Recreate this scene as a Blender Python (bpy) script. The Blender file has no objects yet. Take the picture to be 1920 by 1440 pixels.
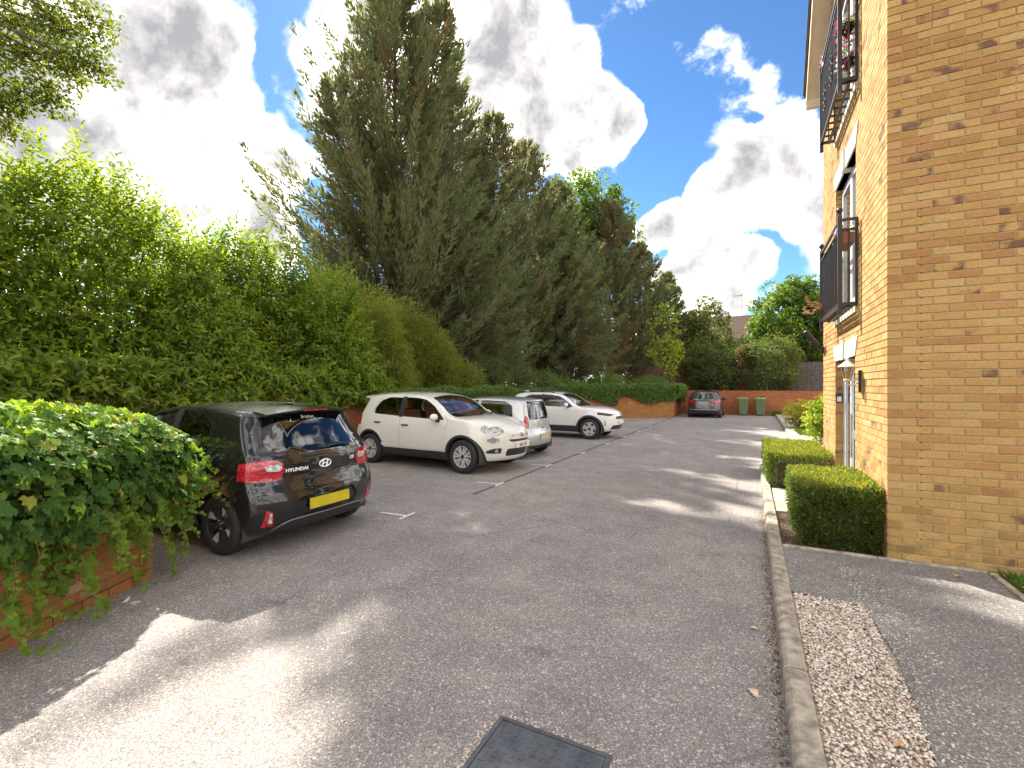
import bpy, bmesh, math, random
import numpy as np
from mathutils import Vector, Matrix, noise as mnoise
from mathutils.bvhtree import BVHTree
random.seed(7)
RNG = np.random.default_rng(7)
SC = bpy.context.scene
COL = SC.collection

# ---------------------------------------------------------------- camera
CAM_H = 1.73
YAW = math.atan(448/880)                # the camera looks to the left of the road axis (+Y)
cam = bpy.data.objects.new('camera', bpy.data.cameras.new('camera'))
COL.objects.link(cam)
cam.location = (0, 0, CAM_H)
cam.rotation_euler = (math.pi/2, 0, YAW)
cam.data.sensor_width = 36
cam.data.lens = 36*880/1920
cam.data.shift_y = 4/1920
cam.data.clip_start = 0.05
cam.data.clip_end = 3000
SC.camera = cam

# ---------------------------------------------------------------- sun, sky, exposure
SUN_EL, SUN_AZ = math.radians(43.0), math.radians(-45.5)   # azimuth measured from +Y towards +X
SUN_DIR = Vector((math.sin(SUN_AZ)*math.cos(SUN_EL), math.cos(SUN_AZ)*math.cos(SUN_EL), math.sin(SUN_EL)))
sun = bpy.data.objects.new('sun', bpy.data.lights.new('sun', 'SUN'))
COL.objects.link(sun)
sun.data.energy = 2.0
sun.data.angle = math.radians(0.6)
sun.data.color = (1.0, 0.93, 0.82)
sun.rotation_euler = (-SUN_DIR).to_track_quat('-Z', 'Y').to_euler()
SC.view_settings.view_transform = 'Standard'
SC.view_settings.look = 'None'
SC.view_settings.gamma = 1
SC.view_settings.exposure = 2.80
SC.cycles.max_bounces = 9; SC.cycles.diffuse_bounces = 6; SC.cycles.glossy_bounces = 3; SC.cycles.caustics_reflective = False; SC.cycles.caustics_refractive = False
SC.cycles.transparent_max_bounces = 12
SC.cycles.use_denoising = True

def pixdir(px, py):
    u, v = (px-960)/880, (724-py)/880
    c, s = math.cos(YAW), math.sin(YAW)
    return Vector((-s+u*c, c+u*s, v)).normalized()

class NT:
    """small helper round a node tree"""
    def __init__(self, tree):
        self.t = tree; self.n = tree.nodes; self.l = tree.links
    def new(self, typ, ins=None, **kw):
        nd = self.n.new(typ)
        for k, v in kw.items(): setattr(nd, k, v)
        for k, v in (ins or {}).items(): self.set(nd, k, v)
        return nd
    def set(self, nd, key, v):
        sock = nd.inputs[key]
        if isinstance(v, bpy.types.NodeSocket): self.l.new(v, sock)
        elif isinstance(v, bpy.types.Node): self.l.new(v.outputs[0], sock)
        else: sock.default_value = v
    def math(self, op, a, b=None, c=None, clamp=False):
        nd = self.n.new('ShaderNodeMath'); nd.operation = op; nd.use_clamp = clamp
        self.set(nd, 0, a)
        if b is not None: self.set(nd, 1, b)
        if c is not None: self.set(nd, 2, c)
        return nd.outputs[0]
    def ramp(self, fac, stops, interp='LINEAR'):
        nd = self.n.new('ShaderNodeValToRGB'); nd.color_ramp.interpolation = interp
        el = nd.color_ramp.elements
        while len(el) < len(stops): el.new(0.5)
        for e, (p, c) in zip(el, stops):
            e.position = p; e.color = (c[0], c[1], c[2], 1) if hasattr(c, '__len__') else (c, c, c, 1)
        self.set(nd, 0, fac)
        return nd.outputs[0]
    def mix(self, fac, a, b, mode='MIX'):
        nd = self.n.new('ShaderNodeMix'); nd.data_type = 'RGBA'; nd.blend_type = mode
        self.set(nd, 0, fac)
        for k, v in ((6, a), (7, b)):
            if isinstance(v, (tuple, list)) and len(v) == 3: v = (*v, 1)
            self.set(nd, k, v)
        return nd.outputs[2]
    def noise(self, vec, scale, detail=4, rough=0.55, dist=0.0, out=0):
        nd = self.new('ShaderNodeTexNoise', {'Scale': scale, 'Detail': detail, 'Roughness': rough, 'Distortion': dist})
        if vec is not None: self.set(nd, 'Vector', vec)
        return nd.outputs[out]
    def mrange(self, v, a, b, c=0.0, d=1.0, interp='SMOOTHSTEP'):
        nd = self.n.new('ShaderNodeMapRange'); nd.interpolation_type = interp
        for k, x in zip((0, 1, 2, 3, 4), (v, a, b, c, d)): self.set(nd, k, x)
        return nd.outputs[0]

world = bpy.data.worlds.new('World'); SC.world = world
world.use_nodes = True
w = NT(world.node_tree); w.n.clear()
SKY_STRENGTH = 0.125
sky = w.new('ShaderNodeTexSky', sky_type='NISHITA', sun_disc=False)
sky.sun_elevation = SUN_EL; sky.sun_rotation = SUN_AZ
sky.altitude = 300; sky.air_density = 1.0; sky.dust_density = 0.1; sky.ozone_density = 5.0
tc = w.new('ShaderNodeTexCoord')
d = tc.outputs['Generated']
# cumulus clouds: banks standing in given directions of the sky, broken up by fractal noise, with added cloud outside the view
BANKS = [(330,100,130),(200,150,160),(400,225,95),(475,320,95),(300,320,100),(90,230,170),(490,425,75),(60,400,150),(240,10,120),(220,430,110),
         (640,120,75),(720,110,120),(860,70,120),(960,80,115),(1030,170,105),(1110,230,80),(1150,225,55),(1005,260,75),(1085,290,45),(690,30,80),(850,210,120),
         (1500,300,85),(1425,345,85),(1340,375,65),(1262,412,48),(1222,432,38),(1560,340,110),(1700,360,170),(1330,500,72),(1405,488,52),(1290,540,58),(1360,560,50),
         (1900,300,160)]
warp = w.noise(d, 5.0, 3, 0.5, out=1)
wv = w.new('ShaderNodeVectorMath', {0: warp, 1: (0.5, 0.5, 0.5)}, operation='SUBTRACT')
wv2 = w.new('ShaderNodeVectorMath', {0: wv.outputs[0], 'Scale': 0.10}, operation='SCALE')
dw = w.new('ShaderNodeVectorMath', {0: d, 1: wv2.outputs[0]}, operation='ADD').outputs[0]
dn = w.new('ShaderNodeVectorMath', {0: dw}, operation='NORMALIZE').outputs[0]
acc = None
for (px, py, r) in BANKS:
    c0 = pixdir(px, py)
    ang = math.acos(max(-1, min(1, c0.dot(pixdir(px, py+r)))))
    dt = w.new('ShaderNodeVectorMath', {0: dn, 1: tuple(c0)}, operation='DOT_PRODUCT').outputs['Value']
    m = w.mrange(dt, math.cos(ang*1.45), math.cos(ang*0.15))
    acc = m if acc is None else w.math('SMOOTH_MAX', acc, m, 0.25)
n1 = w.noise(d, 3.2, 2, 0.5)
n2 = w.noise(d, 7.0, 8, 0.60, 0.2)
sepd = w.new('ShaderNodeSeparateXYZ', {0: d})
fill_cloud = w.math('MULTIPLY', w.mrange(n1, 0.36, 0.56), 0.95)           # added broken cloud outside the view, its cover raised for fill light
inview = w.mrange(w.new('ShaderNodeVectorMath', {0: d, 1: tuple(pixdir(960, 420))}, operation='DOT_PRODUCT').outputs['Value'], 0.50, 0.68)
fill_cloud = w.math('MULTIPLY', fill_cloud, w.math('SUBTRACT', 1.0, inview))
dens = w.math('ADD', w.math('ADD', acc, fill_cloud), w.math('MULTIPLY', w.math('SUBTRACT', n2, 0.5), 2.1))
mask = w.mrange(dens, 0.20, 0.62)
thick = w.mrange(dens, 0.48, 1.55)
n3 = w.noise(w.new('ShaderNodeVectorMath', {0: d, 1: tuple(SUN_DIR*0.04)}, operation='ADD').outputs[0], 7.0, 5, 0.60, 0.2)
relief = w.math('MULTIPLY', w.math('SUBTRACT', n2, n3), 2.4)
back = w.mrange(w.new('ShaderNodeVectorMath', {0: d, 1: tuple(SUN_DIR)}, operation='DOT_PRODUCT').outputs['Value'], -0.3, 0.6, 0.45, 1.0)   # clouds away from the sun made paler, for more fill light
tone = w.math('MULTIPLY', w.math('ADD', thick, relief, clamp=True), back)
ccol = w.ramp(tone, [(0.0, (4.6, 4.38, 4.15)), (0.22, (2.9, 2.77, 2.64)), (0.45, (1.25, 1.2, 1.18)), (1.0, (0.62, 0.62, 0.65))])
skyg = w.new('ShaderNodeGamma', {0: sky.outputs[0], 1: 1.25}).outputs[0]
skyc = w.mix(1.0, skyg, (0.128, 0.148, 0.142), 'MULTIPLY')
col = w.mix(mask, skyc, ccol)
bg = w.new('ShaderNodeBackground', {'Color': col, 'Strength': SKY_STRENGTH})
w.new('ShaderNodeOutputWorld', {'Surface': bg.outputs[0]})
world.cycles.sampling_method = 'MANUAL'; world.cycles.sample_map_resolution = 512

# ---------------------------------------------------------------- object helpers
def link(o, parent=None):
    COL.objects.link(o)
    if parent is not None: o.parent = parent
    return o
def tag(o, label=None, cat=None, group=None, kind=None):
    if label: o['label'] = label
    if cat: o['category'] = cat
    if group: o['group'] = group
    if kind: o['kind'] = kind
    return o
def thing(name, label, cat, loc=(0, 0, 0), rz=0.0, group=None):
    o = bpy.data.objects.new(name, None); o.empty_display_size = 0.2
    link(o); o.location = loc; o.rotation_euler = (0, 0, rz)
    return tag(o, label, cat, group)
def wparent(parent):
    return Vector(parent.location) + (wparent(parent.parent) if parent.parent else Vector()) if parent is not None else Vector()
def mesh_from(name, V, F, mat, smooth=False):
    me = bpy.data.meshes.new(name)
    me.from_pydata([tuple(v) for v in V], [], [tuple(f) for f in F])
    if mat is not None: me.materials.append(mat)
    if smooth: me.polygons.foreach_set('use_smooth', [True]*len(me.polygons))
    me.update()
    return me
def obj(name, V, F, mat, parent=None, smooth=False, sharp=None):
    """one mesh object; V in world coordinates when the parent only carries a translation"""
    off = wparent(parent)
    me = mesh_from(name, [Vector(v)-off for v in V], F, mat, smooth)
    if sharp is not None: me.set_sharp_from_angle(angle=math.radians(sharp))
    return link(bpy.data.objects.new(name, me), parent)
def lobj(name, V, F, mat, parent=None, smooth=False, sharp=None):
    """the same, V in the parent's own coordinates"""
    me = mesh_from(name, V, F, mat, smooth)
    if sharp is not None: me.set_sharp_from_angle(angle=math.radians(sharp))
    return link(bpy.data.objects.new(name, me), parent)
def big_mesh(name, V, F, mat, parent=None, smooth=False, rnd=None):
    """many alike faces: V (n,3), F (m,k) numpy arrays; rnd one value for each vertex"""
    off = np.array(wparent(parent))
    me = bpy.data.meshes.new(name)
    V = np.asarray(V, np.float32)-off.astype(np.float32); F = np.asarray(F, np.int32); k = F.shape[1]
    me.vertices.add(len(V)); me.vertices.foreach_set('co', V.ravel())
    me.loops.add(F.size); me.loops.foreach_set('vertex_index', F.ravel())
    me.polygons.add(len(F)); me.polygons.foreach_set('loop_start', np.arange(0, F.size, k, dtype=np.int32))
    me.polygons.foreach_set('use_smooth', np.full(len(F), smooth, bool))
    if rnd is not None:
        a = me.attributes.new('rnd', 'FLOAT', 'POINT'); a.data.foreach_set('value', np.asarray(rnd, np.float32))
    me.materials.append(mat)
    me.update(calc_edges=True)
    return link(bpy.data.objects.new(name, me), parent)

class MB:
    """collects boxes, bars, tubes, lathes into one mesh"""
    def __init__(self): self.V = []; self.F = []
    def add(self, V, F):
        o = len(self.V); self.V += [Vector(v) for v in V]; self.F += [tuple(i+o for i in f) for f in F]; return self
    def box(self, x0, x1, y0, y1, z0, z1):
        return self.add([(x0,y0,z0),(x1,y0,z0),(x1,y1,z0),(x0,y1,z0),(x0,y0,z1),(x1,y0,z1),(x1,y1,z1),(x0,y1,z1)],
                        [(0,3,2,1),(4,5,6,7),(0,1,5,4),(1,2,6,5),(2,3,7,6),(3,0,4,7)])
    def bbox(self, x0, x1, y0, y1, z0, z1, b):
        """box with bevelled edges"""
        bm = bmesh.new(); bmesh.ops.create_cube(bm, size=1)
        for v in bm.verts: v.co = Vector(((x0+x1)/2+v.co.x*(x1-x0), (y0+y1)/2+v.co.y*(y1-y0), (z0+z1)/2+v.co.z*(z1-z0)))
        bmesh.ops.bevel(bm, geom=bm.edges[:], offset=b, segments=2, affect='EDGES', profile=0.5)
        bm.verts.index_update()
        self.add([v.co.copy() for v in bm.verts], [[v.index for v in f.verts] for f in bm.faces]); bm.free(); return self
    def prism(self, pts, axis, a, b):
        """polygon pts in the plane across axis, extruded from a to b"""
        def P(p, t):
            return {'x': (t, p[0], p[1]), 'y': (p[0], t, p[1]), 'z': (p[0], p[1], t)}[axis]
        n = len(pts)
        V = [P(p, a) for p in pts]+[P(p, b) for p in pts]
        F = [tuple(range(n))[::-1], tuple(range(n, 2*n))]+[(i, (i+1) % n, n+(i+1) % n, n+i) for i in range(n)]
        return self.add(V, F)
    def tube(self, pts, r, n=8, cap=True):
        pts = [Vector(p) for p in pts]; rs = r if hasattr(r, '__len__') else [r]*len(pts)
        V = []; F = []; up = None
        for i, p in enumerate(pts):
            t = (pts[min(i+1, len(pts)-1)]-pts[max(i-1, 0)]).normalized()
            if up is None: up = t.orthogonal().normalized()
            a = (up-t*up.dot(t))
            a = a.normalized() if a.length > 1e-6 else t.orthogonal().normalized()
            up = a; b = t.cross(a)
            for k in range(n):
                an = 2*math.pi*k/n; V.append(p+(a*math.cos(an)+b*math.sin(an))*rs[i])
        for i in range(len(pts)-1):
            for k in range(n): F.append((i*n+k, i*n+(k+1) % n, (i+1)*n+(k+1) % n, (i+1)*n+k))
        if cap: F += [tuple(range(n))[::-1], tuple(range((len(pts)-1)*n, len(pts)*n))]
        return self.add(V, F)
    def lathe(self, prof, c=(0, 0, 0), axis='z', n=24):
        """prof: list of (radius, height)"""
        V = []; F = []; c = Vector(c)
        for (r, h) in prof:
            for k in range(n):
                a = 2*math.pi*k/n; q = (r*math.cos(a), r*math.sin(a), h)
                if axis == 'y': q = (q[0], q[2], q[1])
                if axis == 'x': q = (q[2], q[0], q[1])
                V.append(c+Vector(q))
        for i in range(len(prof)-1):
            for k in range(n): F.append((i*n+k, i*n+(k+1) % n, (i+1)*n+(k+1) % n, (i+1)*n+k))
        return self.add(V, F)
    def build(self, name, mat, parent=None, smooth=False, sharp=None, local=False):
        return (lobj if local else obj)(name, self.V, self.F, mat, parent, smooth, sharp)

def text_mesh(name, s, size, mat, parent, M, ext=0.0015, align='CENTER', bold=0.0, sx=1.0):
    cu = bpy.data.curves.new('lettering', 'FONT'); cu.body = s; cu.size = size; cu.extrude = ext; cu.offset = bold
    cu.align_x = align; cu.align_y = 'CENTER'; cu.resolution_u = 3
    o = bpy.data.objects.new('lettering', cu); COL.objects.link(o)
    bpy.context.view_layer.update()
    me = bpy.data.meshes.new_from_object(o.evaluated_get(bpy.context.evaluated_depsgraph_get()))
    bpy.data.objects.remove(o); bpy.data.curves.remove(cu)
    me.transform(M @ Matrix.Diagonal((sx, 1, 1, 1))); me.materials.clear(); me.materials.append(mat)
    return link(bpy.data.objects.new(name, me), parent)
# ---------------------------------------------------------------- materials (all procedural)
def new_mat(name):
    m = bpy.data.materials.new(name); m.use_nodes = True
    t = NT(m.node_tree); t.n.clear()
    out = t.new('ShaderNodeOutputMaterial')
    return m, t, out
def simple(name, col, rough=0.5, metal=0.0, var=0.0, vscale=8.0, bump=0.0, bscale=60.0, spec=0.5, coat=0.0):
    m, t, out = new_mat(name)
    p = t.new('ShaderNodeBsdfPrincipled', {'Roughness': rough, 'Metallic': metal, 'Specular IOR Level': spec, 'Coat Weight': coat, 'Coat Roughness': 0.03})
    tc = t.new('ShaderNodeTexCoord').outputs['Object']
    if var:
        n = t.noise(tc, vscale, 5, 0.6)
        t.set(p, 'Base Color', t.mix(t.mrange(n, 0.3, 0.7), tuple(c*(1-var) for c in col), tuple(min(1, c*(1+var)) for c in col)))
        t.set(p, 'Roughness', t.mrange(n, 0.2, 0.8, max(0, rough-0.08), min(1, rough+0.1)))
    else: p.inputs['Base Color'].default_value = (*col, 1)
    if bump:
        b = t.new('ShaderNodeBump', {'Strength': bump, 'Distance': 0.01, 'Height': t.noise(tc, bscale, 4, 0.6)})
        t.set(p, 'Normal', b.outputs[0])
    t.l.new(p.outputs[0], out.inputs[0])
    return m
def brick_mat(name, stops, per_object, blotch=(0.16, 0.085, 0.065), blotch_cut=0.91, rough=0.9, moss=None):
    m, t, out = new_mat(name)
    if per_object: rnd = t.new('ShaderNodeObjectInfo').outputs['Random']
    else: rnd = t.new('ShaderNodeAttribute', attribute_name='rnd').outputs['Fac']
    pos = t.new('ShaderNodeNewGeometry').outputs['Position']
    base = t.ramp(rnd, stops)
    big = t.noise(pos, 0.9, 3, 0.5); fine = t.noise(pos, 45, 5, 0.7); mid = t.noise(pos, 14, 3, 0.6)
    col = t.mix(t.mrange(mid, 0.3, 0.7, 0, 0.4), base, t.mix(0.5, base, (0.55, 0.30, 0.13), 'MIX'))
    col = t.mix(t.mrange(big, 0.3, 0.7), t.mix(1.0, col, (0.86, 0.84, 0.80), 'MULTIPLY'), col)
    # fire marks on some bricks
    r2 = t.math('FRACT', t.math('MULTIPLY', rnd, 37.7))
    fm = t.math('MULTIPLY', t.mrange(r2, blotch_cut, blotch_cut+0.03), t.mrange(t.noise(pos, 7.5, 2, 0.5), 0.44, 0.62))
    col = t.mix(t.math('MULTIPLY', fm, 0.9), col, blotch)
    col = t.mix(t.mrange(fine, 0.25, 0.75), t.mix(1.0, col, (0.78, 0.76, 0.74), 'MULTIPLY'), t.mix(1.0, col, (1.1, 1.1, 1.1), 'MULTIPLY'))
    if moss:
        z = t.new('ShaderNodeSeparateXYZ', {0: pos}).outputs[2]
        mm = t.math('MULTIPLY', t.mrange(z, moss, 0.0), t.mrange(t.noise(pos, 5, 6, 0.75), 0.40, 0.62))
        col = t.mix(t.math('MULTIPLY', mm, 0.7), col, (0.20, 0.155, 0.05))
    p = t.new('ShaderNodeBsdfPrincipled', {'Base Color': col, 'Roughness': rough, 'Specular IOR Level': 0.2})
    b = t.new('ShaderNodeBump', {'Strength': 0.5, 'Distance': 0.004, 'Height': t.noise(pos, 160, 4, 0.7)})
    t.set(p, 'Normal', b.outputs[0]); t.l.new(p.outputs[0], out.inputs[0])
    return m
BUFF = [(0.0, (0.40, 0.235, 0.085)), (0.2, (0.54, 0.35, 0.135)), (0.45, (0.49, 0.305, 0.11)), (0.7, (0.57, 0.385, 0.165)), (0.85, (0.52, 0.305, 0.13)), (1.0, (0.40, 0.21, 0.085))]
RED = [(0.0, (0.33, 0.10, 0.045)), (0.3, (0.42, 0.14, 0.06)), (0.6, (0.38, 0.125, 0.06)), (0.85, (0.45, 0.18, 0.08)), (1.0, (0.29, 0.095, 0.055))]
ORG = [(0.0, (0.36, 0.13, 0.04)), (0.3, (0.45, 0.17, 0.055)), (0.6, (0.40, 0.16, 0.05)), (0.85, (0.47, 0.21, 0.075)), (1.0, (0.33, 0.12, 0.045))]
M = {}
M['buff1'] = brick_mat('buff_brick', BUFF, True, moss=1.0)
M['buff2'] = brick_mat('buff_brick_joined', BUFF, False, moss=1.0)
M['red2'] = brick_mat('red_brick_joined', RED, False, blotch_cut=0.93, moss=0.5)
M['org1'] = brick_mat('orange_brick', ORG, True, blotch=(0.42, 0.30, 0.20), blotch_cut=0.86, moss=1.5)
M['org2'] = brick_mat('orange_brick_joined', ORG, False, blotch=(0.42, 0.30, 0.20), blotch_cut=0.86, moss=1.5)
M['mortar'] = simple('mortar', (0.44, 0.32, 0.165), 0.95, var=0.15, vscale=12, bump=0.5, bscale=150)
M['mortar_red'] = simple('mortar_grey', (0.30, 0.17, 0.09), 0.95, var=0.2, vscale=10, bump=0.5, bscale=150)
M['stone'] = simple('cast_stone', (0.74, 0.69, 0.58), 0.8, var=0.08, vscale=14, bump=0.15, bscale=90)
M['upvc'] = simple('white_plastic', (0.72, 0.74, 0.76), 0.28, var=0.03)
M['bluegrey'] = simple('grey_blue_plastic', (0.22, 0.29, 0.36), 0.3, var=0.05)
M['cream'] = simple('cream_paint', (0.66, 0.60, 0.48), 0.5, var=0.06, vscale=5)
M['tile'] = simple('roof_tile', (0.12, 0.075, 0.055), 0.85, var=0.25, vscale=9, bump=0.4)
M['black_metal'] = simple('black_metal', (0.022, 0.022, 0.026), 0.38, var=0.25, vscale=20)
M['kerb'] = simple('kerb_concrete', (0.36, 0.31, 0.245), 0.92, var=0.42, vscale=11, bump=0.8, bscale=90)
M['slab'] = simple('paving_slab', (0.42, 0.36, 0.27), 0.9, var=0.16, vscale=6, bump=0.3, bscale=120)
M['soil'] = simple('soil', (0.085, 0.055, 0.035), 1.0, var=0.45, vscale=18, bump=1.0, bscale=50)
M['wood'] = simple('fence_wood', (0.16, 0.085, 0.055), 0.9, var=0.35, vscale=4, bump=0.4, bscale=40)
M['wood_grey'] = simple('fence_wood_grey', (0.13, 0.105, 0.10), 0.9, var=0.3, vscale=4, bump=0.4, bscale=40)
M['bark'] = simple('bark', (0.095, 0.065, 0.048), 0.95, var=0.4, vscale=10, bump=1.0, bscale=30)
M['stem'] = simple('ivy_stem', (0.24, 0.12, 0.065), 0.8, var=0.3, vscale=20)
M['white_line'] = simple('road_paint', (0.70, 0.69, 0.66), 0.7, var=0.18, vscale=30)
M['bin'] = simple('green_bin_plastic', (0.12, 0.175, 0.085), 0.5, var=0.1, vscale=6)
M['bin_lid'] = simple('green_lid_plastic', (0.17, 0.25, 0.10), 0.45, var=0.1, vscale=6)
M['rubber'] = simple('tyre_rubber', (0.022, 0.021, 0.022), 0.75, var=0.25, vscale=25, bump=0.2)
M['plastic'] = simple('black_plastic', (0.026, 0.026, 0.029), 0.5, var=0.15, vscale=30)
M['trim'] = simple('interior_trim', (0.05, 0.048, 0.05), 0.7)
M['seat'] = simple('seat_cloth', (0.06, 0.055, 0.06), 0.9, var=0.2, vscale=40)
M['seat_red'] = simple('seat_red_cloth', (0.48, 0.12, 0.10), 0.85, var=0.2, vscale=40)
M['chrome'] = simple('chrome', (0.8, 0.8, 0.8), 0.12, metal=1.0)
M['alloy'] = simple('alloy_silver', (0.66, 0.65, 0.65), 0.3, metal=0.35)
M['alloy_dark'] = simple('alloy_black', (0.03, 0.03, 0.034), 0.3, spec=0.6)
M['grey_moulding'] = simple('grey_moulding', (0.13, 0.13, 0.14), 0.4)
M['white_letter'] = simple('silver_lettering', (0.85, 0.86, 0.88), 0.3)
M['black_letter'] = simple('black_lettering', (0.02, 0.02, 0.02), 0.5)
M['plate_white'] = simple('plate_white', (0.75, 0.72, 0.66), 0.4)
M['plate_yellow'] = simple('plate_yellow', (0.52, 0.42, 0.012), 0.45, var=0.12, vscale=5)
M['plate_blank'] = simple('plate_faded', (0.52, 0.43, 0.30), 0.5, var=0.06, vscale=5)
M['plate_grey'] = simple('plate_grey', (0.30, 0.25, 0.25), 0.5)
M['gravel_base'] = simple('gravel_bed', (0.42, 0.34, 0.26), 1.0, var=0.3, vscale=40)
M['lead'] = simple('black_iron', (0.075, 0.080, 0.092), 0.55, var=0.3, vscale=14)
M['terracotta'] = simple('terracotta', (0.30, 0.15, 0.09), 0.8, var=0.2, vscale=14)
M['petal_pink'] = simple('pink_petals', (0.75, 0.035, 0.22), 0.6, var=0.3, vscale=18)
M['petal_yellow'] = simple('yellow_petals', (0.8, 0.55, 0.06), 0.6)
M['petal_white'] = simple('white_petals', (0.75, 0.7, 0.74), 0.6)
M['petal_orange'] = simple('orange_leaves', (0.48, 0.27, 0.11), 0.7, var=0.3, vscale=20)
M['bulb'] = simple('amber_bulb', (0.75, 0.38, 0.08), 0.3)
M['house_wall'] = simple('house_render', (0.62, 0.60, 0.56), 0.9)
M['dry_leaf'] = simple('dry_leaf', (0.42, 0.25, 0.12), 0.8, var=0.4, vscale=30)
M['wrapper'] = simple('yellow_green_wrapper', (0.45, 0.55, 0.05), 0.35, var=0.4, vscale=16)

def glass_mat(name, tint, refl=1.0, rough=0.02):
    m, t, out = new_mat(name)
    tr = t.new('ShaderNodeBsdfTransparent', {'Color': (*tint, 1)})
    gl = t.new('ShaderNodeBsdfGlossy', {'Color': (1, 1, 1, 1), 'Roughness': rough})
    fr = t.new('ShaderNodeFresnel', {'IOR': 1.55})
    f = t.math('MULTIPLY', fr.outputs[0], refl, clamp=True)
    mx = t.new('ShaderNodeMixShader'); t.set(mx, 0, f); t.l.new(tr.outputs[0], mx.inputs[1]); t.l.new(gl.outputs[0], mx.inputs[2])
    t.l.new(mx.outputs[0], out.inputs[0]); return m
M['glass'] = glass_mat('car_glass', (0.84, 0.87, 0.84), 1.4)
M['glass_dark'] = glass_mat('privacy_glass', (0.16, 0.16, 0.17), 1.5)
M['glass_clear'] = glass_mat('lamp_glass', (0.9, 0.9, 0.88), 1.3)
M['window_glass'] = glass_mat('window_glass', (0.55, 0.62, 0.64), 3.0)
def lamp_mat(name, col, rough=0.12):
    m, t, out = new_mat(name)
    p = t.new('ShaderNodeBsdfPrincipled', {'Base Color': (*col, 1), 'Roughness': rough, 'Coat Weight': 1.0, 'Coat Roughness': 0.03})
    tc = t.new('ShaderNodeTexCoord').outputs['Object']
    n = t.new('ShaderNodeTexVoronoi', {'Vector': tc, 'Scale': 28.0}).outputs[0]
    t.set(p, 'Base Color', t.mix(t.mrange(n, 0.0, 0.7), tuple(min(1, c*1.35) for c in col), tuple(c*0.6 for c in col)))
    t.l.new(p.outputs[0], out.inputs[0]); return m
M['red_lamp'] = lamp_mat('red_lens', (0.55, 0.012, 0.03))
M['clear_lamp'] = lamp_mat('clear_lens', (0.62, 0.63, 0.62))
M['head_lamp'] = simple('head_lamp_lens', (0.34, 0.34, 0.35), 0.12, metal=0.3, coat=1.0)
def paint(name, col, metal=0.0, rough=0.25, dust=0.06):
    m, t, out = new_mat(name)
    g = t.new('ShaderNodeNewGeometry')
    n = t.noise(g.outputs['Position'], 3.0, 6, 0.65)
    base = t.mix(t.mrange(n, 0.35, 0.75, 0, dust), col, (0.35, 0.31, 0.26))
    base = t.mix(g.outputs['Backfacing'], base, (0.045, 0.043, 0.045))      # the inside of the shell is trimmed in dark cloth
    p = t.new('ShaderNodeBsdfPrincipled', {'Base Color': base, 'Metallic': metal, 'Roughness': rough, 'Specular IOR Level': 0.15, 'Coat Weight': 1.0, 'Coat Roughness': 0.025, 'Coat IOR': 1.55})
    t.set(p, 'Coat Roughness', t.mrange(n, 0.3, 0.8, 0.02, 0.09))
    t.l.new(p.outputs[0], out.inputs[0]); return m
M['paint_black'] = paint('black_car_paint', (0.008, 0.008, 0.010), 0.0, 0.3, 0.015)
M['paint_white'] = paint('cream_white_car_paint', (0.72, 0.71, 0.64), 0.0, 0.3)
M['paint_white2'] = paint('white_car_paint', (0.74, 0.74, 0.74), 0.0, 0.3)
M['paint_silver'] = paint('silver_car_paint', (0.52, 0.53, 0.53), 0.55, 0.32)
M['paint_grey'] = paint('dark_grey_car_paint', (0.055, 0.05, 0.055), 0.4, 0.3)

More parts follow.
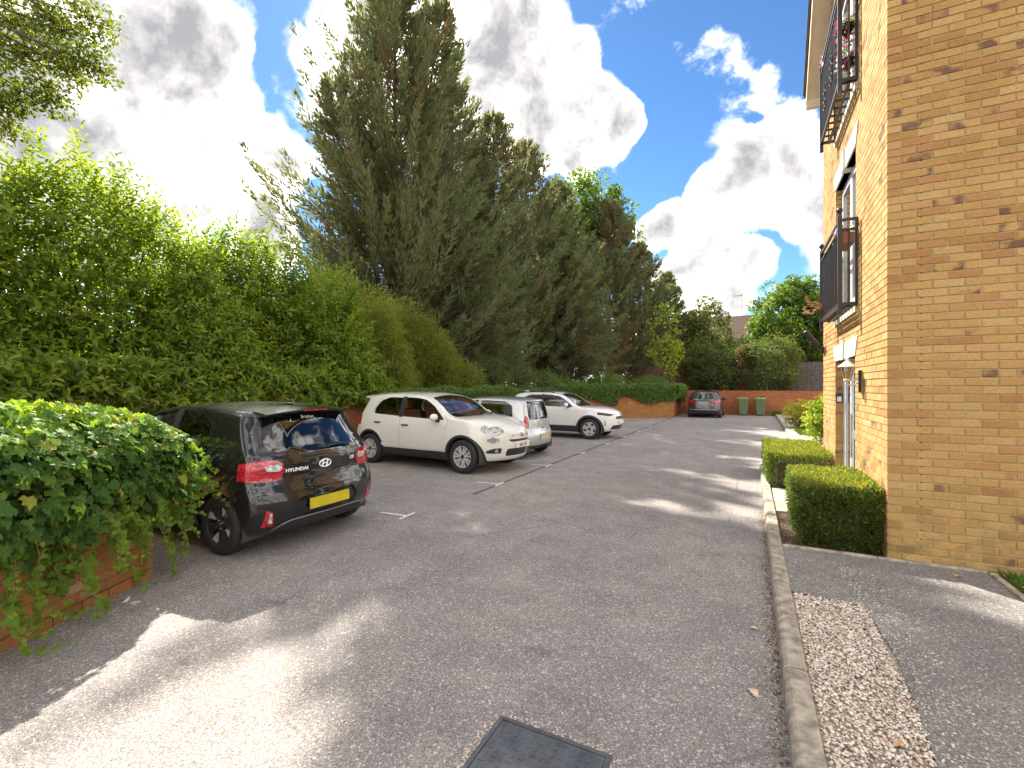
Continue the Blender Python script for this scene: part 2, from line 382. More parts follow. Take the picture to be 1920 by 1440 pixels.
def asphalt(name, base=0.115, tint=(1.0, 0.93, 0.885), stones=1.0):
    m, t, out = new_mat(name)
    pos = t.new('ShaderNodeNewGeometry').outputs['Position']
    flat = t.new('ShaderNodeVectorMath', {0: pos, 1: (1, 1, 0.2)}, operation='MULTIPLY').outputs[0]
    vo = t.new('ShaderNodeTexVoronoi', {'Vector': flat, 'Scale': 150.0})
    cell = t.new('ShaderNodeSeparateColor', {0: vo.outputs['Color']}).outputs[0]
    vo2 = t.new('ShaderNodeTexVoronoi', {'Vector': flat, 'Scale': 85.0})
    cell2 = t.new('ShaderNodeSeparateColor', {0: vo2.outputs['Color']}).outputs[1]
    big = t.noise(flat, 0.35, 5, 0.6); mid = t.noise(flat, 2.2, 5, 0.65); fine = t.noise(flat, 130, 3, 0.7)
    def c(k): return tuple(base*k*x for x in tint)
    col = t.ramp(cell, [(0.0, c(0.6)), (0.45, c(0.92)), (0.8, c(1.15)), (0.95, c(1.45)), (1.0, c(2.4*stones))])
    col = t.mix(t.mrange(cell2, 0.95, 0.97, 0, 0.6), col, c(2.6*stones))
    col = t.mix(t.mrange(cell2, 0.06, 0.03, 0, 0.6), col, c(0.45))
    col = t.mix(t.mrange(fine, 0.3, 0.7), t.mix(1.0, col, (0.7, 0.7, 0.7), 'MULTIPLY'), t.mix(1.0, col, (1.25, 1.25, 1.25), 'MULTIPLY'))
    col = t.mix(t.mrange(mid, 0.3, 0.7), t.mix(1.0, col, (0.87, 0.86, 0.87), 'MULTIPLY'), t.mix(1.0, col, (1.1, 1.08, 1.05), 'MULTIPLY'))
    col = t.mix(t.mrange(big, 0.35, 0.65), t.mix(1.0, col, (0.9, 0.9, 0.92), 'MULTIPLY'), t.mix(1.0, col, (1.08, 1.07, 1.04), 'MULTIPLY'))
    # old drips and worn spots, hair cracks
    dr = t.math('MULTIPLY', t.mrange(t.noise(flat, 1.3, 3, 0.6), 0.60, 0.70), t.mrange(t.noise(flat, 9, 4, 0.7), 0.42, 0.62))
    col = t.mix(t.math('MULTIPLY', dr, 0.6), col, c(0.4))
    pale = t.mrange(t.noise(flat, 0.8, 5, 0.7), 0.56, 0.72)
    col = t.mix(t.math('MULTIPLY', pale, 0.28), col, c(1.6))
    ck = t.new('ShaderNodeTexVoronoi', {'Vector': t.mix(0.04, flat, t.noise(flat, 2.0, 4, 0.6, out=1)), 'Scale': 0.28}, feature='DISTANCE_TO_EDGE').outputs[0]
    crack = t.math('MULTIPLY', t.mrange(ck, 0.0035, 0.0012), t.mrange(t.noise(flat, 0.7, 2, 0.5), 0.50, 0.60))
    col = t.mix(t.math('MULTIPLY', crack, 0.6), col, c(0.3))
    p = t.new('ShaderNodeBsdfPrincipled', {'Base Color': col, 'Roughness': 0.85, 'Specular IOR Level': 0.35})
    h = t.math('ADD', t.math('MULTIPLY', vo.outputs['Distance'], -1.0), t.math('MULTIPLY', fine, 0.5))
    b = t.new('ShaderNodeBump', {'Strength': 0.7, 'Distance': 0.006, 'Height': h})
    t.set(p, 'Normal', b.outputs[0]); t.l.new(p.outputs[0], out.inputs[0]); return m
M['asphalt'] = asphalt('asphalt', 0.285)
M['asphalt_path'] = asphalt('path_asphalt', 0.24, (1.0, 0.94, 0.89), 1.1)
M['asphalt_seam'] = asphalt('asphalt_seam', 0.13)
M['ground'] = simple('earth', (0.11, 0.085, 0.05), 1.0, var=0.4, vscale=2, bump=0.6, bscale=20)

def leaf_mat(name, stops, trans=0.4, rough=0.4, tcol=None, spec=0.4):
    m, t, out = new_mat(name)
    rnd = t.new('ShaderNodeAttribute', attribute_name='rnd').outputs['Fac']
    col = t.ramp(rnd, stops)
    p = t.new('ShaderNodeBsdfPrincipled', {'Base Color': col, 'Roughness': rough, 'Specular IOR Level': spec})
    tcm = t.mix(1.0, col, tcol or (2.3, 2.5, 0.7), 'MULTIPLY')
    tr = t.new('ShaderNodeBsdfTranslucent', {'Color': tcm})
    mx = t.new('ShaderNodeMixShader', {0: trans}); t.l.new(p.outputs[0], mx.inputs[1]); t.l.new(tr.outputs[0], mx.inputs[2])
    t.l.new(mx.outputs[0], out.inputs[0]); return m
M['laurel'] = leaf_mat('laurel_leaf', [(0, (0.09, 0.14, 0.03)), (0.4, (0.155, 0.22, 0.038)), (0.8, (0.24, 0.29, 0.045)), (1, (0.32, 0.33, 0.055))], 0.5, 0.42, (2.1, 2.1, 0.6), spec=0.35)
M['shrub_yellow'] = leaf_mat('yellow_green_leaf', [(0, (0.11, 0.135, 0.03)), (0.5, (0.175, 0.205, 0.038)), (0.9, (0.24, 0.25, 0.045)), (1, (0.28, 0.22, 0.07))], 0.5, 0.5, (2.0, 2.0, 0.7))
M['shrub_dark'] = leaf_mat('dark_green_leaf', [(0, (0.06, 0.085, 0.03)), (0.6, (0.095, 0.125, 0.045)), (1, (0.15, 0.16, 0.06))], 0.35, 0.45, spec=0.3)
M['conifer'] = leaf_mat('conifer_spray', [(0, (0.22, 0.15, 0.095)), (0.25, (0.17, 0.16, 0.088)), (0.6, (0.145, 0.175, 0.09)), (1, (0.20, 0.235, 0.10))], 0.42, 0.6, (1.6, 1.55, 1.0), 0.2)
M['broad'] = leaf_mat('broad_leaf', [(0, (0.048, 0.084, 0.018)), (0.6, (0.090, 0.144, 0.024)), (1, (0.156, 0.192, 0.036))], 0.42, 0.45)
M['broad_olive'] = leaf_mat('olive_leaf', [(0, (0.060, 0.072, 0.022)), (0.6, (0.102, 0.120, 0.030)), (1, (0.168, 0.168, 0.042))], 0.35, 0.5)
M['oak'] = leaf_mat('oak_leaf', [(0, (0.066, 0.078, 0.018)), (0.6, (0.108, 0.132, 0.024)), (1, (0.180, 0.180, 0.036))], 0.4, 0.45)
M['sapling'] = leaf_mat('lime_leaf', [(0, (0.16, 0.21, 0.02)), (0.6, (0.25, 0.30, 0.03)), (1, (0.34, 0.36, 0.05))], 0.45, 0.5)
M['ivy'] = leaf_mat('ivy_leaf', [(0, (0.055, 0.11, 0.032)), (0.4, (0.095, 0.18, 0.04)), (0.75, (0.18, 0.29, 0.045)), (0.96, (0.29, 0.38, 0.055)), (1, (0.38, 0.30, 0.07))], 0.42, 0.5, (2.2, 2.1, 0.5), spec=0.10)
M['ivy_far'] = leaf_mat('ivy_far_leaf', [(0, (0.07, 0.125, 0.03)), (0.6, (0.115, 0.185, 0.045)), (1, (0.18, 0.24, 0.055))], 0.38, 0.45, spec=0.3)
M['yew'] = leaf_mat('box_hedge_leaf', [(0, (0.06, 0.095, 0.025)), (0.45, (0.11, 0.16, 0.032)), (0.8, (0.20, 0.245, 0.045)), (1, (0.32, 0.28, 0.065))], 0.4, 0.45, (2.0, 2.0, 0.7))
M['gold'] = leaf_mat('golden_leaf', [(0, (0.14, 0.15, 0.02)), (0.6, (0.24, 0.22, 0.025)), (1, (0.34, 0.28, 0.04))], 0.35, 0.5)
M['grass'] = leaf_mat('grass_blade', [(0, (0.05, 0.12, 0.015)), (1, (0.11, 0.2, 0.03))], 0.35, 0.5)
M['rust'] = leaf_mat('rust_leaf', [(0, (0.11, 0.07, 0.035)), (1, (0.18, 0.12, 0.05))], 0.3, 0.6)
M['litter'] = leaf_mat('leaf_litter', [(0, (0.10, 0.05, 0.03)), (0.5, (0.22, 0.10, 0.05)), (0.8, (0.34, 0.22, 0.12)), (1, (0.5, 0.42, 0.3))], 0.05, 0.8)
def pebble_mat():
    m, t, out = new_mat('pebbles')
    rnd = t.new('ShaderNodeAttribute', attribute_name='rnd').outputs['Fac']
    col = t.ramp(rnd, [(0, (0.08, 0.07, 0.07)), (0.06, (0.32, 0.24, 0.19)), (0.2, (0.55, 0.47, 0.37)), (0.5, (0.70, 0.64, 0.55)), (0.75, (0.78, 0.73, 0.65)), (0.88, (0.55, 0.33, 0.21)), (1, (0.85, 0.82, 0.76))])
    p = t.new('ShaderNodeBsdfPrincipled', {'Base Color': col, 'Roughness': 0.75}); t.l.new(p.outputs[0], out.inputs[0]); return m
M['pebble'] = pebble_mat()
# ---------------------------------------------------------------- ground, road, kerbs, paths
def sheet(name, pts, z, mat, sub=None):
    o = obj(name, [(x, y, z) for x, y in pts], [tuple(range(len(pts)))], mat)
    return tag(o, kind='structure')
ZP = 0.085      # level of the footpath
def grid_sheet(name, x0, x1, y0, y1, z, mat, n=1):
    return sheet(name, [(x0, y0), (x1, y0), (x1, y1), (x0, y1)], z, mat)
grid_sheet('ground', -900, 900, -900, 900, -0.03, M['ground'])
sheet('car_park', [(-9.3, -14), (1.3, -14), (1.3, 31.6), (-9.3, 31.6)], 0.0, M['asphalt'])
sheet('bay_seam', [(-3.99, 6.4), (-3.92, 6.4), (-3.80, 27.1), (-3.90, 27.1)], 0.004, M['asphalt_seam'])

# footpath, gravel bed, soil beds
gedge = [(0.72, -6.0), (0.70, 1.0), (0.69, 2.0), (0.72, 2.65), (0.76, 3.1), (0.79, 3.6), (0.77, 4.0), (0.735, 4.34)]
sheet('footpath', gedge+[(0.29, 4.37), (0.29, 5.56), (1.85, 5.56), (1.85, -6.0)], ZP, M['asphalt_path'])
sheet('gravel_bed', [(0.28, -6.0)]+[(x+0.015, y) for x, y in gedge]+[(0.28, 4.4)], ZP-0.018, M['gravel_base'])
sheet('soil_bed', [(0.29, 5.6), (1.6, 5.6), (1.6, 7.05), (0.29, 7.05)], ZP-0.02, M['soil'])
sheet('soil_border', [(0.29, 8.62), (1.6, 8.62), (1.6, 12.5), (0.9, 12.5), (0.29, 11.3)], ZP-0.02, M['soil'])
sheet('side_bed', [(1.9, -6.0), (6.0, -6.0), (6.0, 5.6), (1.9, 5.6)], ZP-0.015, M['soil'])
sheet('side_path', [(0.95, 12.6), (6.0, 12.6), (6.0, 31.5), (1.3, 31.5), (1.27, 13.2)], ZP, M['slab'])

def tagk(o): return tag(o, kind='structure')
kerb = tagk(thing('kerb', None, None)); 
def kerb_stone(x0, y0, x1, y1, w=0.13, h=0.105):
    """one kerb stone between two points, its face towards the road rounded"""
    a, b = Vector((x0, y0, 0)), Vector((x1, y1, 0)); e = (b-a); L = e.length; e.normalize(); n = Vector((e.y, -e.x, 0))
    g = random.uniform(0.005, 0.009)
    prof = [(0, -0.05), (0.004, 0.05), (0.008, h-0.03), (0.018, h-0.01), (0.036, h), (w-0.01, h+0.001), (w, h-0.008), (w, -0.05)]
    V = [a+e*g+n*p+Vector((0, 0, q)) for p, q in prof]+[b-e*g+n*p+Vector((0, 0, q)) for p, q in prof]
    k = len(prof)
    F = [(i, i+1, k+i+1, k+i) for i in range(k-1)]+[tuple(range(k))[::-1], tuple(range(k, 2*k))]
    dz = random.uniform(-0.006, 0.006); dx = random.uniform(-.0025, .0025); V = [v+Vector((dx+random.uniform(-.002, .002), random.uniform(-.002, .002), dz+random.uniform(-.0015, .0015))) for v in V]
    return obj('kerb_stone', V, F, M['kerb'], kerb)
y = -6.0
while y < 10.9:
    kerb_stone(0.158, y, 0.158, y+0.915); y += 0.915
pts = [(0.158, y), (0.45, y+0.85), (0.80, y+1.65), (1.10, y+2.5)]
for (a, b) in zip(pts, pts[1:]): kerb_stone(*a, *b)
yy = pts[-1][1]; k = 0
while yy < 31:
    kerb_stone(1.10+0.008*k, yy, 1.108+0.008*k, min(yy+0.915, 31.4)); yy += 0.915; k += 1
# flush concrete edgings of the path
edging = tagk(thing('path_edging', None, None))
for i in range(2): obj('edging_stone', MB().bbox(0.292+i*0.785, 0.292+i*0.785+0.78, 5.556, 5.604, -0.05, ZP+0.017, 0.006).V, MB().bbox(0,1,0,1,0,1,.1).F, M['kerb'], edging)
for i in range(12): obj('edging_stone', MB().bbox(1.852, 1.90, 5.55-0.915*(i+1)+0.006, 5.55-0.915*i, -0.05, ZP+0.02, 0.006).V, MB().bbox(0,1,0,1,0,1,.1).F, M['kerb'], edging)
# slabs in front of the entrance
path = tagk(thing('entrance_path', None, None))
for i in range(2):
    for j in range(3):
        o = obj('paving_slab', MB().bbox(0.30+i*0.43, 0.30+i*0.43+0.424, 7.08+j*0.51, 7.08+j*0.51+0.504, 0.0, ZP+0.012+random.uniform(-.003, .003), 0.006).V, MB().bbox(0,1,0,1,0,1,.1).F, M['slab'], path)
lawn_z = ZP
sheet('lawn_soil', [(1.45, 18.3), (2.6, 18.3), (2.6, 20.4), (1.42, 20.4)], ZP+0.004, M['soil'])

# parking bay marks: a short line along each bay's side and a bar across its head
bay = 0
for (ex, ey, ang) in [(-4.10, 4.93, 3), (-3.97, 7.27, 2), (-3.95, 9.45, 2), (-3.90, 11.68, 2), (-3.86, 13.86, 2), (-3.85, 16.05, 2), (-3.84, 18.25, 2), (-3.83, 20.45, 2), (-3.82, 22.65, 2), (-3.80, 24.85, 2)]:
    bay += 1
    nth = ['first', 'second', 'third', 'fourth', 'fifth', 'sixth', 'seventh', 'eighth', 'ninth', 'tenth'][bay-1]
    lab = {1: 'white painted T mark on the asphalt beside the black hatchback', 2: 'white painted T mark on the asphalt in front of the cream white crossover'}.get(bay, 'white painted parking mark, %s of the row counted from the black hatchback' % nth)
    r = thing('bay_mark', lab, 'road marking', (ex, ey, 0.005), math.radians(ang), 'painted marks along the parking bays')
    lobj('line', [(-0.42, -0.022, 0), (0, -0.022, 0), (0, 0.022, 0), (-0.42, 0.022, 0)], [(0, 1, 2, 3)], M['white_line'], r)
    lobj('cross_bar', [(0.002, -0.17, 0.0008), (0.046, -0.17, 0.0008), (0.046, 0.17, 0.0008), (0.002, 0.17, 0.0008)], [(0, 1, 2, 3)], M['white_line'], r)

# inspection cover
mh = thing('manhole_cover', 'dark iron inspection cover let into the asphalt in the foreground', 'manhole cover', (-0.87, 1.84, 0))
x0, x1, y0, y1 = -1.165, -0.575, 1.52, 2.165
fr = MB()
for bx in ((x0, x1, y0, y0+0.022), (x0, x1, y1-0.022, y1), (x0, x0+0.022, y0+0.023, y1-0.023), (x1-0.022, x1, y0+0.023, y1-0.023)): fr.box(bx[0], bx[1], bx[2], bx[3], -0.05, 0.0075)
fr.build('frame', M['lead'], mh)
MB().bbox(x0+0.027, x1-0.027, y0+0.027, y1-0.027, -0.05, 0.0065, 0.002).build('lid', M['lead'], mh)
bars = MB()
for i in range(13):
    for j in range(14):
        cx, cy = x0+0.055+i*0.0405, y0+0.055+j*0.0415
        if (i+j) % 2: bars.box(cx-0.013, cx+0.013, cy-0.0045, cy+0.0045, 0.006, 0.009)
        else: bars.box(cx-0.0045, cx+0.0045, cy-0.013, cy+0.013, 0.006, 0.009)
tag(bars.build('raised_tread', M['lead'], mh), kind='stuff')
# stony rim of broken asphalt round the cover
n = 700; t = RNG.random(n)*4; s_ = (t % 1); k_ = t.astype(int)
ex = np.where(k_ == 0, x0+s_*(x1-x0), np.where(k_ == 1, x0+s_*(x1-x0), np.where(k_ == 2, x0, x1)))
ey = np.where(k_ == 0, y0, np.where(k_ == 1, y1, y0+s_*(y1-y0)))
ox = np.abs(RNG.normal(0, 0.022, n))+0.004
ex = ex+np.where(k_ == 2, -ox, np.where(k_ == 3, ox, 0)); ey = ey+np.where(k_ == 0, -ox, np.where(k_ == 1, ox, 0))
def pebbles(name, X, Y, Z, S, mat, parent=None, rnd=None):
    """small rough stones as one mesh"""
    bm = bmesh.new(); bmesh.ops.create_icosphere(bm, subdivisions=1, radius=1)
    tv = np.array([v.co[:] for v in bm.verts]); tf = np.array([[v.index for v in f.verts] for f in bm.faces]); bm.free()
    n = len(X)
    a = RNG.random(n)*6.28; sc = np.stack([S*(0.7+0.8*RNG.random(n)), S*(0.6+0.5*RNG.random(n)), S*(0.35+0.35*RNG.random(n))], 1)
    v = tv[None]*sc[:, None, :]*(1+0.25*(RNG.random((n, len(tv), 1))-0.5))
    vx = v[..., 0]*np.cos(a)[:, None]-v[..., 1]*np.sin(a)[:, None]+X[:, None]
    vy = v[..., 0]*np.sin(a)[:, None]+v[..., 1]*np.cos(a)[:, None]+Y[:, None]
    V = np.stack([vx, vy, v[..., 2]+Z[:, None]], 2).reshape(-1, 3)
    F = (tf[None]+(np.arange(n)*len(tv))[:, None, None]).reshape(-1, 3)
    r = np.repeat(RNG.random(n) if rnd is None else rnd, len(tv))
    return big_mesh(name, V, F, mat, parent, True, r)
o = pebbles('loose_chippings', ex, ey, np.full(n, 0.003), 0.003+0.004*RNG.random(n), M['pebble'], rnd=0.05+0.35*RNG.random(n))
tag(o, 'loose stone chippings round the edge of the inspection cover', 'gravel', kind='stuff')
# pale gravel strip beside the kerb
n = 10500
gy = 0.9+3.48*RNG.random(n)**0.8; gx = 0.30+0.46*RNG.random(n)
ge = np.interp(gy, [p[1] for p in gedge], [p[0] for p in gedge])
kp = gx < ge+0.01+RNG.normal(0, 0.012, n)
gx, gy = gx[kp], gy[kp]; n = len(gx)
o = pebbles('gravel', gx, gy, ZP-0.012+0.012*RNG.random(n), 0.005+0.007*RNG.random(n)**2, M['pebble'])
tag(o, 'pale pea gravel strip between the kerb and the footpath', 'gravel', kind='stuff')
# gravel and grit strayed on the path and along the kerb foot
n = 1300
sx = np.concatenate([0.70+np.abs(RNG.normal(0, 0.16, 800)), 0.15-np.abs(RNG.normal(0, 0.05, n-800))]); sy = np.concatenate([1.6+3.6*RNG.random(800), 1.4+7*RNG.random(n-800)])
sx = np.where((np.arange(n) < 800), np.minimum(sx, 1.8), sx)
sz = np.concatenate([np.full(800, ZP), np.full(n-800, 0.0)])
o = pebbles('stray_gravel', sx, sy, sz+0.002, 0.003+0.004*RNG.random(n), M['pebble'])
tag(o, 'pale pebbles strayed over the path and along the kerb foot', 'gravel', kind='stuff')
# ---------------------------------------------------------------- brick walls
BL, BH, BJ = 0.215, 0.065, 0.010
CO = BH+BJ
def brick_boxes(boxes, name, mat, parent, jitter=0.002):
    """boxes: (n,8,3) corner arrays -> one joined mesh with one random value for each brick"""
    B = np.asarray(boxes, float); n = len(B)
    B = B+np.clip(RNG.normal(0, jitter/3, (n, 1, 3)), -jitter/2, jitter/2)
    F = np.array([(0,3,2,1),(4,5,6,7),(0,1,5,4),(1,2,6,5),(2,3,7,6),(3,0,4,7)])
    FF = (F[None]+(np.arange(n)*8)[:, None, None]).reshape(-1, 4)
    return big_mesh(name, B.reshape(-1, 3), FF, mat, parent, False, np.repeat(RNG.random(n), 8))
def obox(o, e, nn, a0, a1, b0, b1, z0, z1):
    """box along e from a0 to a1, across nn from b0 to b1"""
    def P(a, b, z): q = o+e*a+nn*b; return (q.x, q.y, z)
    return [P(a0,b0,z0),P(a1,b0,z0),P(a1,b1,z0),P(a0,b1,z0),P(a0,b0,z1),P(a1,b0,z1),P(a1,b1,z1),P(a0,b1,z1)]
BOXF = [(0,3,2,1),(4,5,6,7),(0,1,5,4),(1,2,6,5),(2,3,7,6),(3,0,4,7)]
def brick_meshes(mat, n=10, dep=0.06):
    out = []
    for i in range(n):
        L = BL/2+random.uniform(-.002, .001); h = BH/2+random.uniform(-.0015, .001); q = 0.004
        def j(): return random.uniform(-.0018, .0018)
        # front face slightly chamfered, origin at the middle of the front face, front towards -Y
        V = [(-L,q,-h),(L,q,-h),(L,q,h),(-L,q,h),(-L+q+j(),0,-h+q+j()),(L-q+j(),0,-h+q+j()),(L-q+j(),0,h-q+j()),(-L+q+j(),0,h-q+j()),(-L,dep,-h),(L,dep,-h),(L,dep,h),(-L,dep,h)]
        F = [(4,5,6,7),(0,1,5,4),(1,2,6,5),(2,3,7,6),(3,0,4,7),(8,9,1,0),(9,10,2,1),(10,11,3,2),(11,8,0,3)]
        out.append(mesh_from('brick', V, F, mat))
    return out
def wall_run(root, A, B, h, thick, single=None, joined=None, mortar=None, course0=0, z0=0.0, coping=True, ends=(False, False), max_single=10**9):
    """a wall of stretcher bond from A to B (front = right hand side of A->B)"""
    A = Vector((*A, 0)); B = Vector((*B, 0)); e = (B-A); L = e.length; e.normalize(); nn = Vector((e.y, -e.x, 0))
    obj('core', obox(A, e, nn, 0.004, L-0.004, -thick+0.006, -0.008, z0-0.1, z0+h), BOXF, mortar, root)
    boxes = []; ang = math.atan2(e.y, e.x); c = 0; z = z0+BJ/2; off = wparent(root)
    while z+BH <= z0+h:
        a = -0.1125*(c % 2)
        while a < L-0.01:
            a0, a1 = max(a, 0.0), min(a+BL, L)
            if a1-a0 > 0.03:
                if single is not None and a1-a0 > 0.2 and max_single > 0:
                    o = bpy.data.objects.new('brick', random.choice(single))
                    q = A+e*((a0+a1)/2)+nn*random.uniform(-.002, .002)
                    link(o, root); o.location = (q.x-off.x, q.y-off.y, z+BH/2-off.z); o.rotation_euler = (random.uniform(-.012, .012), random.uniform(-.006, .006), ang+random.uniform(-.008, .008))
                    max_single -= 1
                else: boxes.append(obox(A, e, nn, a0, a1, -0.07, 0.0, z, z+BH))
            a += BL+BJ
        # brick ends seen at the wall's ends
        for end, on in ((0, ends[0]), (1, ends[1])):
            if not on: continue
            b = -thick+0.005
            if c % 2:  boxes.append(obox(A, e, nn, (L-0.05 if end else -0.0), (L+0.004 if end else 0.05), -thick, -0.0, z, z+BH))
            else:
                for (p, q) in ((-thick, -thick/2-0.005), (-thick/2+0.005, 0)): boxes.append(obox(A, e, nn, (L-0.05 if end else -0.004), (L+0.004 if end else 0.05), p, q, z, z+BH))
        z += CO; c += 1
    if coping:      # bricks on edge along the top
        a = 0.0
        while a < L:
            a1 = min(a+0.065, L)
            boxes.append(obox(A, e, nn, a, a1, -thick, 0.004, z, z+0.105)); a += 0.075
    tag(brick_boxes(boxes, 'brickwork', joined, root), kind='stuff')

# near wall under the ivy: its bricks stand large in the picture
near_wall = thing('garden_wall', 'low orange brick wall smothered in ivy in the near corner', 'wall', (-4.6, 1.7, 0))
NW_A, NW_B = (-2.87, -1.96), (-4.89, 2.34)
ob = brick_meshes(M['org1'])
# a red projecting plinth course runs along its foot
rb = MB(); e = (Vector((*NW_B, 0))-Vector((*NW_A, 0))); Ln = e.length; e.normalize(); nn = Vector((e.y, -e.x, 0))
NW_E, NW_N = e.copy(), nn.copy()
plinth = []
a = 0.0
while a < Ln-0.1:
    plinth.append(obox(Vector((*NW_A, 0)), e, nn, a, min(a+BL, Ln), -0.06, 0.028, -0.02, 0.075)); a += BL+BJ
pm = brick_boxes(plinth, 'plinth', M['red2'], near_wall); tag(pm, kind='stuff')
wall_run(near_wall, NW_A, NW_B, 1.13, 0.215, ob, M['org2'], M['mortar_red'], z0=0.08, coping=False, max_single=299)
side_wall = thing('retaining_wall', 'orange brick return wall running back beside the black hatchback', 'wall', (-6.9, 2.4, 0))
wall_run(side_wall, (-4.90, 2.345), (-8.9, 2.25), 1.20, 0.2, None, M['org2'], M['mortar_red'], coping=False)
back_wall = thing('retaining_wall', 'long red brick retaining wall behind the parked cars', 'wall', (-8.9, 12, 0))
# front face must look towards +X: run from +Y end to -Y end reversed gives right hand side +X
wall_run(back_wall, (-8.9, 2.25), (-8.9, 22.3), 1.42, 0.215, None, M['red2'], M['mortar_red'])
bay_wall = thing('retaining_wall', 'red brick wall at the far end of the bays under a thick mat of ivy', 'wall', (-6.3, 25, 0))
wall_run(bay_wall, (-8.9, 22.3), (-6.45, 24.95), 1.5, 0.215, None, M['red2'], M['mortar_red'])
wall_run(bay_wall, (-6.45, 24.95), (-3.82, 27.05), 1.5, 0.215, None, M['org2'], M['mortar_red'], ends=(False, True))
wall_run(bay_wall, (-3.82, 27.06), (-3.82, 31.5), 1.5, 0.215, None, M['red2'], M['mortar_red'])
far_wall = thing('boundary_wall', 'red brick boundary wall across the end of the car park behind the green bins', 'wall', (1.0, 31.6, 0))
wall_run(far_wall, (-3.8, 31.5), (9.0, 31.5), 1.40, 0.215, None, M['red2'], M['mortar_red'])
# earth held back behind the walls
def bed(name, pts, z): return sheet(name, pts, z, M['soil'])
bed('planting_bed', [(-3.1, -2.1), (-5.08, 2.12), (-9.05, 2.05), (-9.1, 22.4), (-6.6, 25.1), (-4.0, 27.2), (-4.0, 31.7), (9.0, 31.7), (60, 60), (-60, 60), (-60, -20), (-9, -20)], 1.15)
# ---------------------------------------------------------------- apartment block
BX, BY0, BY1 = 1.16, 5.62, 10.06       # street front plane x = BX, corner at BY0, far corner BY1
EAVE, PITCH = 6.92, 1.12
RIDGE_Y = (BY0+BY1)/2; 
bld = thing('apartment_block', 'buff yellow brick apartment block with black railed balconies', 'building', (BX+2, (BY0+BY1)/2, 0))
OPEN = [(7.17, 8.70, 0.0, 2.11), (7.12, 8.66, 2.72, 4.72), (7.12, 8.66, 5.47, 7.47)]     # y0,y1,z0,z1
DEEP = 7.5
mort = MB(); q = 0.008
def core_front():
    # piers and spandrels round the openings
    zt = EAVE
    mort.box(BX+q, BX+0.25, BY0+q, OPEN[0][0]-0.003, -0.1, zt)
    mort.box(BX+q, BX+0.25, 8.703, BY1-q, -0.1, zt)
    zs = [(2.11, 2.72), (4.72, 5.47)]
    for a, b in zs: mort.box(BX+q+0.0, BX+0.25, OPEN[0][0], 8.70, a, b)
    mort.box(BX+0.26, DEEP, BY0+q, BY0+0.25, -0.1, zt)
    mort.box(BX+0.26, DEEP, BY1-0.25, BY1-q, -0.1, zt)
    mort.box(DEEP, DEEP+0.2, BY0+q, BY1-q, -0.1, zt)
    # gable above
    top = EAVE+(RIDGE_Y-BY0)*PITCH
    mort.prism([(BY0+q, zt+.001), (7.12, zt+.001), (7.12, 7.47), (8.66, 7.47), (8.66, zt+.001), (BY1-q, zt+.001), (RIDGE_Y, top)], 'x', BX+q, BX+0.25)
core_front()
mort.build('wall', M['mortar'], bld)
singles = brick_meshes(M['buff1'], 14, 0.07)
cnt = 0; joined = []
O3 = Vector((0, 0, 0))
def abox(x0, x1, y0, y1, z0, z1): return [(x0,y0,z0),(x1,y0,z0),(x1,y1,z0),(x0,y1,z0),(x0,y0,z1),(x1,y0,z1),(x1,y1,z1),(x0,y1,z1)]
off = wparent(bld)
z = ZP+0.0-0.075; c = 0
zt_max = EAVE+(RIDGE_Y-BY0)*PITCH
while z < zt_max:
    z1 = z+BH
    # side face (towards -Y)
    if z < EAVE:
        x = BX
        if c % 2 == 0: joined.append(abox(BX, BX+BL, BY0, BY0+0.1025, z, z1)); x = BX+BL+BJ
        else: joined.append(abox(BX, BX+0.1025, BY0, BY0+BL, z, z1)); x = BX+0.1025+BJ
        while x < 3.4:
            if x < 2.2 and cnt < 300 and z > 0.0:
                o = bpy.data.objects.new('brick', random.choice(singles)); link(o, bld); cnt += 1
                o.location = (x+BL/2-off.x, BY0-off.y+random.uniform(-.0015, .0015), z+BH/2-off.z); o.rotation_euler = (random.uniform(-.01, .01), random.uniform(-.004, .004), random.uniform(-.006, .006))
            else: joined.append(abox(x, x+BL, BY0, BY0+0.08, z, z1))
            x += BL+BJ
    # street front (towards -X)
    lim0 = BY0 if z1 < EAVE else BY0+(z1-EAVE)/PITCH
    lim1 = BY1 if z1 < EAVE else BY1-(z1-EAVE)/PITCH
    y = BY0+(0.1025 if c % 2 == 0 else BL)+BJ
    free = [(lim0, lim1)]
    for (a, b, za, zb) in OPEN:
        if z1 > za and z < zb: free = [(lim0, a), (b, lim1)]
    while y < BY1:
        for (a, b) in free:
            p, q_ = max(y, a), min(y+BL, b)
            if q_-p > 0.02: joined.append(abox(BX, BX+0.09, p, q_, z, z1))
        y += BL+BJ
    z += CO; c += 1
# brick reveals of the door and windows (faces towards -Y seen at the far jamb)
for (a, b, za, zb) in OPEN:
    zz = za+0.01; c = 0
    while zz < zb-0.06:
        w_ = 0.1025 if c % 2 else 0.05
        joined.append(abox(BX+0.093, BX+0.19, b+0.0, b+0.08, zz, zz+BH)); zz += CO; c += 1
tag(brick_boxes(joined, 'brickwork', M['buff2'], bld, 0.0022), kind='stuff')

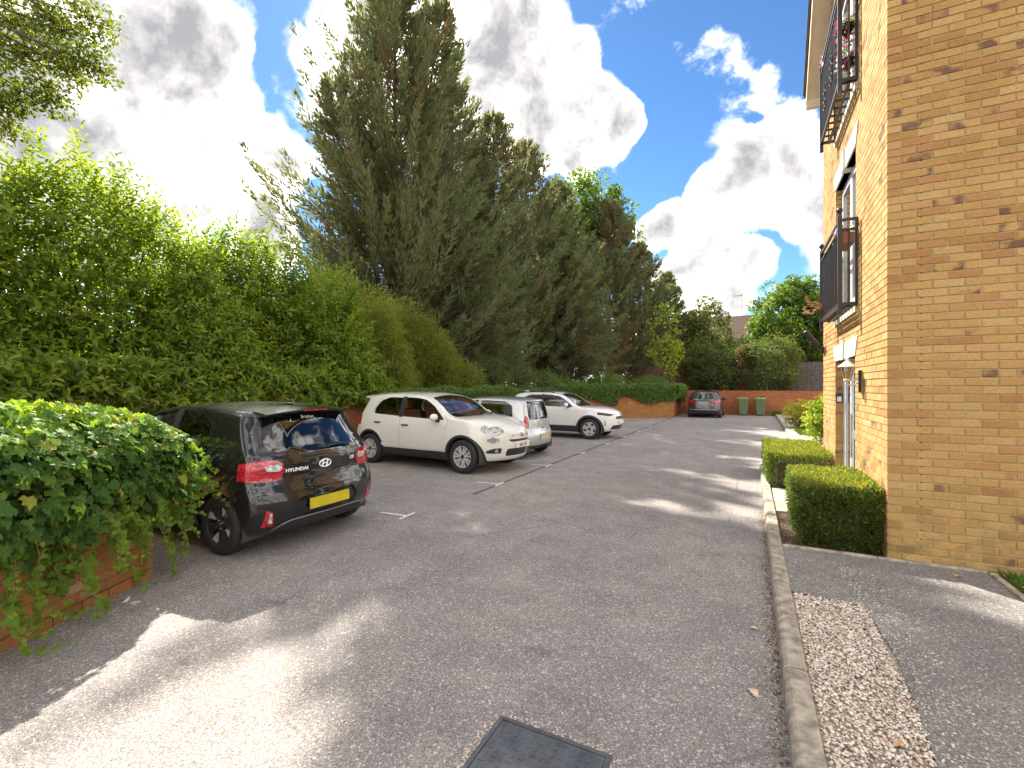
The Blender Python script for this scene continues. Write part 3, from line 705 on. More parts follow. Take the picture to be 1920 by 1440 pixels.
# flared stone lintels with a keystone
for (a, b, za, zb) in OPEN[:2]:
    h = 0.23; mid = (a+b)/2
    L = MB()
    L.prism([(a-0.02, zb), (mid-0.075, zb), (mid-0.095, zb+h), (a-0.17, zb+h)], 'x', BX-0.012, BX+0.1)
    L.prism([(mid+0.075, zb), (b+0.02, zb), (b+0.12, zb+h), (mid+0.095, zb+h)], 'x', BX-0.012, BX+0.1)
    lo = L.build('lintel', M['stone'], bld)
    MB().prism([(mid-0.07, zb-0.015), (mid+0.07, zb-0.015), (mid+0.09, zb+h+0.03), (mid-0.09, zb+h+0.03)], 'x', BX-0.035, BX+0.1).build('keystone', M['stone'], lo)

# entrance: white and blue-grey plastic door with a side light
a, b, za, zb = OPEN[0]; dx = BX+0.10
door = MB()
for (p, q_) in ((a, a+0.07), (b-0.07, b)): door.box(dx, dx+0.06, p, q_, ZP, zb)
door.box(dx, dx+0.06, a+0.07, b-0.07, zb-0.07, zb); door.box(dx, dx+0.06, 8.06, 8.13, ZP, zb-0.07); door.box(dx, dx+0.06, a+0.07, 8.06, ZP, ZP+0.02)
de = door.build('entrance_frame', M['upvc'], bld)
leaf = MB()
for (p, q_) in ((a+0.075, a+0.20), (7.93, 8.055)): leaf.box(dx+0.008, dx+0.05, p, q_, ZP+0.025, zb-0.075)
for (p, q_) in ((ZP+0.025, 0.42), (1.0, 1.12), (zb-0.2, zb-0.075)): leaf.box(dx+0.008, dx+0.05, a+0.20, 7.93, p, q_)
lf = leaf.build('door', M['bluegrey'], bld)
MB().box(dx+0.025, dx+0.032, a+0.20, 7.93, 0.42, 1.0).box(dx+0.025, dx+0.032, a+0.20, 7.93, 1.12, zb-0.2).build('pane', M['window_glass'], lf)
MB().tube([(dx-0.03, 7.87, 0.75), (dx-0.03, 7.87, 1.35)], 0.012, 8).tube([(dx-0.03, 7.87, 0.8), (dx+0.01, 7.87, 0.8)], 0.008, 6).tube([(dx-0.03, 7.87, 1.3), (dx+0.01, 7.87, 1.3)], 0.008, 6).build('handle', M['alloy'], lf)
sl = MB().box(dx+0.01, dx+0.05, 8.135, 8.625, ZP, 0.45).box(dx+0.01, dx+0.05, 8.135, 8.19, 0.45, zb-0.07).box(dx+0.01, dx+0.05, 8.57, 8.625, 0.45, zb-0.07).build('side_light', M['upvc'], bld)
MB().box(dx+0.025, dx+0.032, 8.19, 8.57, 0.45, zb-0.075).build('pane', M['window_glass'], sl)
MB().box(dx+0.07, dx+0.09, a-0.02, b+0.02, 0, 7.4).build('dark_backing', M['trim'], bld)  # dark sheet behind the panes, standing in for unlit rooms

# French windows behind the balconies
for k, (a, b, za, zb) in enumerate(OPEN[1:]):
    dx = BX+0.085
    f = MB()
    for (p, q_) in ((a, a+0.06), (b-0.06, b)): f.box(dx, dx+0.06, p, q_, za, zb)
    f.box(dx, dx+0.06, a+0.06, b-0.06, zb-0.06, zb); f.box(dx, dx+0.06, a+0.06, b-0.06, za, za+0.07)
    m_ = (a+b)/2
    for s_ in (0, 1):
        y0, y1 = (a+0.062, m_-0.002) if s_ == 0 else (m_+0.002, b-0.062)
        for (p, q_) in ((y0, y0+0.075), (y1-0.075, y1)): f.box(dx-0.012, dx+0.04, p, q_, za+0.073, zb-0.063)
        f.box(dx-0.012, dx+0.04, y0+0.075, y1-0.075, za+0.073, za+0.2); f.box(dx-0.012, dx+0.04, y0+0.075, y1-0.075, zb-0.14, zb-0.063)
    fo = f.build('french_window', M['upvc'], bld)
    for s_ in (0, 1):
        y0, y1 = (a+0.137, m_-0.077) if s_ == 0 else (m_+0.077, b-0.137)
        MB().box(dx+0.012, dx+0.02, y0, y1, za+0.2, zb-0.14).build('pane', M['window_glass'], fo)
    MB().box(BX-0.02, BX+0.08, a-0.05, b+0.05, za-0.07, za-0.002).build('sill', M['stone'], fo)

# Juliet balconies
def balcony(zb, zt, fancy):
    y0, y1, xo = 6.99, 8.66, BX-0.185
    root = bpy.data.objects.new('balcony', None); link(root, bld)
    root.location = Vector((BX, (y0+y1)/2, zb))-wparent(bld)
    mt = M['black_metal']; s = 0.02
    for (nm, za_, zb_) in (('bottom_rail', zb, zb+0.04), ('upper_rail', zt-0.15, zt-0.125), ('top_rail', zt-0.035, zt)):
        m = MB().box(xo-0.016, xo+0.016, y0+0.024, y1-0.024, za_, zb_)
        for yy in (y0, y1): m.box(xo+0.024, BX+0.0, yy-0.014, yy+0.014, za_+.001, zb_-.001)
        m.build(nm, mt, root)
    for yy in (y0, y1):
        MB().box(xo-0.022, xo+0.022, yy-0.022, yy+0.022, zb-0.12, zt+0.03).build('corner_post', mt, root)
        if not fancy:
            MB().lathe([(0.012, 0), (0.014, 0.02), (0.008, 0.03), (0.028, 0.05), (0.036, 0.075), (0.028, 0.1), (0.008, 0.115), (0.0, 0.12)], (xo, yy, zt+0.03), n=12).build('finial', mt, root, smooth=True)
        MB().box(BX-0.03, BX-0.004, yy-0.013, yy+0.013, zb+0.04, zt-0.036).build('wall_post', mt, root)
        MB().box((xo+BX)/2-0.008, (xo+BX)/2+0.008, yy-0.008, yy+0.008, zb+0.04, zt-0.15).build('baluster', mt, root)
    n = 15
    for i in range(1, n):
        yy = y0+(y1-y0)*i/n
        MB().box(xo-0.0075, xo+0.0075, yy-0.0075, yy+0.0075, zb+0.04, zt-0.15).build('baluster', mt, root)
    # open frame under the walkway and its brackets
    f = MB()
    for yy in np.linspace(y0+0.05, y1-0.05, 9): f.box(xo+0.017, BX-0.002, yy-0.012, yy+0.012, zb-0.005, zb+0.019)
    f.box((xo+BX)/2-0.015, (xo+BX)/2+0.015, y0+0.02, y1-0.02, zb-0.022, zb-0.006)
    f.build('floor_frame', mt, root)
    if fancy:
        for yc in (y0+0.62, y0+1.25):
            m = MB()
            for (dz, r) in ((0.52, 0.06), (0.64, 0.05), (0.40, 0.05)):
                for a_ in (0, 1):
                    cy = yc+(a_-0.5)*0.11
                    m.tube([(xo-0.012, cy+r*math.cos(t), zb+dz+r*math.sin(t)) for t in np.linspace(0, 2*math.pi, 15)], 0.006, 6)
            m.build('scroll_panel', mt, root)
    return root
balcony(2.72, 3.79, False)
balcony(5.47, 6.68, True)

# verge: cream bargeboard and soffit, dark tile edge
VX = BX-0.26
def slope(y): return EAVE+(RIDGE_Y-abs(y-RIDGE_Y)-BY0)*PITCH if True else 0
top = EAVE+(RIDGE_Y-BY0)*PITCH; ye0, ye1 = BY0-0.10, BY1+0.10; ze = EAVE-0.10*PITCH
def chevron(dz0, dz1):
    return [(ye0, ze+dz0), (RIDGE_Y, top+dz0), (ye1, ze+dz0), (ye1, ze+dz1), (RIDGE_Y, top+dz1), (ye0, ze+dz1)]
def chev_mesh(dz0, dz1, x0, x1, name, mat, parent):
    V = []; F = []
    for x in (x0, x1):
        for (dz) in (dz0, dz1):
            for (yy, zz) in ((ye0, ze), (RIDGE_Y, top), (ye1, ze)): V.append((x, yy, zz+dz))
    # index: x*6 + d*3 + k
    I = lambda a, b_, k: a*6+b_*3+k
    for k in (0, 1):
        F += [(I(0,0,k), I(0,0,k+1), I(0,1,k+1), I(0,1,k)), (I(1,0,k+1), I(1,0,k), I(1,1,k), I(1,1,k+1)),
              (I(0,0,k), I(1,0,k), I(1,0,k+1), I(0,0,k+1)), (I(0,1,k), I(0,1,k+1), I(1,1,k+1), I(1,1,k))]
    for k in (0, 2): F.append((I(0,0,k), I(0,1,k), I(1,1,k), I(1,0,k)))
    return obj(name, V, F, mat, parent)
chev_mesh(0.005, 0.22, VX, VX+0.02, 'bargeboard', M['cream'], bld)
chev_mesh(0.03, 0.05, VX+0.022, BX+0.02, 'soffit', M['cream'], bld)
roof = chev_mesh(0.225, 0.27, VX-0.03, DEEP+0.3, 'roof', M['tile'], bld)
for sgn in (0, 1):
    k = 0; Ls = math.hypot(RIDGE_Y-ye0, top-ze); nT = int(Ls/0.27)
    for i in range(nT):
        f0, f1 = i/nT, (i+1)/nT-0.004
        ya, yb = (ye0+(RIDGE_Y-ye0)*f0, ye0+(RIDGE_Y-ye0)*f1) if sgn == 0 else (ye1+(RIDGE_Y-ye1)*f0, ye1+(RIDGE_Y-ye1)*f1)
        zA, zB = ze+(top-ze)*f0, ze+(top-ze)*f1
        V = [(x, yy, zz+dz) for x in (VX-0.045, VX+0.3) for (yy, zz, dz) in ((ya, zA, 0.272), (yb, zB, 0.272), (yb, zB, 0.292), (ya, zA, 0.312))]
        obj('verge_tile', V, [(0,1,2,3), (7,6,5,4), (0,4,5,1), (1,5,6,2), (2,6,7,3), (3,7,4,0)], M['tile'], roof)
# end return of the eaves at the far corner
MB().box(VX+0.0, BX+0.3, BY1+0.008, BY1+0.11, EAVE-0.12, EAVE+0.02).build('eaves_return', M['cream'], bld)

# wall lantern by the door
lx, ly, lz = 1.03, 6.83, 1.80
lamp = thing('wall_lamp', 'white capped wall lantern on a curled bracket beside the entrance', 'lamp', (BX, ly, lz))
MB().bbox(BX-0.022, BX-0.001, ly-0.03, ly+0.03, lz-0.14, lz+0.12, 0.006).build('back_plate', M['black_metal'], lamp)
MB().tube([(BX-0.02, ly, lz-0.02), (BX-0.06, ly, lz-0.055), (lx+0.03, ly, lz-0.06), (lx, ly, lz-0.045), (lx, ly, lz-0.0)], 0.009, 8).tube([(BX-0.02, ly, lz+0.03), (BX-0.05, ly, lz+0.02), (lx+0.04, ly, lz-0.04)], 0.006, 6).build('bracket', M['alloy'], lamp, smooth=True)
MB().lathe([(0.0, 0.0), (0.03, 0.0), (0.036, 0.02), (0.07, 0.16)], (lx, ly, lz), n=6).build('glass', M['glass_clear'], lamp)
fm = MB()
for k in range(6):
    an = 2*math.pi*k/6; fm.tube([(lx+0.036*math.cos(an), ly+0.036*math.sin(an), lz+0.02), (lx+0.071*math.cos(an), ly+0.071*math.sin(an), lz+0.16)], 0.004, 5)
fm.lathe([(0.02, -0.012), (0.04, -0.008), (0.04, 0.012), (0.03, 0.02)], (lx, ly, lz), n=12).build('frame', M['cream'], lamp)
MB().lathe([(0.0, 0.16), (0.098, 0.158), (0.1, 0.165), (0.06, 0.195), (0.03, 0.225), (0.014, 0.235), (0.018, 0.25), (0.008, 0.268), (0.0, 0.27)], (lx, ly, lz), n=16).build('cap', M['stone'], lamp, smooth=True, sharp=40)
MB().lathe([(0.0, 0.03), (0.014, 0.03), (0.016, 0.05), (0.028, 0.075), (0.026, 0.1), (0.0, 0.115)], (lx, ly, lz), n=12).build('bulb', M['bulb'], lamp, smooth=True)
# door entry panel on the far jamb
ip = thing('entry_panel', 'small grey door entry panel with camera beside the entrance', 'intercom', (BX+0.04, 8.69, 1.5))
MB().bbox(BX+0.005, BX+0.085, 8.672, 8.699, 1.48, 1.62, 0.006).build('housing', M['black_metal'], ip)
MB().box(BX+0.017, BX+0.073, 8.669, 8.673, 1.495, 1.57).build('face_plate', M['alloy'], ip)
MB().box(BX+0.03, BX+0.06, 8.668, 8.6725, 1.583, 1.605).build('lens', M['black_letter'], ip)
# floodlight tube on the far corner
cc = thing('security_light', 'black tubular security light sticking out from the far corner of the block', 'security light', (BX-0.02, BY1-0.02, 2.35))
MB().bbox(BX-0.05, BX-0.002, BY1-0.1, BY1-0.02, 2.32, 2.44, 0.008).build('base', M['black_metal'], cc)
MB().tube([(BX-0.03, BY1-0.06, 2.40), (BX-0.12, BY1-0.07, 2.43), (BX-0.15, BY1-0.07, 2.47)], 0.012, 8).build('arm', M['black_metal'], cc, smooth=True)
MB().tube([(BX-0.08, BY1-0.06, 2.44), (BX-0.10, BY1-0.06, 2.46), (BX-0.28, BY1-0.08, 2.72), (BX-0.285, BY1-0.08, 2.73)], [0.03, 0.045, 0.045, 0.03], 12).build('tube', M['black_metal'], cc, smooth=True, sharp=40)
# ---------------------------------------------------------------- foliage
def unit(a): return a/np.maximum(np.linalg.norm(a, axis=-1, keepdims=True), 1e-9)
# leaf templates: (x across, y along, z off the blade), faces as triangles
T_KITE = (np.array([(0, 0, 0), (0.5, 0.45, 0.12), (0, 1, -0.05), (-0.5, 0.45, 0.12)]), np.array([(0, 1, 2), (0, 2, 3)]))
T_OVAL = (np.array([(0, 0, 0), (0.36, 0.25, 0.10), (0.45, 0.55, 0.10), (0, 1, -0.12), (-0.45, 0.55, 0.10), (-0.36, 0.25, 0.10), (0, 0.5, 0.0)]),
          np.array([(0, 1, 6), (1, 2, 6), (2, 3, 6), (3, 4, 6), (4, 5, 6), (5, 0, 6)]))
T_LAUR = (np.array([(0, 0, 0), (0.42, 0.3, 0.10), (0.40, 0.66, 0.09), (0, 1, -0.10), (-0.40, 0.66, 0.09), (-0.42, 0.3, 0.10)]), np.array([(0, 1, 2), (0, 2, 3), (0, 3, 4), (0, 4, 5)]))
T_IVY = (np.array([(0, 0, 0), (0.27, -0.13, 0.04), (0.52, 0.16, -0.03), (0.37, 0.36, 0.06), (0.40, 0.60, -0.02), (0.19, 0.68, 0.05), (0, 1.0, -0.10), (-0.19, 0.68, 0.05), (-0.40, 0.60, -0.02), (-0.37, 0.36, 0.06), (-0.52, 0.16, -0.03), (-0.27, -0.13, 0.04), (0, 0.4, 0.0)]),
         np.array([(0, 1, 12), (1, 2, 12), (2, 3, 12), (3, 4, 12), (4, 5, 12), (5, 6, 12), (6, 7, 12), (7, 8, 12), (8, 9, 12), (9, 10, 12), (10, 11, 12), (11, 0, 12)]))
T_SPRAY = (np.array([(0, 0, 0), (0.5, 0.3, 0.1), (0.18, 0.62, 0.0), (0.0, 1.0, 0.1), (-0.18, 0.62, 0.0), (-0.5, 0.3, 0.1)]),
           np.array([(0, 1, 2), (0, 2, 4), (0, 4, 5), (2, 3, 4)]))
def leaves_arrays(P, D, N, L, W, tmpl):
    tv, tf = tmpl
    D = unit(D); S = unit(np.cross(D, N)); Nn = np.cross(S, D)
    n = len(P); L = np.broadcast_to(np.asarray(L, float), (n,)); W = np.broadcast_to(np.asarray(W, float), (n,))
    V = P[:, None, :]+S[:, None, :]*(tv[None, :, 0, None]*W[:, None, None])+D[:, None, :]*(tv[None, :, 1, None]*L[:, None, None])+Nn[:, None, :]*(tv[None, :, 2, None]*L[:, None, None])
    F = (tf[None]+(np.arange(n)*len(tv))[:, None, None]).reshape(-1, tf.shape[1])
    return V.reshape(-1, 3), F, len(tv)
def leaves(name, P, D, N, L, W, tmpl, mat, parent, rnd=None):
    V, F, k = leaves_arrays(P, D, N, L, W, tmpl)
    r = RNG.random(len(P)) if rnd is None else rnd
    return big_mesh(name, V, F, mat, parent, False, np.repeat(np.clip(r, 0, 1), k))
def rand_dirs(n):
    return unit(RNG.normal(size=(n, 3)))
def clumps_crown(name, C, R, per, L, W, tmpl, mat, parent, up=0.3, shell=0.55, light=None, droop=0.0):
    """leaves in many clumps: C (m,3) centres, R (m,) radii, per = leaves in each clump"""
    C = np.asarray(C, float); m = len(C); R = np.broadcast_to(np.asarray(R, float), (m,))
    idx = np.repeat(np.arange(m), per); n = len(idx)
    d = rand_dirs(n); rr = R[idx]*(shell+(1-shell)*RNG.random(n))**(1/2)
    P = C[idx]+d*rr[:, None]*np.array([1, 1, 0.8])
    N = unit(d+np.array([0, 0, up+0.3])+0.6*rand_dirs(n))
    D = unit(np.cross(N, rand_dirs(n))+0.5*d+np.array([0, 0, -droop]))
    cl = RNG.random(m)
    r = 0.55*cl[idx]+0.45*RNG.random(n)
    return leaves(name, P, D, N, L*(0.7+0.6*RNG.random(n)), W*(0.7+0.6*RNG.random(n)), tmpl, mat, parent, r)
def shoots(name, B, A, nl, slen, L, W, tmpl, mat, parent, spread=0.9):
    """leafy shoots: base points B, axes A, nl leaves along each"""
    m = len(B); A = unit(A); idx = np.repeat(np.arange(m), nl); n = len(idx)
    t = np.tile((np.arange(nl)+0.5)/nl, m)
    sl = np.broadcast_to(np.asarray(slen, float), (m,))[idx]
    side = unit(np.cross(A, rand_dirs(m)))[idx]; ax = A[idx]; third = np.cross(ax, side)
    ang = np.tile(np.arange(nl)*2.4, m)+RNG.random(n)*0.8
    radial = side*np.cos(ang)[:, None]+third*np.sin(ang)[:, None]
    P = B[idx]+ax*(t*sl)[:, None]
    D = unit(radial*spread+ax*(0.35+0.6*t)[:, None]+0.15*rand_dirs(n)+np.array([0, 0, -0.12]))
    N = unit(ax*0.8+np.array([0, 0, 0.6])+0.35*rand_dirs(n))
    r = np.clip(0.30*RNG.random(m)[idx]+0.30*RNG.random(n)+0.40*t**2*(RNG.random(m) > 0.35)[idx], 0, 1)
    return leaves(name, P, D, N, L*(0.65+0.6*RNG.random(n)), W*(0.65+0.6*RNG.random(n)), tmpl, mat, parent, r)
def trunk(name, pts, r0, r1, mat, parent, n=9):
    k = len(pts); rs = [r0+(r1-r0)*i/(k-1) for i in range(k)]
    return MB().tube(pts, rs, n).build(name, mat, parent, smooth=True)
def wobble(a, b, k, amp):
    a, b = Vector(a), Vector(b)
    return [a.lerp(b, i/(k-1))+(Vector((random.gauss(0, amp), random.gauss(0, amp), 0)) if 0 < i < k-1 else Vector()) for i in range(k)]

def conifer(name, label, x, y, z0, H, R, nb, per, mat='conifer', clear=0.06, group='evergreens behind the retaining wall', leaders=((0, 0, 1.0, 1.0),), spray=(0.30, 0.075), pexp=0.62, wild=1.0, rise_k=(0.30, 0.80), tone=0.0):
    """upswept cypress with one or more leaders; each has ascending branches carrying feathery sprays"""
    root = thing(name, label, 'tree', (x, y, z0), group=group)
    br = MB(); PP = []; DD = []; LL = []; RR = []
    for (lx, ly, lh, lr) in leaders:
        Hh = H*lh; Rr = R*lr
        axis = lambda h: np.array([x+lx*(h/Hh)**1.3, y+ly*(h/Hh)**1.3, z0+h])
        trunk('trunk', [tuple(axis(max(0, Hh*0.98*i/8)-(0.3 if i == 0 else 0)) if i else np.array([x+lx*.03, y+ly*.03, z0-0.3])) for i in range(9)], 0.10+0.14*lr, 0.015, M['bark'], root)
        n_b = int(nb*lh*(0.35+0.65*lr))
        for i in range(n_b):
            f = (i+0.5)/n_b
            h = Hh*(clear+(1-clear)*f**0.95)
            prof = (1-(h/Hh))**pexp*min(1.0, 0.62+1.5*h/Hh)
            rad = Rr*prof*random.uniform(0.60, 1.0+0.28*wild*random.random())+0.30
            az = i*2.399+random.uniform(-.6, .6)
            rise = rad*random.uniform(*rise_k)+0.2; dead = random.random() < 0.10
            d2 = np.array([math.cos(az), math.sin(az), 0])
            b0 = axis(max(0.05, h*0.93-0.12*rad))
            ts = np.linspace(0, 1, 7)
            cur = b0+d2*(rad*ts**0.85)[:, None]+np.array([0, 0, 1])*(rise*ts**1.55)[:, None]
            if rad > 0.8: br.tube([tuple(c) for c in cur[:6]], [0.035*(1-t*0.85)*(0.5+rad/R/2) for t in ts[:6]], 4, cap=False)
            n = int(per*(0.30+0.70*rad/R))
            t = 0.15+0.85*RNG.random(n)**0.75
            pos = np.stack([np.interp(t, ts, cur[:, k]) for k in range(3)], 1)
            tang = unit(np.stack([np.interp(np.minimum(t+0.05, 1), ts, cur[:, k]) for k in range(3)], 1)-np.stack([np.interp(np.maximum(t-0.05, 0), ts, cur[:, k]) for k in range(3)], 1))
            wid = 0.07+0.50*min(1, rad/3.5)*(1-t)**0.9
            side = rand_dirs(n)*np.array([1, 1, 0.8]); side -= tang*(side*tang).sum(1, keepdims=True)
            pos = pos+side*(wid*RNG.random(n)**0.6)[:, None]
            PP.append(pos); DD.append(unit(tang*1.25+unit(side)*0.65+np.array([0, 0, 0.12])+0.25*rand_dirs(n)))
            LL.append(spray[0]*(0.6+0.8*RNG.random(n))*(1-0.25*t)); RR.append(np.clip(tone+(0.05 if dead else 0.22+0.45*random.random())+0.35*(RNG.random(n)-0.3)+0.30*(t-0.6), 0, 1))
    br.build('branches', M['bark'], root)
    P, D = np.concatenate(PP), np.concatenate(DD); L = np.concatenate(LL)
    N = unit(np.cross(D, rand_dirs(len(P))))
    leaves('crown', P, D, N, L, L*spray[1]/spray[0], T_SPRAY, M[mat], root, np.concatenate(RR))
    return root

# --- the evergreens behind the cars, tallest first
conifer('cypress_tree', 'tallest feathery cypress, rising out of the top of the picture', -14.0, 16.1, 1.1, 19.6, 6.2, 410, 150, clear=0.03, spray=(0.36, 0.095), pexp=0.68,
        leaders=((0.0, 0.0, 1.0, 1.0), (-2.2, -1.7, 0.745, 0.55), (1.7, 1.5, 0.96, 0.55)), wild=1.5)
conifer('cypress_tree', 'tall cypress with spiky leaders just behind the tallest one', -14.2, 20.9, 1.1, 17.5, 4.6, 330, 105, pexp=0.62, tone=0.08, spray=(0.34, 0.10))
conifer('cypress_tree', 'slim tall cypress second from the tallest one', -12.7, 22.7, 1.1, 16.5, 4.0, 310, 105, pexp=0.66, leaders=((0, 0, 1, 1), (-1.0, -0.8, 0.9, 0.5)), tone=-0.04, spray=(0.34, 0.10))
conifer('cypress_tree', 'dark cypress in the middle of the row above the white crossovers', -12.0, 25.4, 1.1, 15.9, 4.6, 330, 105, pexp=0.68, tone=0.03, spray=(0.34, 0.10))
conifer('cypress_tree', 'dense cypress left of the bright broadleaf crown', -11.4, 28.8, 1.1, 14.7, 4.6, 320, 110, pexp=0.70, leaders=((0, 0, 1, 1), (-1.1, -0.6, 0.93, 0.5)), tone=0.14, spray=(0.36, 0.11))
conifer('cypress_tree', 'drooping dark cypress hanging low over the end of the bays', -9.9, 27.0, 1.1, 9.2, 3.7, 280, 120, clear=0.02, rise_k=(-0.25, 0.35), tone=-0.05)
conifer('cypress_tree', 'brownish cypress towards the far end of the row', -9.4, 34.2, 1.1, 15.0, 4.4, 260, 105, spray=(0.42, 0.13), pexp=0.65, tone=-0.14)
conifer('cypress_tree', 'lower dark cypress at the right end of the row', -7.8, 37.4, 1.1, 12.2, 4.0, 240, 100, spray=(0.42, 0.13), pexp=0.7, tone=-0.05)
conifer('cypress_tree', 'small pointed cypress last of the row beside the lime green sapling', -6.2, 40.4, 1.1, 10.4, 3.2, 200, 95, spray=(0.42, 0.13), pexp=0.8, tone=0.05, rise_k=(0.1, 0.45))
conifer('cypress_tree', 'low spreading cypress under the tallest one, in front of the board fence', -11.8, 18.6, 1.1, 8.4, 3.7, 240, 115, clear=0.05, rise_k=(0.0, 0.5), tone=0.1)

def broad_tree(name, label, x, y, z0, H, R, nclump, per, L, W, mat, tmpl=T_KITE, crown_z=None, group=None, flat=1.0, tr=0.14, clump_r=0.55):
    root = thing(name, label, 'tree', (x, y, z0), group=group)
    cz = crown_z or (z0+H*0.62)
    C = []
    while len(C) < nclump:
        d = rand_dirs(1)[0]; r = RNG.random()**0.4
        p = np.array([x, y, cz])+d*r*np.array([R, R, (z0+H-cz)*flat])
        if mnoise.noise(Vector(p)*0.45) > -0.28: C.append(p)
    C = np.array(C)
    top = (x, y, cz+0.3*(z0+H-cz))
    trunk('trunk', wobble((x, y, z0-0.3), top, 6, 0.08), tr, tr*0.35, M['bark'], root)
    br = MB()
    for p in C[::max(1, nclump//45)]:
        a = Vector((x, y, z0+(cz-z0)*random.uniform(.55, 1.1)))
        br.tube([a, a.lerp(Vector(p), 0.5)+Vector((0, 0, -0.15)), Vector(p)], [tr*0.3, tr*0.2, 0.01], 5, cap=False)
    br.build('branches', M['bark'], root)
    clumps_crown('crown', C, clump_r*(0.6+0.8*RNG.random(len(C))), per, L, W, tmpl, M[mat], root)
    return root
TB = 'broadleaf trees beyond the walls'
broad_tree('broadleaf_tree', 'bright green broadleaf tree showing between the dark cypresses', -12.0, 35.6, 1.1, 17.6, 4.0, 170, 90, 0.30, 0.20, 'broad', group=TB, clump_r=0.8, crown_z=13)
broad_tree('broadleaf_tree', 'olive green broadleaf tree above the dark grey hatchback', -3.3, 40.0, 1.1, 7.2, 2.5, 120, 90, 0.22, 0.14, 'broad_olive', group=TB, crown_z=5.2)
broad_tree('broadleaf_tree', 'large round green tree left of the apartment block', 2.6, 42.0, 1.1, 9.2, 2.9, 190, 110, 0.22, 0.14, 'broad', group=TB, crown_z=6.6, clump_r=0.6)
broad_tree('broadleaf_tree', 'olive tree leaning behind the round tree and the block', 5.2, 44.0, 1.1, 8.2, 2.8, 130, 100, 0.22, 0.14, 'broad_olive', group=TB, crown_z=5.6)
broad_tree('sapling', 'lime green young tree standing in front of the dark cypresses', -5.0, 31.9, 1.1, 6.0, 1.15, 44, 26, 0.17, 0.12, 'sapling', tr=0.05, crown_z=4.4, clump_r=0.35)

def bush(name, label, C, R, nclump, per, L, W, mat, tmpl=T_KITE, group=None, clump_r=0.22, cat='shrub'):
    """rounded shrub: an ellipsoid of clumps standing on stems"""
    x, y, z0 = C; rx, ry, rz = R
    root = thing(name, label, cat, (x, y, z0), group=group)
    d = rand_dirs(nclump); r = (0.35+0.65*RNG.random(nclump))**0.5
    P = np.array([x, y, z0+rz])+d*r[:, None]*np.array([rx, ry, rz])
    P[:, 2] = np.maximum(P[:, 2], z0+0.04)
    st = MB()
    for p in P[::max(1, nclump//14)]: st.tube([(x+random.uniform(-.1, .1)*rx, y+random.uniform(-.1, .1)*ry, z0-0.05), tuple((np.array([x, y, z0])*0.4+p*0.6)), tuple(p)], [0.018, 0.012, 0.004], 5, cap=False)
    st.build('stems', M['bark'], root)
    clumps_crown('foliage', P, clump_r*(0.6+0.8*RNG.random(nclump)), per, L, W, tmpl, M[mat], root)
    return root

# --- laurel hedge on the raised bed at the left
hedge = thing('laurel_hedge', 'tall bright green laurel hedge on the raised bed at the left', 'hedge', (-11, 3.5, 1.15))
def hedge_top(y): return np.interp(y, [-4, 2.2, 4.5, 6.5, 8.5, 10.5], [5.0, 4.85, 4.6, 4.4, 4.3, 4.1])
m = 11500
hy = -4+13.6*RNG.random(m); ht = hedge_top(hy)+0.35*np.sin(hy*2.1)+RNG.normal(0, 0.22, m)
hz = 1.15+(ht-1.15)*RNG.random(m)**0.85
hx = -9.35-0.55*np.sin(hy*1.7+hz*0.9)*0.6-0.25*(hz-1.2)/4-2.3*RNG.random(m)**2.0
k = np.array([mnoise.noise(Vector((a*0.8, b*0.8, c_*0.8))) for a, b, c_ in zip(hx, hy, hz)]) > -0.30
k |= RNG.random(m) < 0.25
hx, hy, hz = hx[k], hy[k], hz[k]; m = len(hx)
topw = np.clip((hz-hedge_top(hy)+0.9)/0.9, 0, 1)
A = np.stack([0.9*(1-0.6*topw)+0.4*RNG.normal(size=m), 0.45*RNG.normal(size=m)-0.1, 0.55+0.9*topw+0.35*RNG.normal(size=m)], 1)
shoots('foliage', np.stack([hx, hy, hz], 1), A, 11, 0.42+0.2*RNG.random(m), 0.12, 0.052, T_LAUR, M['laurel'], hedge)
st = MB()
for yy in np.arange(-3.5, 9.6, 0.55):
    a = Vector((-10.4+random.uniform(-.3, .3), yy, 1.05))
    for q in range(2): st.tube([a, a+Vector((random.uniform(-.2, .4), random.uniform(-.3, .3), 1.6)), a+Vector((random.uniform(0, .9), random.uniform(-.6, .6), float(hedge_top(yy))-1.6))], [0.04, 0.03, 0.012], 5, cap=False)
st.build('stems', M['bark'], hedge)
# larger, darker leaves deep in the hedge, backing its gaps
m = 9000; by = -4+13.8*RNG.random(m); bz = 1.15+(hedge_top(by)-1.35)*RNG.random(m); P_ = np.stack([-10.9-1.0*RNG.random(m), by, bz], 1)
leaves('inner_foliage', P_, unit(rand_dirs(m)+np.array([0, 0, -0.3])), unit(np.array([1.0, -0.4, 0.4])+0.5*rand_dirs(m)), 0.22, 0.11, T_LAUR, M['laurel'], hedge, 0.5*RNG.random(m))
# bold young shoots with larger leaves on the face of the hedge
m = 420; by = -3+12.4*RNG.random(m); bz = 1.3+(hedge_top(by)-1.5)*RNG.random(m)**1.3
shoots('young_shoots', np.stack([-9.45-0.4*RNG.random(m), by, bz], 1), np.stack([np.ones(m), 0.6*RNG.normal(size=m)-0.3, 0.25+0.4*RNG.normal(size=m)], 1), 9, 0.42, 0.175, 0.07, T_LAUR, M['laurel'], hedge, 1.0)
# low boughs hanging over the top of the back wall
m = 900; by = 2.2+7.5*RNG.random(m)
shoots('low_boughs', np.stack([-9.3+0.5*RNG.random(m), by, 1.25+0.9*RNG.random(m)], 1), np.stack([np.ones(m), 0.5*RNG.normal(size=m)-0.2, -0.1+0.35*RNG.normal(size=m)], 1), 9, 0.4, 0.14, 0.058, T_LAUR, M['laurel'], hedge, 1.0)
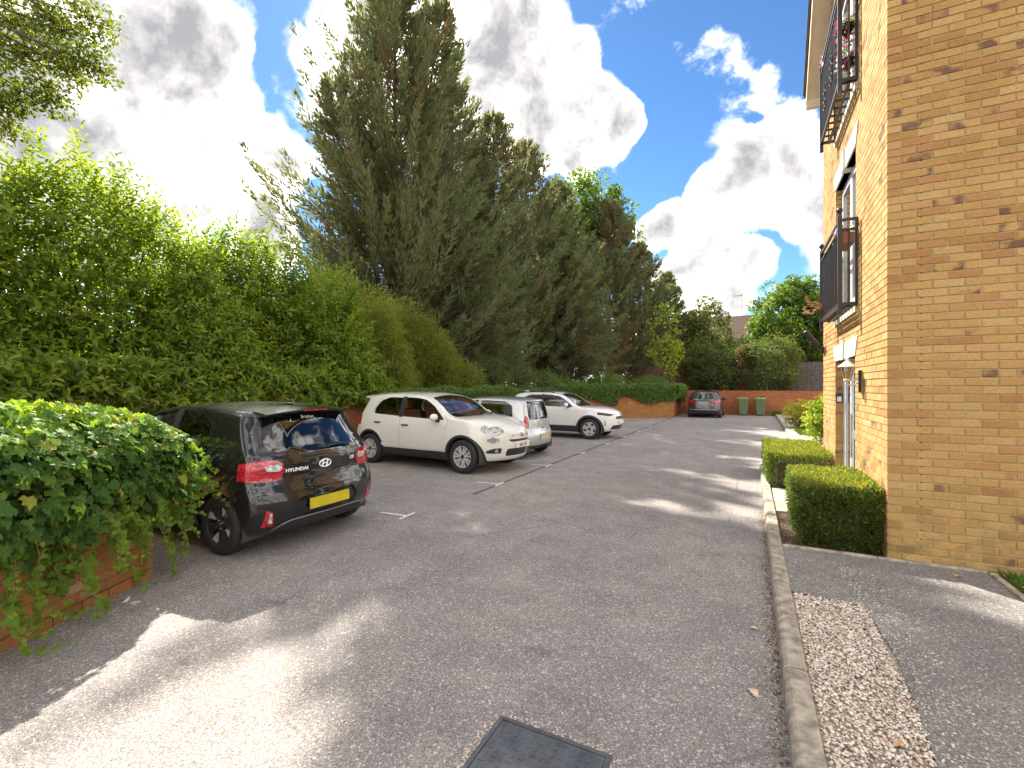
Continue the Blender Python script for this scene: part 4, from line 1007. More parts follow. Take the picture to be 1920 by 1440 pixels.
# tall loose shoots standing out of the top
m = 70; hy = -2+11*RNG.random(m)
B = np.stack([-9.7-1.0*RNG.random(m), hy, hedge_top(hy)-0.15], 1)
A = np.stack([0.15+0.25*RNG.normal(size=m), 0.25*RNG.normal(size=m), 1+0*hy], 1)
shoots('top_shoots', B, A, 13, 0.7+0.5*RNG.random(m), 0.13, 0.05, T_OVAL, M['laurel'], hedge, 0.7)

# --- yellow-green shrubs further along
sh = thing('mixed_hedge', 'loose yellow green hedge between the laurel and the tallest cypress', 'hedge', (-11, 11, 1.15))
m = 1500
hy = 8.6+6.2*RNG.random(m); ht = np.interp(hy, [8.5, 10.5, 12.5, 14.8], [4.5, 4.25, 4.4, 2.9])+RNG.normal(0, 0.25, m)
hz = 1.2+(ht-1.2)*RNG.random(m)**0.85; hx = -9.4-0.4*np.sin(hy*1.9+hz)-2.0*RNG.random(m)**1.6-0.12*(hy-8.6)
clumps_crown('foliage', np.stack([hx, hy, hz], 1), 0.30, 36, 0.085, 0.042, T_KITE, M['shrub_yellow'], sh, up=0.4, shell=0.2)
m = 4500; by = 8.6+6.4*RNG.random(m); bz = 1.15+(np.interp(by, [8.5, 10.5, 12.5, 14.8], [4.3, 4.1, 4.2, 2.8])-1.3)*RNG.random(m)
leaves('inner_foliage', np.stack([-11.4-0.9*RNG.random(m), by, bz], 1), unit(rand_dirs(m)), unit(np.array([1.0, -0.4, 0.4])+0.5*rand_dirs(m)), 0.2, 0.12, T_KITE, M['shrub_yellow'], sh, 0.6*RNG.random(m))
st = MB()
for yy in np.arange(8.8, 14.6, 0.4):
    a = Vector((-10.6+random.uniform(-.4, .4), yy, 1.05)); st.tube([a, a+Vector((random.uniform(-.2, .4), random.uniform(-.3, .3), 1.4)), a+Vector((random.uniform(-.3, .8), random.uniform(-.6, .6), 3.1+random.random()*0.6))], [0.03, 0.02, 0.006], 5, cap=False)
st.build('stems', M['bark'], sh)

# --- low shrubs on the bank above the back wall
g = 'low shrubs on the bank above the back wall'
for i, (x, y, r, h, mt, lab) in enumerate([
    (-10.2, 15.3, 1.0, 1.5, 'shrub_yellow', 'straggly yellow green shrub on the bank behind the cream white crossover'),
    (-10.0, 17.2, 1.1, 1.7, 'shrub_dark', 'dark green shrub below the low spreading cypress'),
    (-9.9, 19.2, 1.2, 1.6, 'shrub_dark', 'bushy dark shrub above the silver hatchback'),
    (-9.7, 21.2, 1.2, 1.3, 'shrub_dark', 'spreading dark shrub above the white crossover at the back'),
    (-9.2, 23.4, 1.2, 1.0, 'ivy_far', 'low ivy green shrub where the back wall turns'),
    (-7.4, 26.6, 1.2, 1.1, 'ivy_far', 'ivy green shrub above the far end of the bays'),
    (-5.4, 28.9, 1.2, 1.0, 'ivy_far', 'rounded ivy green shrub left of the lime green sapling')]):
    bush('shrub', lab, (x, y, 1.15), (r, r*1.1, h*0.55), 150, 42, 0.075, 0.045, mt, group=g, clump_r=0.26)
# --- shrubs behind the far boundary wall
g = 'shrubs behind the far boundary wall'
for (x, y, rx, h, mt, lab) in [
    (-1.5, 33.4, 1.2, 3.0, 'shrub_dark', 'rounded dark shrub behind the wall beside the dark grey hatchback'),
    (-0.4, 33.0, 0.33, 3.0, 'rust', 'rusty brown conifer shrub behind the green bins'),
    (0.5, 33.2, 1.25, 3.3, 'shrub_dark', 'broad leaved dark shrub above the right green bin'),
    (-2.9, 34.4, 1.3, 3.8, 'broad_olive', 'tall olive shrub behind the dark grey hatchback'),
    (1.6, 34.6, 1.2, 4.0, 'broad_olive', 'olive green shrub in front of the far fence')]:
    bush('shrub', lab, (x, y, 1.15), (rx, rx, h*0.5), 170, 46, 0.13, 0.08, mt, group=g, clump_r=0.34)
bush('shrub', 'pale topped shrub in front of the distant roof', (-0.6, 37.0, 1.1), (1.6, 1.2, 2.0), 150, 40, 0.15, 0.09, 'broad', group=g, clump_r=0.4)

# --- clipped hedges by the entrance
def box_hedge(label, x0, x1, y0, y1, z0, z1, n):
    root = thing('clipped_hedge', label, 'hedge', ((x0+x1)/2, (y0+y1)/2, z0), group='clipped hedges by the entrance')
    # dark twiggy heart
    MB().bbox(x0+0.17, x1-0.10, y0+0.17, y1-0.15, z0-0.02, z1-0.16, 0.05).build('twigs', M['bark'], root)
    ax, ay, az = (y1-y0)*(z1-z0), (x1-x0)*(z1-z0), (x1-x0)*(y1-y0)
    tot = ax+2*ay+az*1.5; PP = []; NN = []
    def face(cnt, fn, nrm):
        u, v = RNG.random(cnt), RNG.random(cnt); PP.append(fn(u, v)); NN.append(np.tile(nrm, (cnt, 1)))
    face(int(n*ax/tot), lambda u, v: np.stack([np.full_like(u, x0), y0+u*(y1-y0), z0+v*(z1-z0)], 1), (-1, 0, 0))
    face(int(n*ay/tot), lambda u, v: np.stack([x0+u*(x1-x0), np.full_like(u, y0), z0+v*(z1-z0)], 1), (0, -1, 0))
    face(int(n*ay/tot*0.6), lambda u, v: np.stack([x0+u*(x1-x0), np.full_like(u, y1), z0+v*(z1-z0)], 1), (0, 1, 0))
    face(int(n*az*1.5/tot), lambda u, v: np.stack([x0+u*(x1-x0), y0+v*(y1-y0), np.full_like(u, z1)], 1), (0, 0, 1))
    P = np.concatenate(PP); N = np.concatenate(NN).astype(float); k = len(P)
    P = P-N*(np.abs(RNG.normal(0, 0.06, k)))[:, None]+0.032*np.array([[mnoise.noise(Vector(p)*5)] for p in P])*N+0.02*np.array([[mnoise.noise(Vector(p)*16)] for p in P])*N
    # soften the top edges, taper towards the ground
    low = np.clip((z0+0.22-P[:, 2])/0.22, 0, 1); cen = np.array([(x0+x1)/2, (y0+y1)/2, 0]); P[:, :2] += (cen[:2]-P[:, :2])*(0.10*low)[:, None]
    thin = np.array([mnoise.noise(Vector(p)*4.5+Vector((7, 3, 1))) for p in P])-0.35*np.clip((P[:, 2]-z0-0.15)/0.3, 0, 1)
    keep = (thin < 0.12) | (RNG.random(k) < 0.45)
    P, N, low = P[keep], N[keep], low[keep]; k = len(P)
    D = unit(N*0.9+0.75*rand_dirs(k)+np.array([0, 0, 0.35]))
    Nr = unit(np.cross(D, rand_dirs(k)))
    r = np.clip(0.25+0.28*RNG.normal(size=k)+0.58*(N[:, 2] > 0.5)*RNG.random(k)**0.7+0.15*(P[:, 2]-z0), 0, 1)  # sunlit top painted in: leaves up there get yellower, paler tones
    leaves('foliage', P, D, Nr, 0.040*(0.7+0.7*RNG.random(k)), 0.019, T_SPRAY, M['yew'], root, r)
    m = 60   # stray tips
    B = np.stack([x0+0.05+(x1-x0-0.1)*RNG.random(m), y0+(y1-y0)*RNG.random(m), np.full(m, z1-0.02)], 1)
    tag(shoots('stray_tips', B, np.stack([0.3*RNG.normal(size=m), 0.3*RNG.normal(size=m), np.ones(m)], 1), 9, 0.07, 0.024, 0.008, T_KITE, M['yew'], root), kind='stuff')
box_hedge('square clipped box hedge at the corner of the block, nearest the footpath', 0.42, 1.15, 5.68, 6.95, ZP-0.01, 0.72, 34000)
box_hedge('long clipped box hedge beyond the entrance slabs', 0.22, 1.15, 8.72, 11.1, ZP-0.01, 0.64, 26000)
bush('shrub', 'golden yellow rounded shrub beside the kerb beyond the block', (1.75, 21.5, ZP), (0.62, 0.7, 0.53), 120, 40, 0.06, 0.04, 'gold', clump_r=0.16)
bush('shrub', 'glossy dark green shrub against the far corner of the block', (1.95, 16.2, ZP), (0.45, 0.6, 0.66), 110, 36, 0.10, 0.045, 'laurel', clump_r=0.2)
bush('shrub', 'small dark weed at the foot of the far boundary wall', (1.5, 31.2, 0.0), (0.5, 0.2, 0.14), 24, 20, 0.08, 0.05, 'ivy_far', clump_r=0.1, cat='weed')
n = 2600
gx, gy = 1.45+1.1*RNG.random(n), 18.35+2.0*RNG.random(n)
o = leaves('grass', np.stack([gx, gy, np.full(n, ZP+0.004)], 1), np.stack([0.4*RNG.normal(size=n), 0.4*RNG.normal(size=n), np.ones(n)], 1), rand_dirs(n), 0.09, 0.012, T_KITE, M['grass'], None)
tag(o, 'small patch of bright green grass beside the kerb', 'grass', kind='stuff')

# --- oak at the far left, only its outer boughs reach into the picture
oak = thing('oak_tree', 'oak tree reaching in over the laurel hedge from the upper left', 'tree', (-15.5, 1.2, 1.1))
trunk('trunk', wobble((-15.5, 1.2, 0.9), (-15.3, 1.5, 10.5), 6, 0.1), 0.42, 0.2, M['bark'], oak)
C = []; bm_ = MB()
def ptat(px, py, t):
    u, v = (px-960)/880, (724-py)/880; c_, s_ = math.cos(YAW), math.sin(YAW)
    return np.array([(-s_+u*c_)*t, (c_+u*s_)*t, CAM_H+v*t])
for (px, py, spread, k) in [(20,40,1.0,16),(90,30,0.9,14),(120,60,0.7,12),(60,110,0.9,16),(130,130,0.55,10),(160,120,0.4,6),(40,170,0.7,12),(100,165,0.5,8),(15,215,0.45,7),(20,245,0.3,4),(160,30,0.5,6),(-60,60,1.2,18),(-80,180,1.0,14),(-40,-60,1.4,20),(70,-60,1.2,16),(185,135,0.18,2),(-150,60,1.4,16),(-200,-60,1.6,18)]:
    b = ptat(px, py, 9.6)
    bm_.tube([(-15.3, 1.5, 7.2+random.random()*2), tuple((b+np.array([-15.3, 1.5, 9.0]))/2+np.array([0, 0, 0.5])), tuple(b)], [0.07, 0.04, 0.01], 6, cap=False)
    for i in range(k):
        p = b+rand_dirs(1)[0]*spread*RNG.random()**0.6*np.array([1, 1, 0.8]); C.append(p); bm_.tube([tuple(b), tuple((b+p)/2), tuple(p)], [0.012, 0.008, 0.004], 4, cap=False)
bm_.build('boughs', M['bark'], oak)
clumps_crown('crown', np.array(C), 0.28, 46, 0.095, 0.055, T_OVAL, M['oak'], oak, shell=0.15)
# ---------------------------------------------------------------- ivy
def ivy_mesh(r):
    me = mesh_from('leaf', T_IVY[0]*np.array([1, 1, 1]), T_IVY[1], M['ivy'])
    a = me.attributes.new('rnd', 'FLOAT', 'POINT'); a.data.foreach_set('value', np.full(len(T_IVY[0]), r, np.float32)); return me
ivy = thing('ivy', 'thick mound of glossy ivy tumbling over the near orange brick wall', 'ivy', (-4.6, 1.7, 0.9))
def ivy_mound(n, r0, r1, size):
    a = Ln-2.3+2.62*RNG.random(n); ph = math.radians(-50)+math.radians(215)*RNG.random(n)     # angle in section: 0 = out, 90 = up
    over = np.clip((a-(Ln-0.08))/0.32, 0, 1)
    rr = (r0+(r1-r0)*RNG.random(n))*np.sqrt(np.maximum(1-over**2, 0.03))
    bump = np.array([mnoise.noise(Vector((q*2.6, p*1.2, 3.1))) for q, p in zip(a, ph)])
    rr = rr*(1+0.22*bump)
    A0 = np.array([*NW_A, 0]); E_, N_ = np.array(NW_E), np.array(NW_N)
    ox = np.cos(ph)*rr*0.42-0.10; oz = np.sin(ph)*rr*(0.42+0.06*np.sin(a*2.2))+1.10
    low = ph < 0
    oz = np.where(low, oz-0.30*RNG.random(n)*(0.6+bump), oz)
    P = A0+E_*a[:, None]+N_*ox[:, None]+np.array([0, 0, 1])*oz[:, None]
    out = N_*np.cos(ph)[:, None]+np.array([0, 0, 1])*np.sin(ph)[:, None]+E_*(over*1.2)[:, None]
    N = unit(out+0.45*rand_dirs(n)+np.array([0, 0, 0.25]))
    D = unit(np.array([0, 0, -1.0])+0.9*out*np.array([1, 1, 0.4])+0.6*rand_dirs(n))
    return P, D, N, size*(0.38+0.95*RNG.random(n)**1.4), ph, a
P, D, N, L, ph, a_ = ivy_mound(4600, 0.80, 1.10, 0.085)
camp = np.array([0, 0, CAM_H])
dist = np.linalg.norm(P-camp, axis=1); c_, s_ = math.cos(YAW), math.sin(YAW)
dep = -P[:, 0]*s_+P[:, 1]*c_; pxx = 960+880*(P[:, 0]*c_+P[:, 1]*s_)/dep
score = L/dist*np.where((pxx > 0) & (ph < 2.0) & (ph > -0.5), 1, 0)*(0.6+0.4*(N*unit(camp-P)).sum(1))
order = np.argsort(-score); big, rest = order[:300], order[300:]
rv = np.clip(0.28+0.24*RNG.normal(size=len(P))+0.60*np.clip(np.sin(ph)-0.30, 0, 1), 0, 0.97)+np.where(RNG.random(len(P)) < 0.015, 1.0, 0.0)  # sunlight on the mound's top put into the leaf tone
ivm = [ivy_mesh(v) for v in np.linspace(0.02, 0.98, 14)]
off = np.array(wparent(ivy))
for i in big:
    d_, n_ = Vector(D[i]), Vector(N[i]); s3 = d_.cross(n_).normalized(); n3 = s3.cross(d_).normalized(); l = L[i]
    o = bpy.data.objects.new('leaf', ivm[int(np.clip(rv[i]*13.99, 0, 13))]); link(o, ivy)
    m4 = Matrix((s3*l*1.0, d_*l, n3*l*1.3)).transposed().to_4x4(); m4.translation = Vector(P[i]-off); o.matrix_local = m4
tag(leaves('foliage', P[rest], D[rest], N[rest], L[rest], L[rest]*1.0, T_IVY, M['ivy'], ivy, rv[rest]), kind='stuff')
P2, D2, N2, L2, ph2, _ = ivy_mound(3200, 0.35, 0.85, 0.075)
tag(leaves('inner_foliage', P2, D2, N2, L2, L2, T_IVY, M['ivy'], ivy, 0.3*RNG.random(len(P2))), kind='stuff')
# leaves creeping flat over the brick face
n = 2400; a = Ln-2.0+2.05*RNG.random(n); zz = 0.10+0.9*RNG.random(n)**0.7
kk = np.array([mnoise.noise(Vector((q*2.3, z_*1.3, 0.7))) for q, z_ in zip(a, zz)])+(zz-0.50)*1.2+0.25*(a > Ln-0.55)-0.02 > -0.04
a, zz = a[kk], zz[kk]; n = len(a)
P3 = np.array([*NW_A, 0])+np.array(NW_E)*a[:, None]+np.array(NW_N)*(0.02+0.07*RNG.random(n))[:, None]+np.array([0, 0, 1])*zz[:, None]
D3 = unit(np.array([0, 0, -1])+0.9*rand_dirs(n)); N3 = unit(np.array(NW_N)+0.5*rand_dirs(n))
leaves('creeping_leaves', P3, D3, N3, 0.05*(0.5+0.8*RNG.random(n)), 0.05*(0.5+0.8*RNG.random(n)), T_IVY, M['ivy'], ivy, 0.35+0.4*RNG.random(n))
# trailing runners
def runner(p0, d0, length, leafs, r):
    pts = [Vector(p0)]; d_ = Vector(d0).normalized(); st = 0.045
    for i in range(int(length/st)):
        d_ = (d_+Vector((random.gauss(0, .08), random.gauss(0, .08), -0.055+random.gauss(0, .05)))).normalized()
        if pts[-1].z+d_.z*st < 0.03: d_.z = 0.0
        pts.append(pts[-1]+d_*st)
    if len(pts) > 4:
        for i in (1, 2): pts[-i] = pts[-i]+Vector((0, 0, 0.012*(3-i)))
    v = MB().tube(pts, [0.0032*(1-0.6*i/len(pts)) for i in range(len(pts))], 5).build('runner', M['stem'], ivy, smooth=True)
    m = int(length*leafs); t = RNG.random(m)**0.7*(len(pts)-1.01); i0 = t.astype(int)
    Q = np.array([pts[i].lerp(pts[i+1], float(f-i)) for i, f in zip(i0, t)])
    sz = (0.052-0.024*t/len(pts))*(0.55+0.8*RNG.random(m))
    Dd = unit(rand_dirs(m)+np.array([0, 0, 0.25])); Nn = unit(np.array([0.5, -0.5, 0.7])+0.6*rand_dirs(m))
    leaves('runner_leaves', Q+Dd*0.008, Dd, Nn, sz, sz, T_IVY, M['ivy'], v, 0.55+0.45*RNG.random(m)*(t/len(pts)))
Ee, Nv = NW_E, NW_N
for i in range(26):      # towards the black car
    a = Ln+random.uniform(-0.15, 0.22); z_ = random.uniform(0.62, 1.25)
    runner(Vector((*NW_A, 0))+Ee*a+Nv*random.uniform(-0.05, 0.28)+Vector((0, 0, z_)), Ee*random.uniform(.35, 1.0)+Nv*random.uniform(.2, .7)+Vector((0, 0, -random.uniform(.25, .8))), random.uniform(.25, .62), 75, 1)
for i in range(34):      # down the brick face
    a = Ln-random.uniform(-0.05, 1.5); z_ = random.uniform(0.45, 0.95)
    runner(Vector((*NW_A, 0))+Ee*a+Nv*random.uniform(0.05, 0.30)+Vector((0, 0, z_)), Ee*random.uniform(-.1, .5)+Nv*random.uniform(0, .4)+Vector((0, 0, -1)), random.uniform(.3, .85), 55, 1)

def wall_ivy(label, pts, ztop, h0, h1, n, L, over=0.22, mat='ivy_far', hang=None):
    root = thing('ivy', label, 'ivy', (*pts[0], 0))
    P = []; N = []
    seg = [((Vector((*b, 0))-Vector((*a, 0))).length, Vector((*a, 0)), Vector((*b, 0))) for a, b in zip(pts, pts[1:])]
    tot = sum(s[0] for s in seg)
    for (l, A, B) in seg:
        k = int(n*l/tot); e = (B-A).normalized(); nn = Vector((e.y, -e.x, 0))
        t = RNG.random(k)*l; b = RNG.random(k)
        nz = np.array([mnoise.noise(Vector((A.x+e.x*q, A.y+e.y*q, 1.7))*0.9) for q in t])
        hang_ = (h0+(h1-h0)*(t/l))*(1+0.5*nz)
        top = RNG.random(k) < 0.45
        bulge = over*(0.6+0.4*RNG.random(k))*(1+0.3*nz)
        off = np.where(top, bulge-(over+0.5)*b, bulge*np.sqrt(np.clip(1-(b*0.8), 0, 1)))
        z = np.where(top, ztop+0.20*(1+0.7*nz)*np.sqrt(np.clip(1-((off+0.1)/(over+0.25))**2, 0, 1)), ztop+0.12-hang_*b)
        z = z+RNG.normal(0, 0.025, k)
        P.append(np.array(A)+np.array(e)*t[:, None]+np.array(nn)*off[:, None]+np.array([0, 0, 1])*z[:, None])
        N.append(np.array(nn)*np.where(top, 0.4, 1.0)[:, None]+np.array([0, 0, 1])*np.where(top, 1.0, 0.4)[:, None])
    P = np.concatenate(P); N = unit(np.concatenate(N)+0.55*rand_dirs(len(P)))
    D = unit(np.array([0, 0, -1])+0.8*rand_dirs(len(P))+0.5*N)
    leaves('foliage', P, D, N, L*(0.6+0.8*RNG.random(len(P))), L*(0.6+0.7*RNG.random(len(P))), T_KITE, M[mat], root, np.clip(0.35+0.3*RNG.normal(size=len(P)), 0, 1))
    st = MB()
    for (l, A, B) in seg:
        e = (B-A).normalized(); nn = Vector((e.y, -e.x, 0))
        for q in np.arange(0.3, l, 0.5): st.tube([A+e*q+Vector((0, 0, ztop+0.08))-nn*0.1, A+e*(q+random.uniform(-.2, .2))+nn*0.05+Vector((0, 0, ztop+0.05)), A+e*(q+random.uniform(-.3, .3))+nn*0.05+Vector((0, 0, ztop-0.2))], [0.012, 0.008, 0.004], 4, cap=False)
    st.build('stems', M['bark'], root)
wall_ivy('ivy fringe along the top of the return wall beside the black hatchback', [(-5.1, 2.34), (-7.2, 2.28)], 1.2, 0.3, 0.3, 3000, 0.07)
wall_ivy('ivy fringe along the top of the long red wall behind the cars', [(-8.9, 7.2), (-8.9, 22.3)], 1.46, 0.26, 0.42, 21000, 0.075, 0.24)
wall_ivy('deep curtain of ivy hanging over the wall at the far end of the bays', [(-8.9, 22.3), (-6.45, 24.95), (-3.82, 27.05), (-3.82, 30.5)], 1.62, 0.55, 0.85, 22000, 0.10, 0.36)

# ---------------------------------------------------------------- fences, house, bins
def board_fence(label, A, B, z0, h, mat, gap=-0.012, bw=0.125):
    A, B = Vector((*A, 0)), Vector((*B, 0)); e = B-A; L = e.length; e.normalize(); nn = Vector((e.y, -e.x, 0))
    root = thing('board_fence', label, 'fence', ((A+B)/2)[:2]+(z0,))
    k = 0; a = 0.0
    while a < L:
        hh = h+random.uniform(-.015, .015); jt = random.uniform(0, .004)+(0.016 if k % 2 else 0.0)
        obj('board', obox(A, e, nn, a, a+bw-gap, -0.02+jt, 0.0+jt, z0, z0+hh), BOXF, mat, root); a += bw; k += 1
    for zz in (0.35, h*0.5, h-0.3): obj('rail', obox(A, e, nn, 0, L, -0.10, -0.022, z0+zz, z0+zz+0.07), BOXF, mat, root)
    for q in np.arange(0, L, 2.0): obj('post', obox(A, e, nn, q, q+0.1, -0.21, -0.101, z0, z0+h+0.05), BOXF, mat, root)
board_fence('dark board fence glimpsed through the hedges along the left side', (-12.9, -5.5), (-12.9, 24.0), 1.1, 1.95, M['wood_grey'], 0.012, 0.13)
board_fence('brown board fence under the trees behind the far boundary wall', (-8.2, 34.9), (-0.8, 35.3), 1.1, 2.1, M['wood'])
board_fence('grey brown board fence between the round tree and the block', (1.4, 36.2), (8.0, 36.2), 1.1, 2.2, M['wood_grey'])
house = thing('house', 'distant house with a grey brown tiled roof above the far wall', 'house', (-3.5, 66, 0))
MB().box(-11, 1.6, 62, 70, 0.5, 6.4).build('wall', M['house_wall'], house)
rf = obj('roof', [(-11.5, 61.5, 6.2), (2.1, 61.5, 6.2), (2.1, 70.5, 6.2), (-11.5, 70.5, 6.2), (-11.5, 66, 10.6), (2.1, 66, 10.6), (-11.5, 61.5, 6.0), (2.1, 61.5, 6.0), (2.1, 70.5, 6.0), (-11.5, 70.5, 6.0)],
         [(0,1,5,4), (2,3,4,5), (1,2,5), (3,0,4), (6,7,1,0), (7,8,2,1), (8,9,3,2), (9,6,0,3), (9,8,7,6)], M['tile'], house)
for i in range(22):
    z0_ = 6.26+i*0.2; y0_ = 61.5+(z0_-6.2)*4.5/4.4
    obj('tile_course', [(-11.5, y0_-0.03, z0_+0.02), (2.1, y0_-0.03, z0_+0.02), (2.1, y0_+0.17, z0_+0.2), (-11.5, y0_+0.17, z0_+0.2), (-11.5, y0_-0.03, z0_-0.03), (2.1, y0_-0.03, z0_-0.03)], [(0,1,2,3), (4,5,1,0)], M['tile'], rf)
MB().box(-6.0, -5.2, 65.4, 66.4, 9.8, 11.6).build('chimney', M['red2'], rf)
for x_ in (-9, -6, -3, 0): 
    wo = MB().box(x_-0.6, x_+0.6, 61.93, 62.0, 3.6, 5.0).build('window', M['upvc'], house)
    MB().box(x_-0.5, x_+0.5, 61.91, 61.935, 3.7, 4.9).build('pane', M['window_glass'], wo)
ae = MB().tube([(-1.0, 66, 10.4), (-1.0, 66, 13.4)], 0.03, 6).tube([(-1.9, 65.6, 13.1), (0.3, 66.4, 13.35)], 0.025, 6)
for q in np.linspace(-0.8, 1.2, 9): ae.tube([(-1.0+q, 65.2+q*0.36, 13.2+0.1*q), (-1.0+q, 66.8+q*0.36, 13.2+0.1*q)], 0.018, 5)
ae.build('aerial', M['black_metal'], house)

def bin_(label, x, y, rz):
    r = thing('wheelie_bin', label, 'bin', (x, y, 0), rz, 'green wheelie bins by the far wall')
    V = []; F = []
    for (z, wx, wy0, wy1) in ((0.06, 0.205, -0.20, 0.26), (0.10, 0.215, -0.22, 0.27), (0.90, 0.27, -0.33, 0.30), (0.93, 0.285, -0.35, 0.31), (0.97, 0.285, -0.35, 0.31)):
        b = 0.035
        V += [(-wx+b, wy0, z), (wx-b, wy0, z), (wx, wy0+b, z), (wx, wy1-b, z), (wx-b, wy1, z), (-wx+b, wy1, z), (-wx, wy1-b, z), (-wx, wy0+b, z)]
    for i in range(4):
        for k in range(8): F.append((i*8+k, i*8+(k+1) % 8, (i+1)*8+(k+1) % 8, (i+1)*8+k))
    F.append(tuple(range(8))[::-1]); F.append(tuple(range(32, 40)))
    lobj('body', V, F, M['bin'], r)
    rb_ = MB()
    for xx in (-0.12, 0.0, 0.12): rb_.add([(xx-0.012, -0.232, 0.15), (xx+0.012, -0.232, 0.15), (xx+0.012, -0.325, 0.82), (xx-0.012, -0.325, 0.82), (xx-0.012, -0.21, 0.15), (xx+0.012, -0.21, 0.15), (xx+0.012, -0.30, 0.82), (xx-0.012, -0.30, 0.82)], BOXF)
    rb_.build('ribs', M['bin'], r, local=True)
    lv = []
    for (z, wx, y0_, y1_) in ((0.972, 0.30, -0.375, 0.33), (1.005, 0.30, -0.375, 0.33), (1.05, 0.25, -0.30, 0.27), (1.06, 0.12, -0.15, 0.13)):
        lv += [(-wx, y0_, z), (wx, y0_, z), (wx, y1_, z), (-wx, y1_, z)]
    lf_ = [(i*4+k, i*4+(k+1) % 4, (i+1)*4+(k+1) % 4, (i+1)*4+k) for i in range(3) for k in range(4)]+[(3,2,1,0), (12,13,14,15)]
    lobj('lid', lv, lf_, M['bin_lid'], r)
    MB().tube([(-0.2, 0.36, 0.95), (0.2, 0.36, 0.95)], 0.016, 8).box(-0.21, -0.18, 0.30, 0.36, 0.93, 0.97).box(0.18, 0.21, 0.30, 0.36, 0.93, 0.97).build('handle', M['bin'], r, local=True)
    for sx in (-0.24, 0.20): MB().lathe([(0.0, 0), (0.06, 0), (0.098, 0.005), (0.098, 0.035), (0.06, 0.04), (0, 0.04)], (sx, 0.24, 0.098), 'x', 16).build('wheel', M['rubber'], r, local=True)
bin_('left of the two green wheelie bins against the far wall', -0.42, 30.85, 0.05)
bin_('right of the two green wheelie bins against the far wall', 0.50, 30.95, -0.04)

# ---------------------------------------------------------------- flowers on the balconies
def flower_pot(label, x, y, z, w_, d_, mats, hang=0.25, n=90, box=True, cat='flowers'):
    r = thing('flower_trough' if box else 'flower_basket', label, cat, (x, y, z))
    if box: MB().bbox(x-d_/2, x+d_/2, y-w_/2, y+w_/2, z-0.13, z, 0.008).build('trough', M['terracotta'], r)
    else: MB().lathe([(0.0, -0.12), (0.05, -0.11), (0.075, -0.05), (0.085, 0.0), (0.07, -0.004)], (x, y, z), n=14).build('pot', M['black_metal'], r, smooth=True)
    k = n
    P = np.array([x, y, z])+np.stack([(RNG.random(k)-.5)*d_*1.2, (RNG.random(k)-.5)*w_*1.1, 0.12*RNG.random(k)-hang*RNG.random(k)**2], 1)
    leaves('foliage', P, unit(rand_dirs(k)), rand_dirs(k), 0.04, 0.025, T_KITE, M['grass'], r)
    for i, mt in enumerate(mats):
        kk = n//2//len(mats)+8
        Q = np.array([x, y, z])+np.stack([(RNG.random(kk)-.5)*d_*1.4-0.01, (RNG.random(kk)-.5)*w_*1.15, 0.13*RNG.random(kk)-hang*RNG.random(kk)**1.5], 1)
        PP = np.repeat(Q, 5, 0); an = np.tile(np.arange(5)*1.2566, kk); nr = np.repeat(unit(np.array([-0.7, -0.6, 0.3])+0.5*rand_dirs(kk)), 5, 0)
        u_ = unit(np.cross(nr, np.array([0, 0, 1.0]))); v_ = np.cross(nr, u_)
        leaves('petals', PP, u_*np.cos(an)[:, None]+v_*np.sin(an)[:, None], nr, 0.028, 0.028, T_OVAL, M[mt], r)
flower_pot('terracotta trough of pink and yellow flowers on the lower balcony', BX-0.095, 7.22, 3.62, 0.42, 0.13, ['petal_pink', 'petal_yellow', 'petal_white'], 0.06)
flower_pot('trailing pink petunias in a pot on the upper balcony', BX-0.10, 7.10, 6.22, 0.16, 0.14, ['petal_pink'], 0.30, 110, False)
flower_pot('lower pot of pink and white petunias on the upper balcony', BX-0.09, 7.12, 5.80, 0.16, 0.14, ['petal_pink', 'petal_white'], 0.18, 80, False)
flower_pot('small pink flowers at the far end of the upper balcony', BX-0.12, 8.50, 6.62, 0.16, 0.12, ['petal_pink', 'petal_white'], 0.05, 40, False)
pl = thing('potted_plant', 'orange leaved plant poking out of the far end of the lower balcony', 'plant', (BX-0.10, 8.42, 2.76))
MB().lathe([(0.0, 0.0), (0.055, 0.0), (0.075, 0.13), (0.08, 0.13), (0.08, 0.15), (0.06, 0.15)], (BX-0.10, 8.42, 2.765), n=14).build('pot', M['terracotta'], pl)
k = 60; ax = np.array([BX-0.12, 8.45, 2.93]); dr = unit(np.array([-1.0, 0.1, 0.05])+0.45*rand_dirs(k))
leaves('leaves', ax+dr*(0.03+0.27*RNG.random(k))[:, None], unit(dr+0.4*rand_dirs(k)), rand_dirs(k), 0.07, 0.03, T_KITE, M['petal_orange'], pl)

# ---------------------------------------------------------------- litter
n = 2600
lx_ = np.concatenate([0.155-np.abs(RNG.normal(0, 0.035, 1200)), 0.31+0.35*RNG.random(900)**1.5, 0.3+1.4*RNG.random(500)])
ly_ = np.concatenate([0.2+7.2*RNG.random(1200), 5.62+1.4*RNG.random(900), 5.62+0.2*RNG.random(500)**2*5])
lz_ = np.concatenate([np.full(1200, 0.004), np.full(900, ZP-0.012), np.full(500, ZP-0.012)])
P = np.stack([lx_, ly_, lz_+0.006*RNG.random(n)], 1)
o = leaves('leaf_litter', P, unit(rand_dirs(n)*np.array([1, 1, 0.2])), unit(np.array([0, 0, 1])+0.5*rand_dirs(n)), 0.018*(0.5+RNG.random(n)), 0.010*(0.5+RNG.random(n)), T_KITE, M['litter'], None)
tag(o, 'brown leaf litter along the kerb foot and in the soil bed', 'leaf litter', kind='stuff')
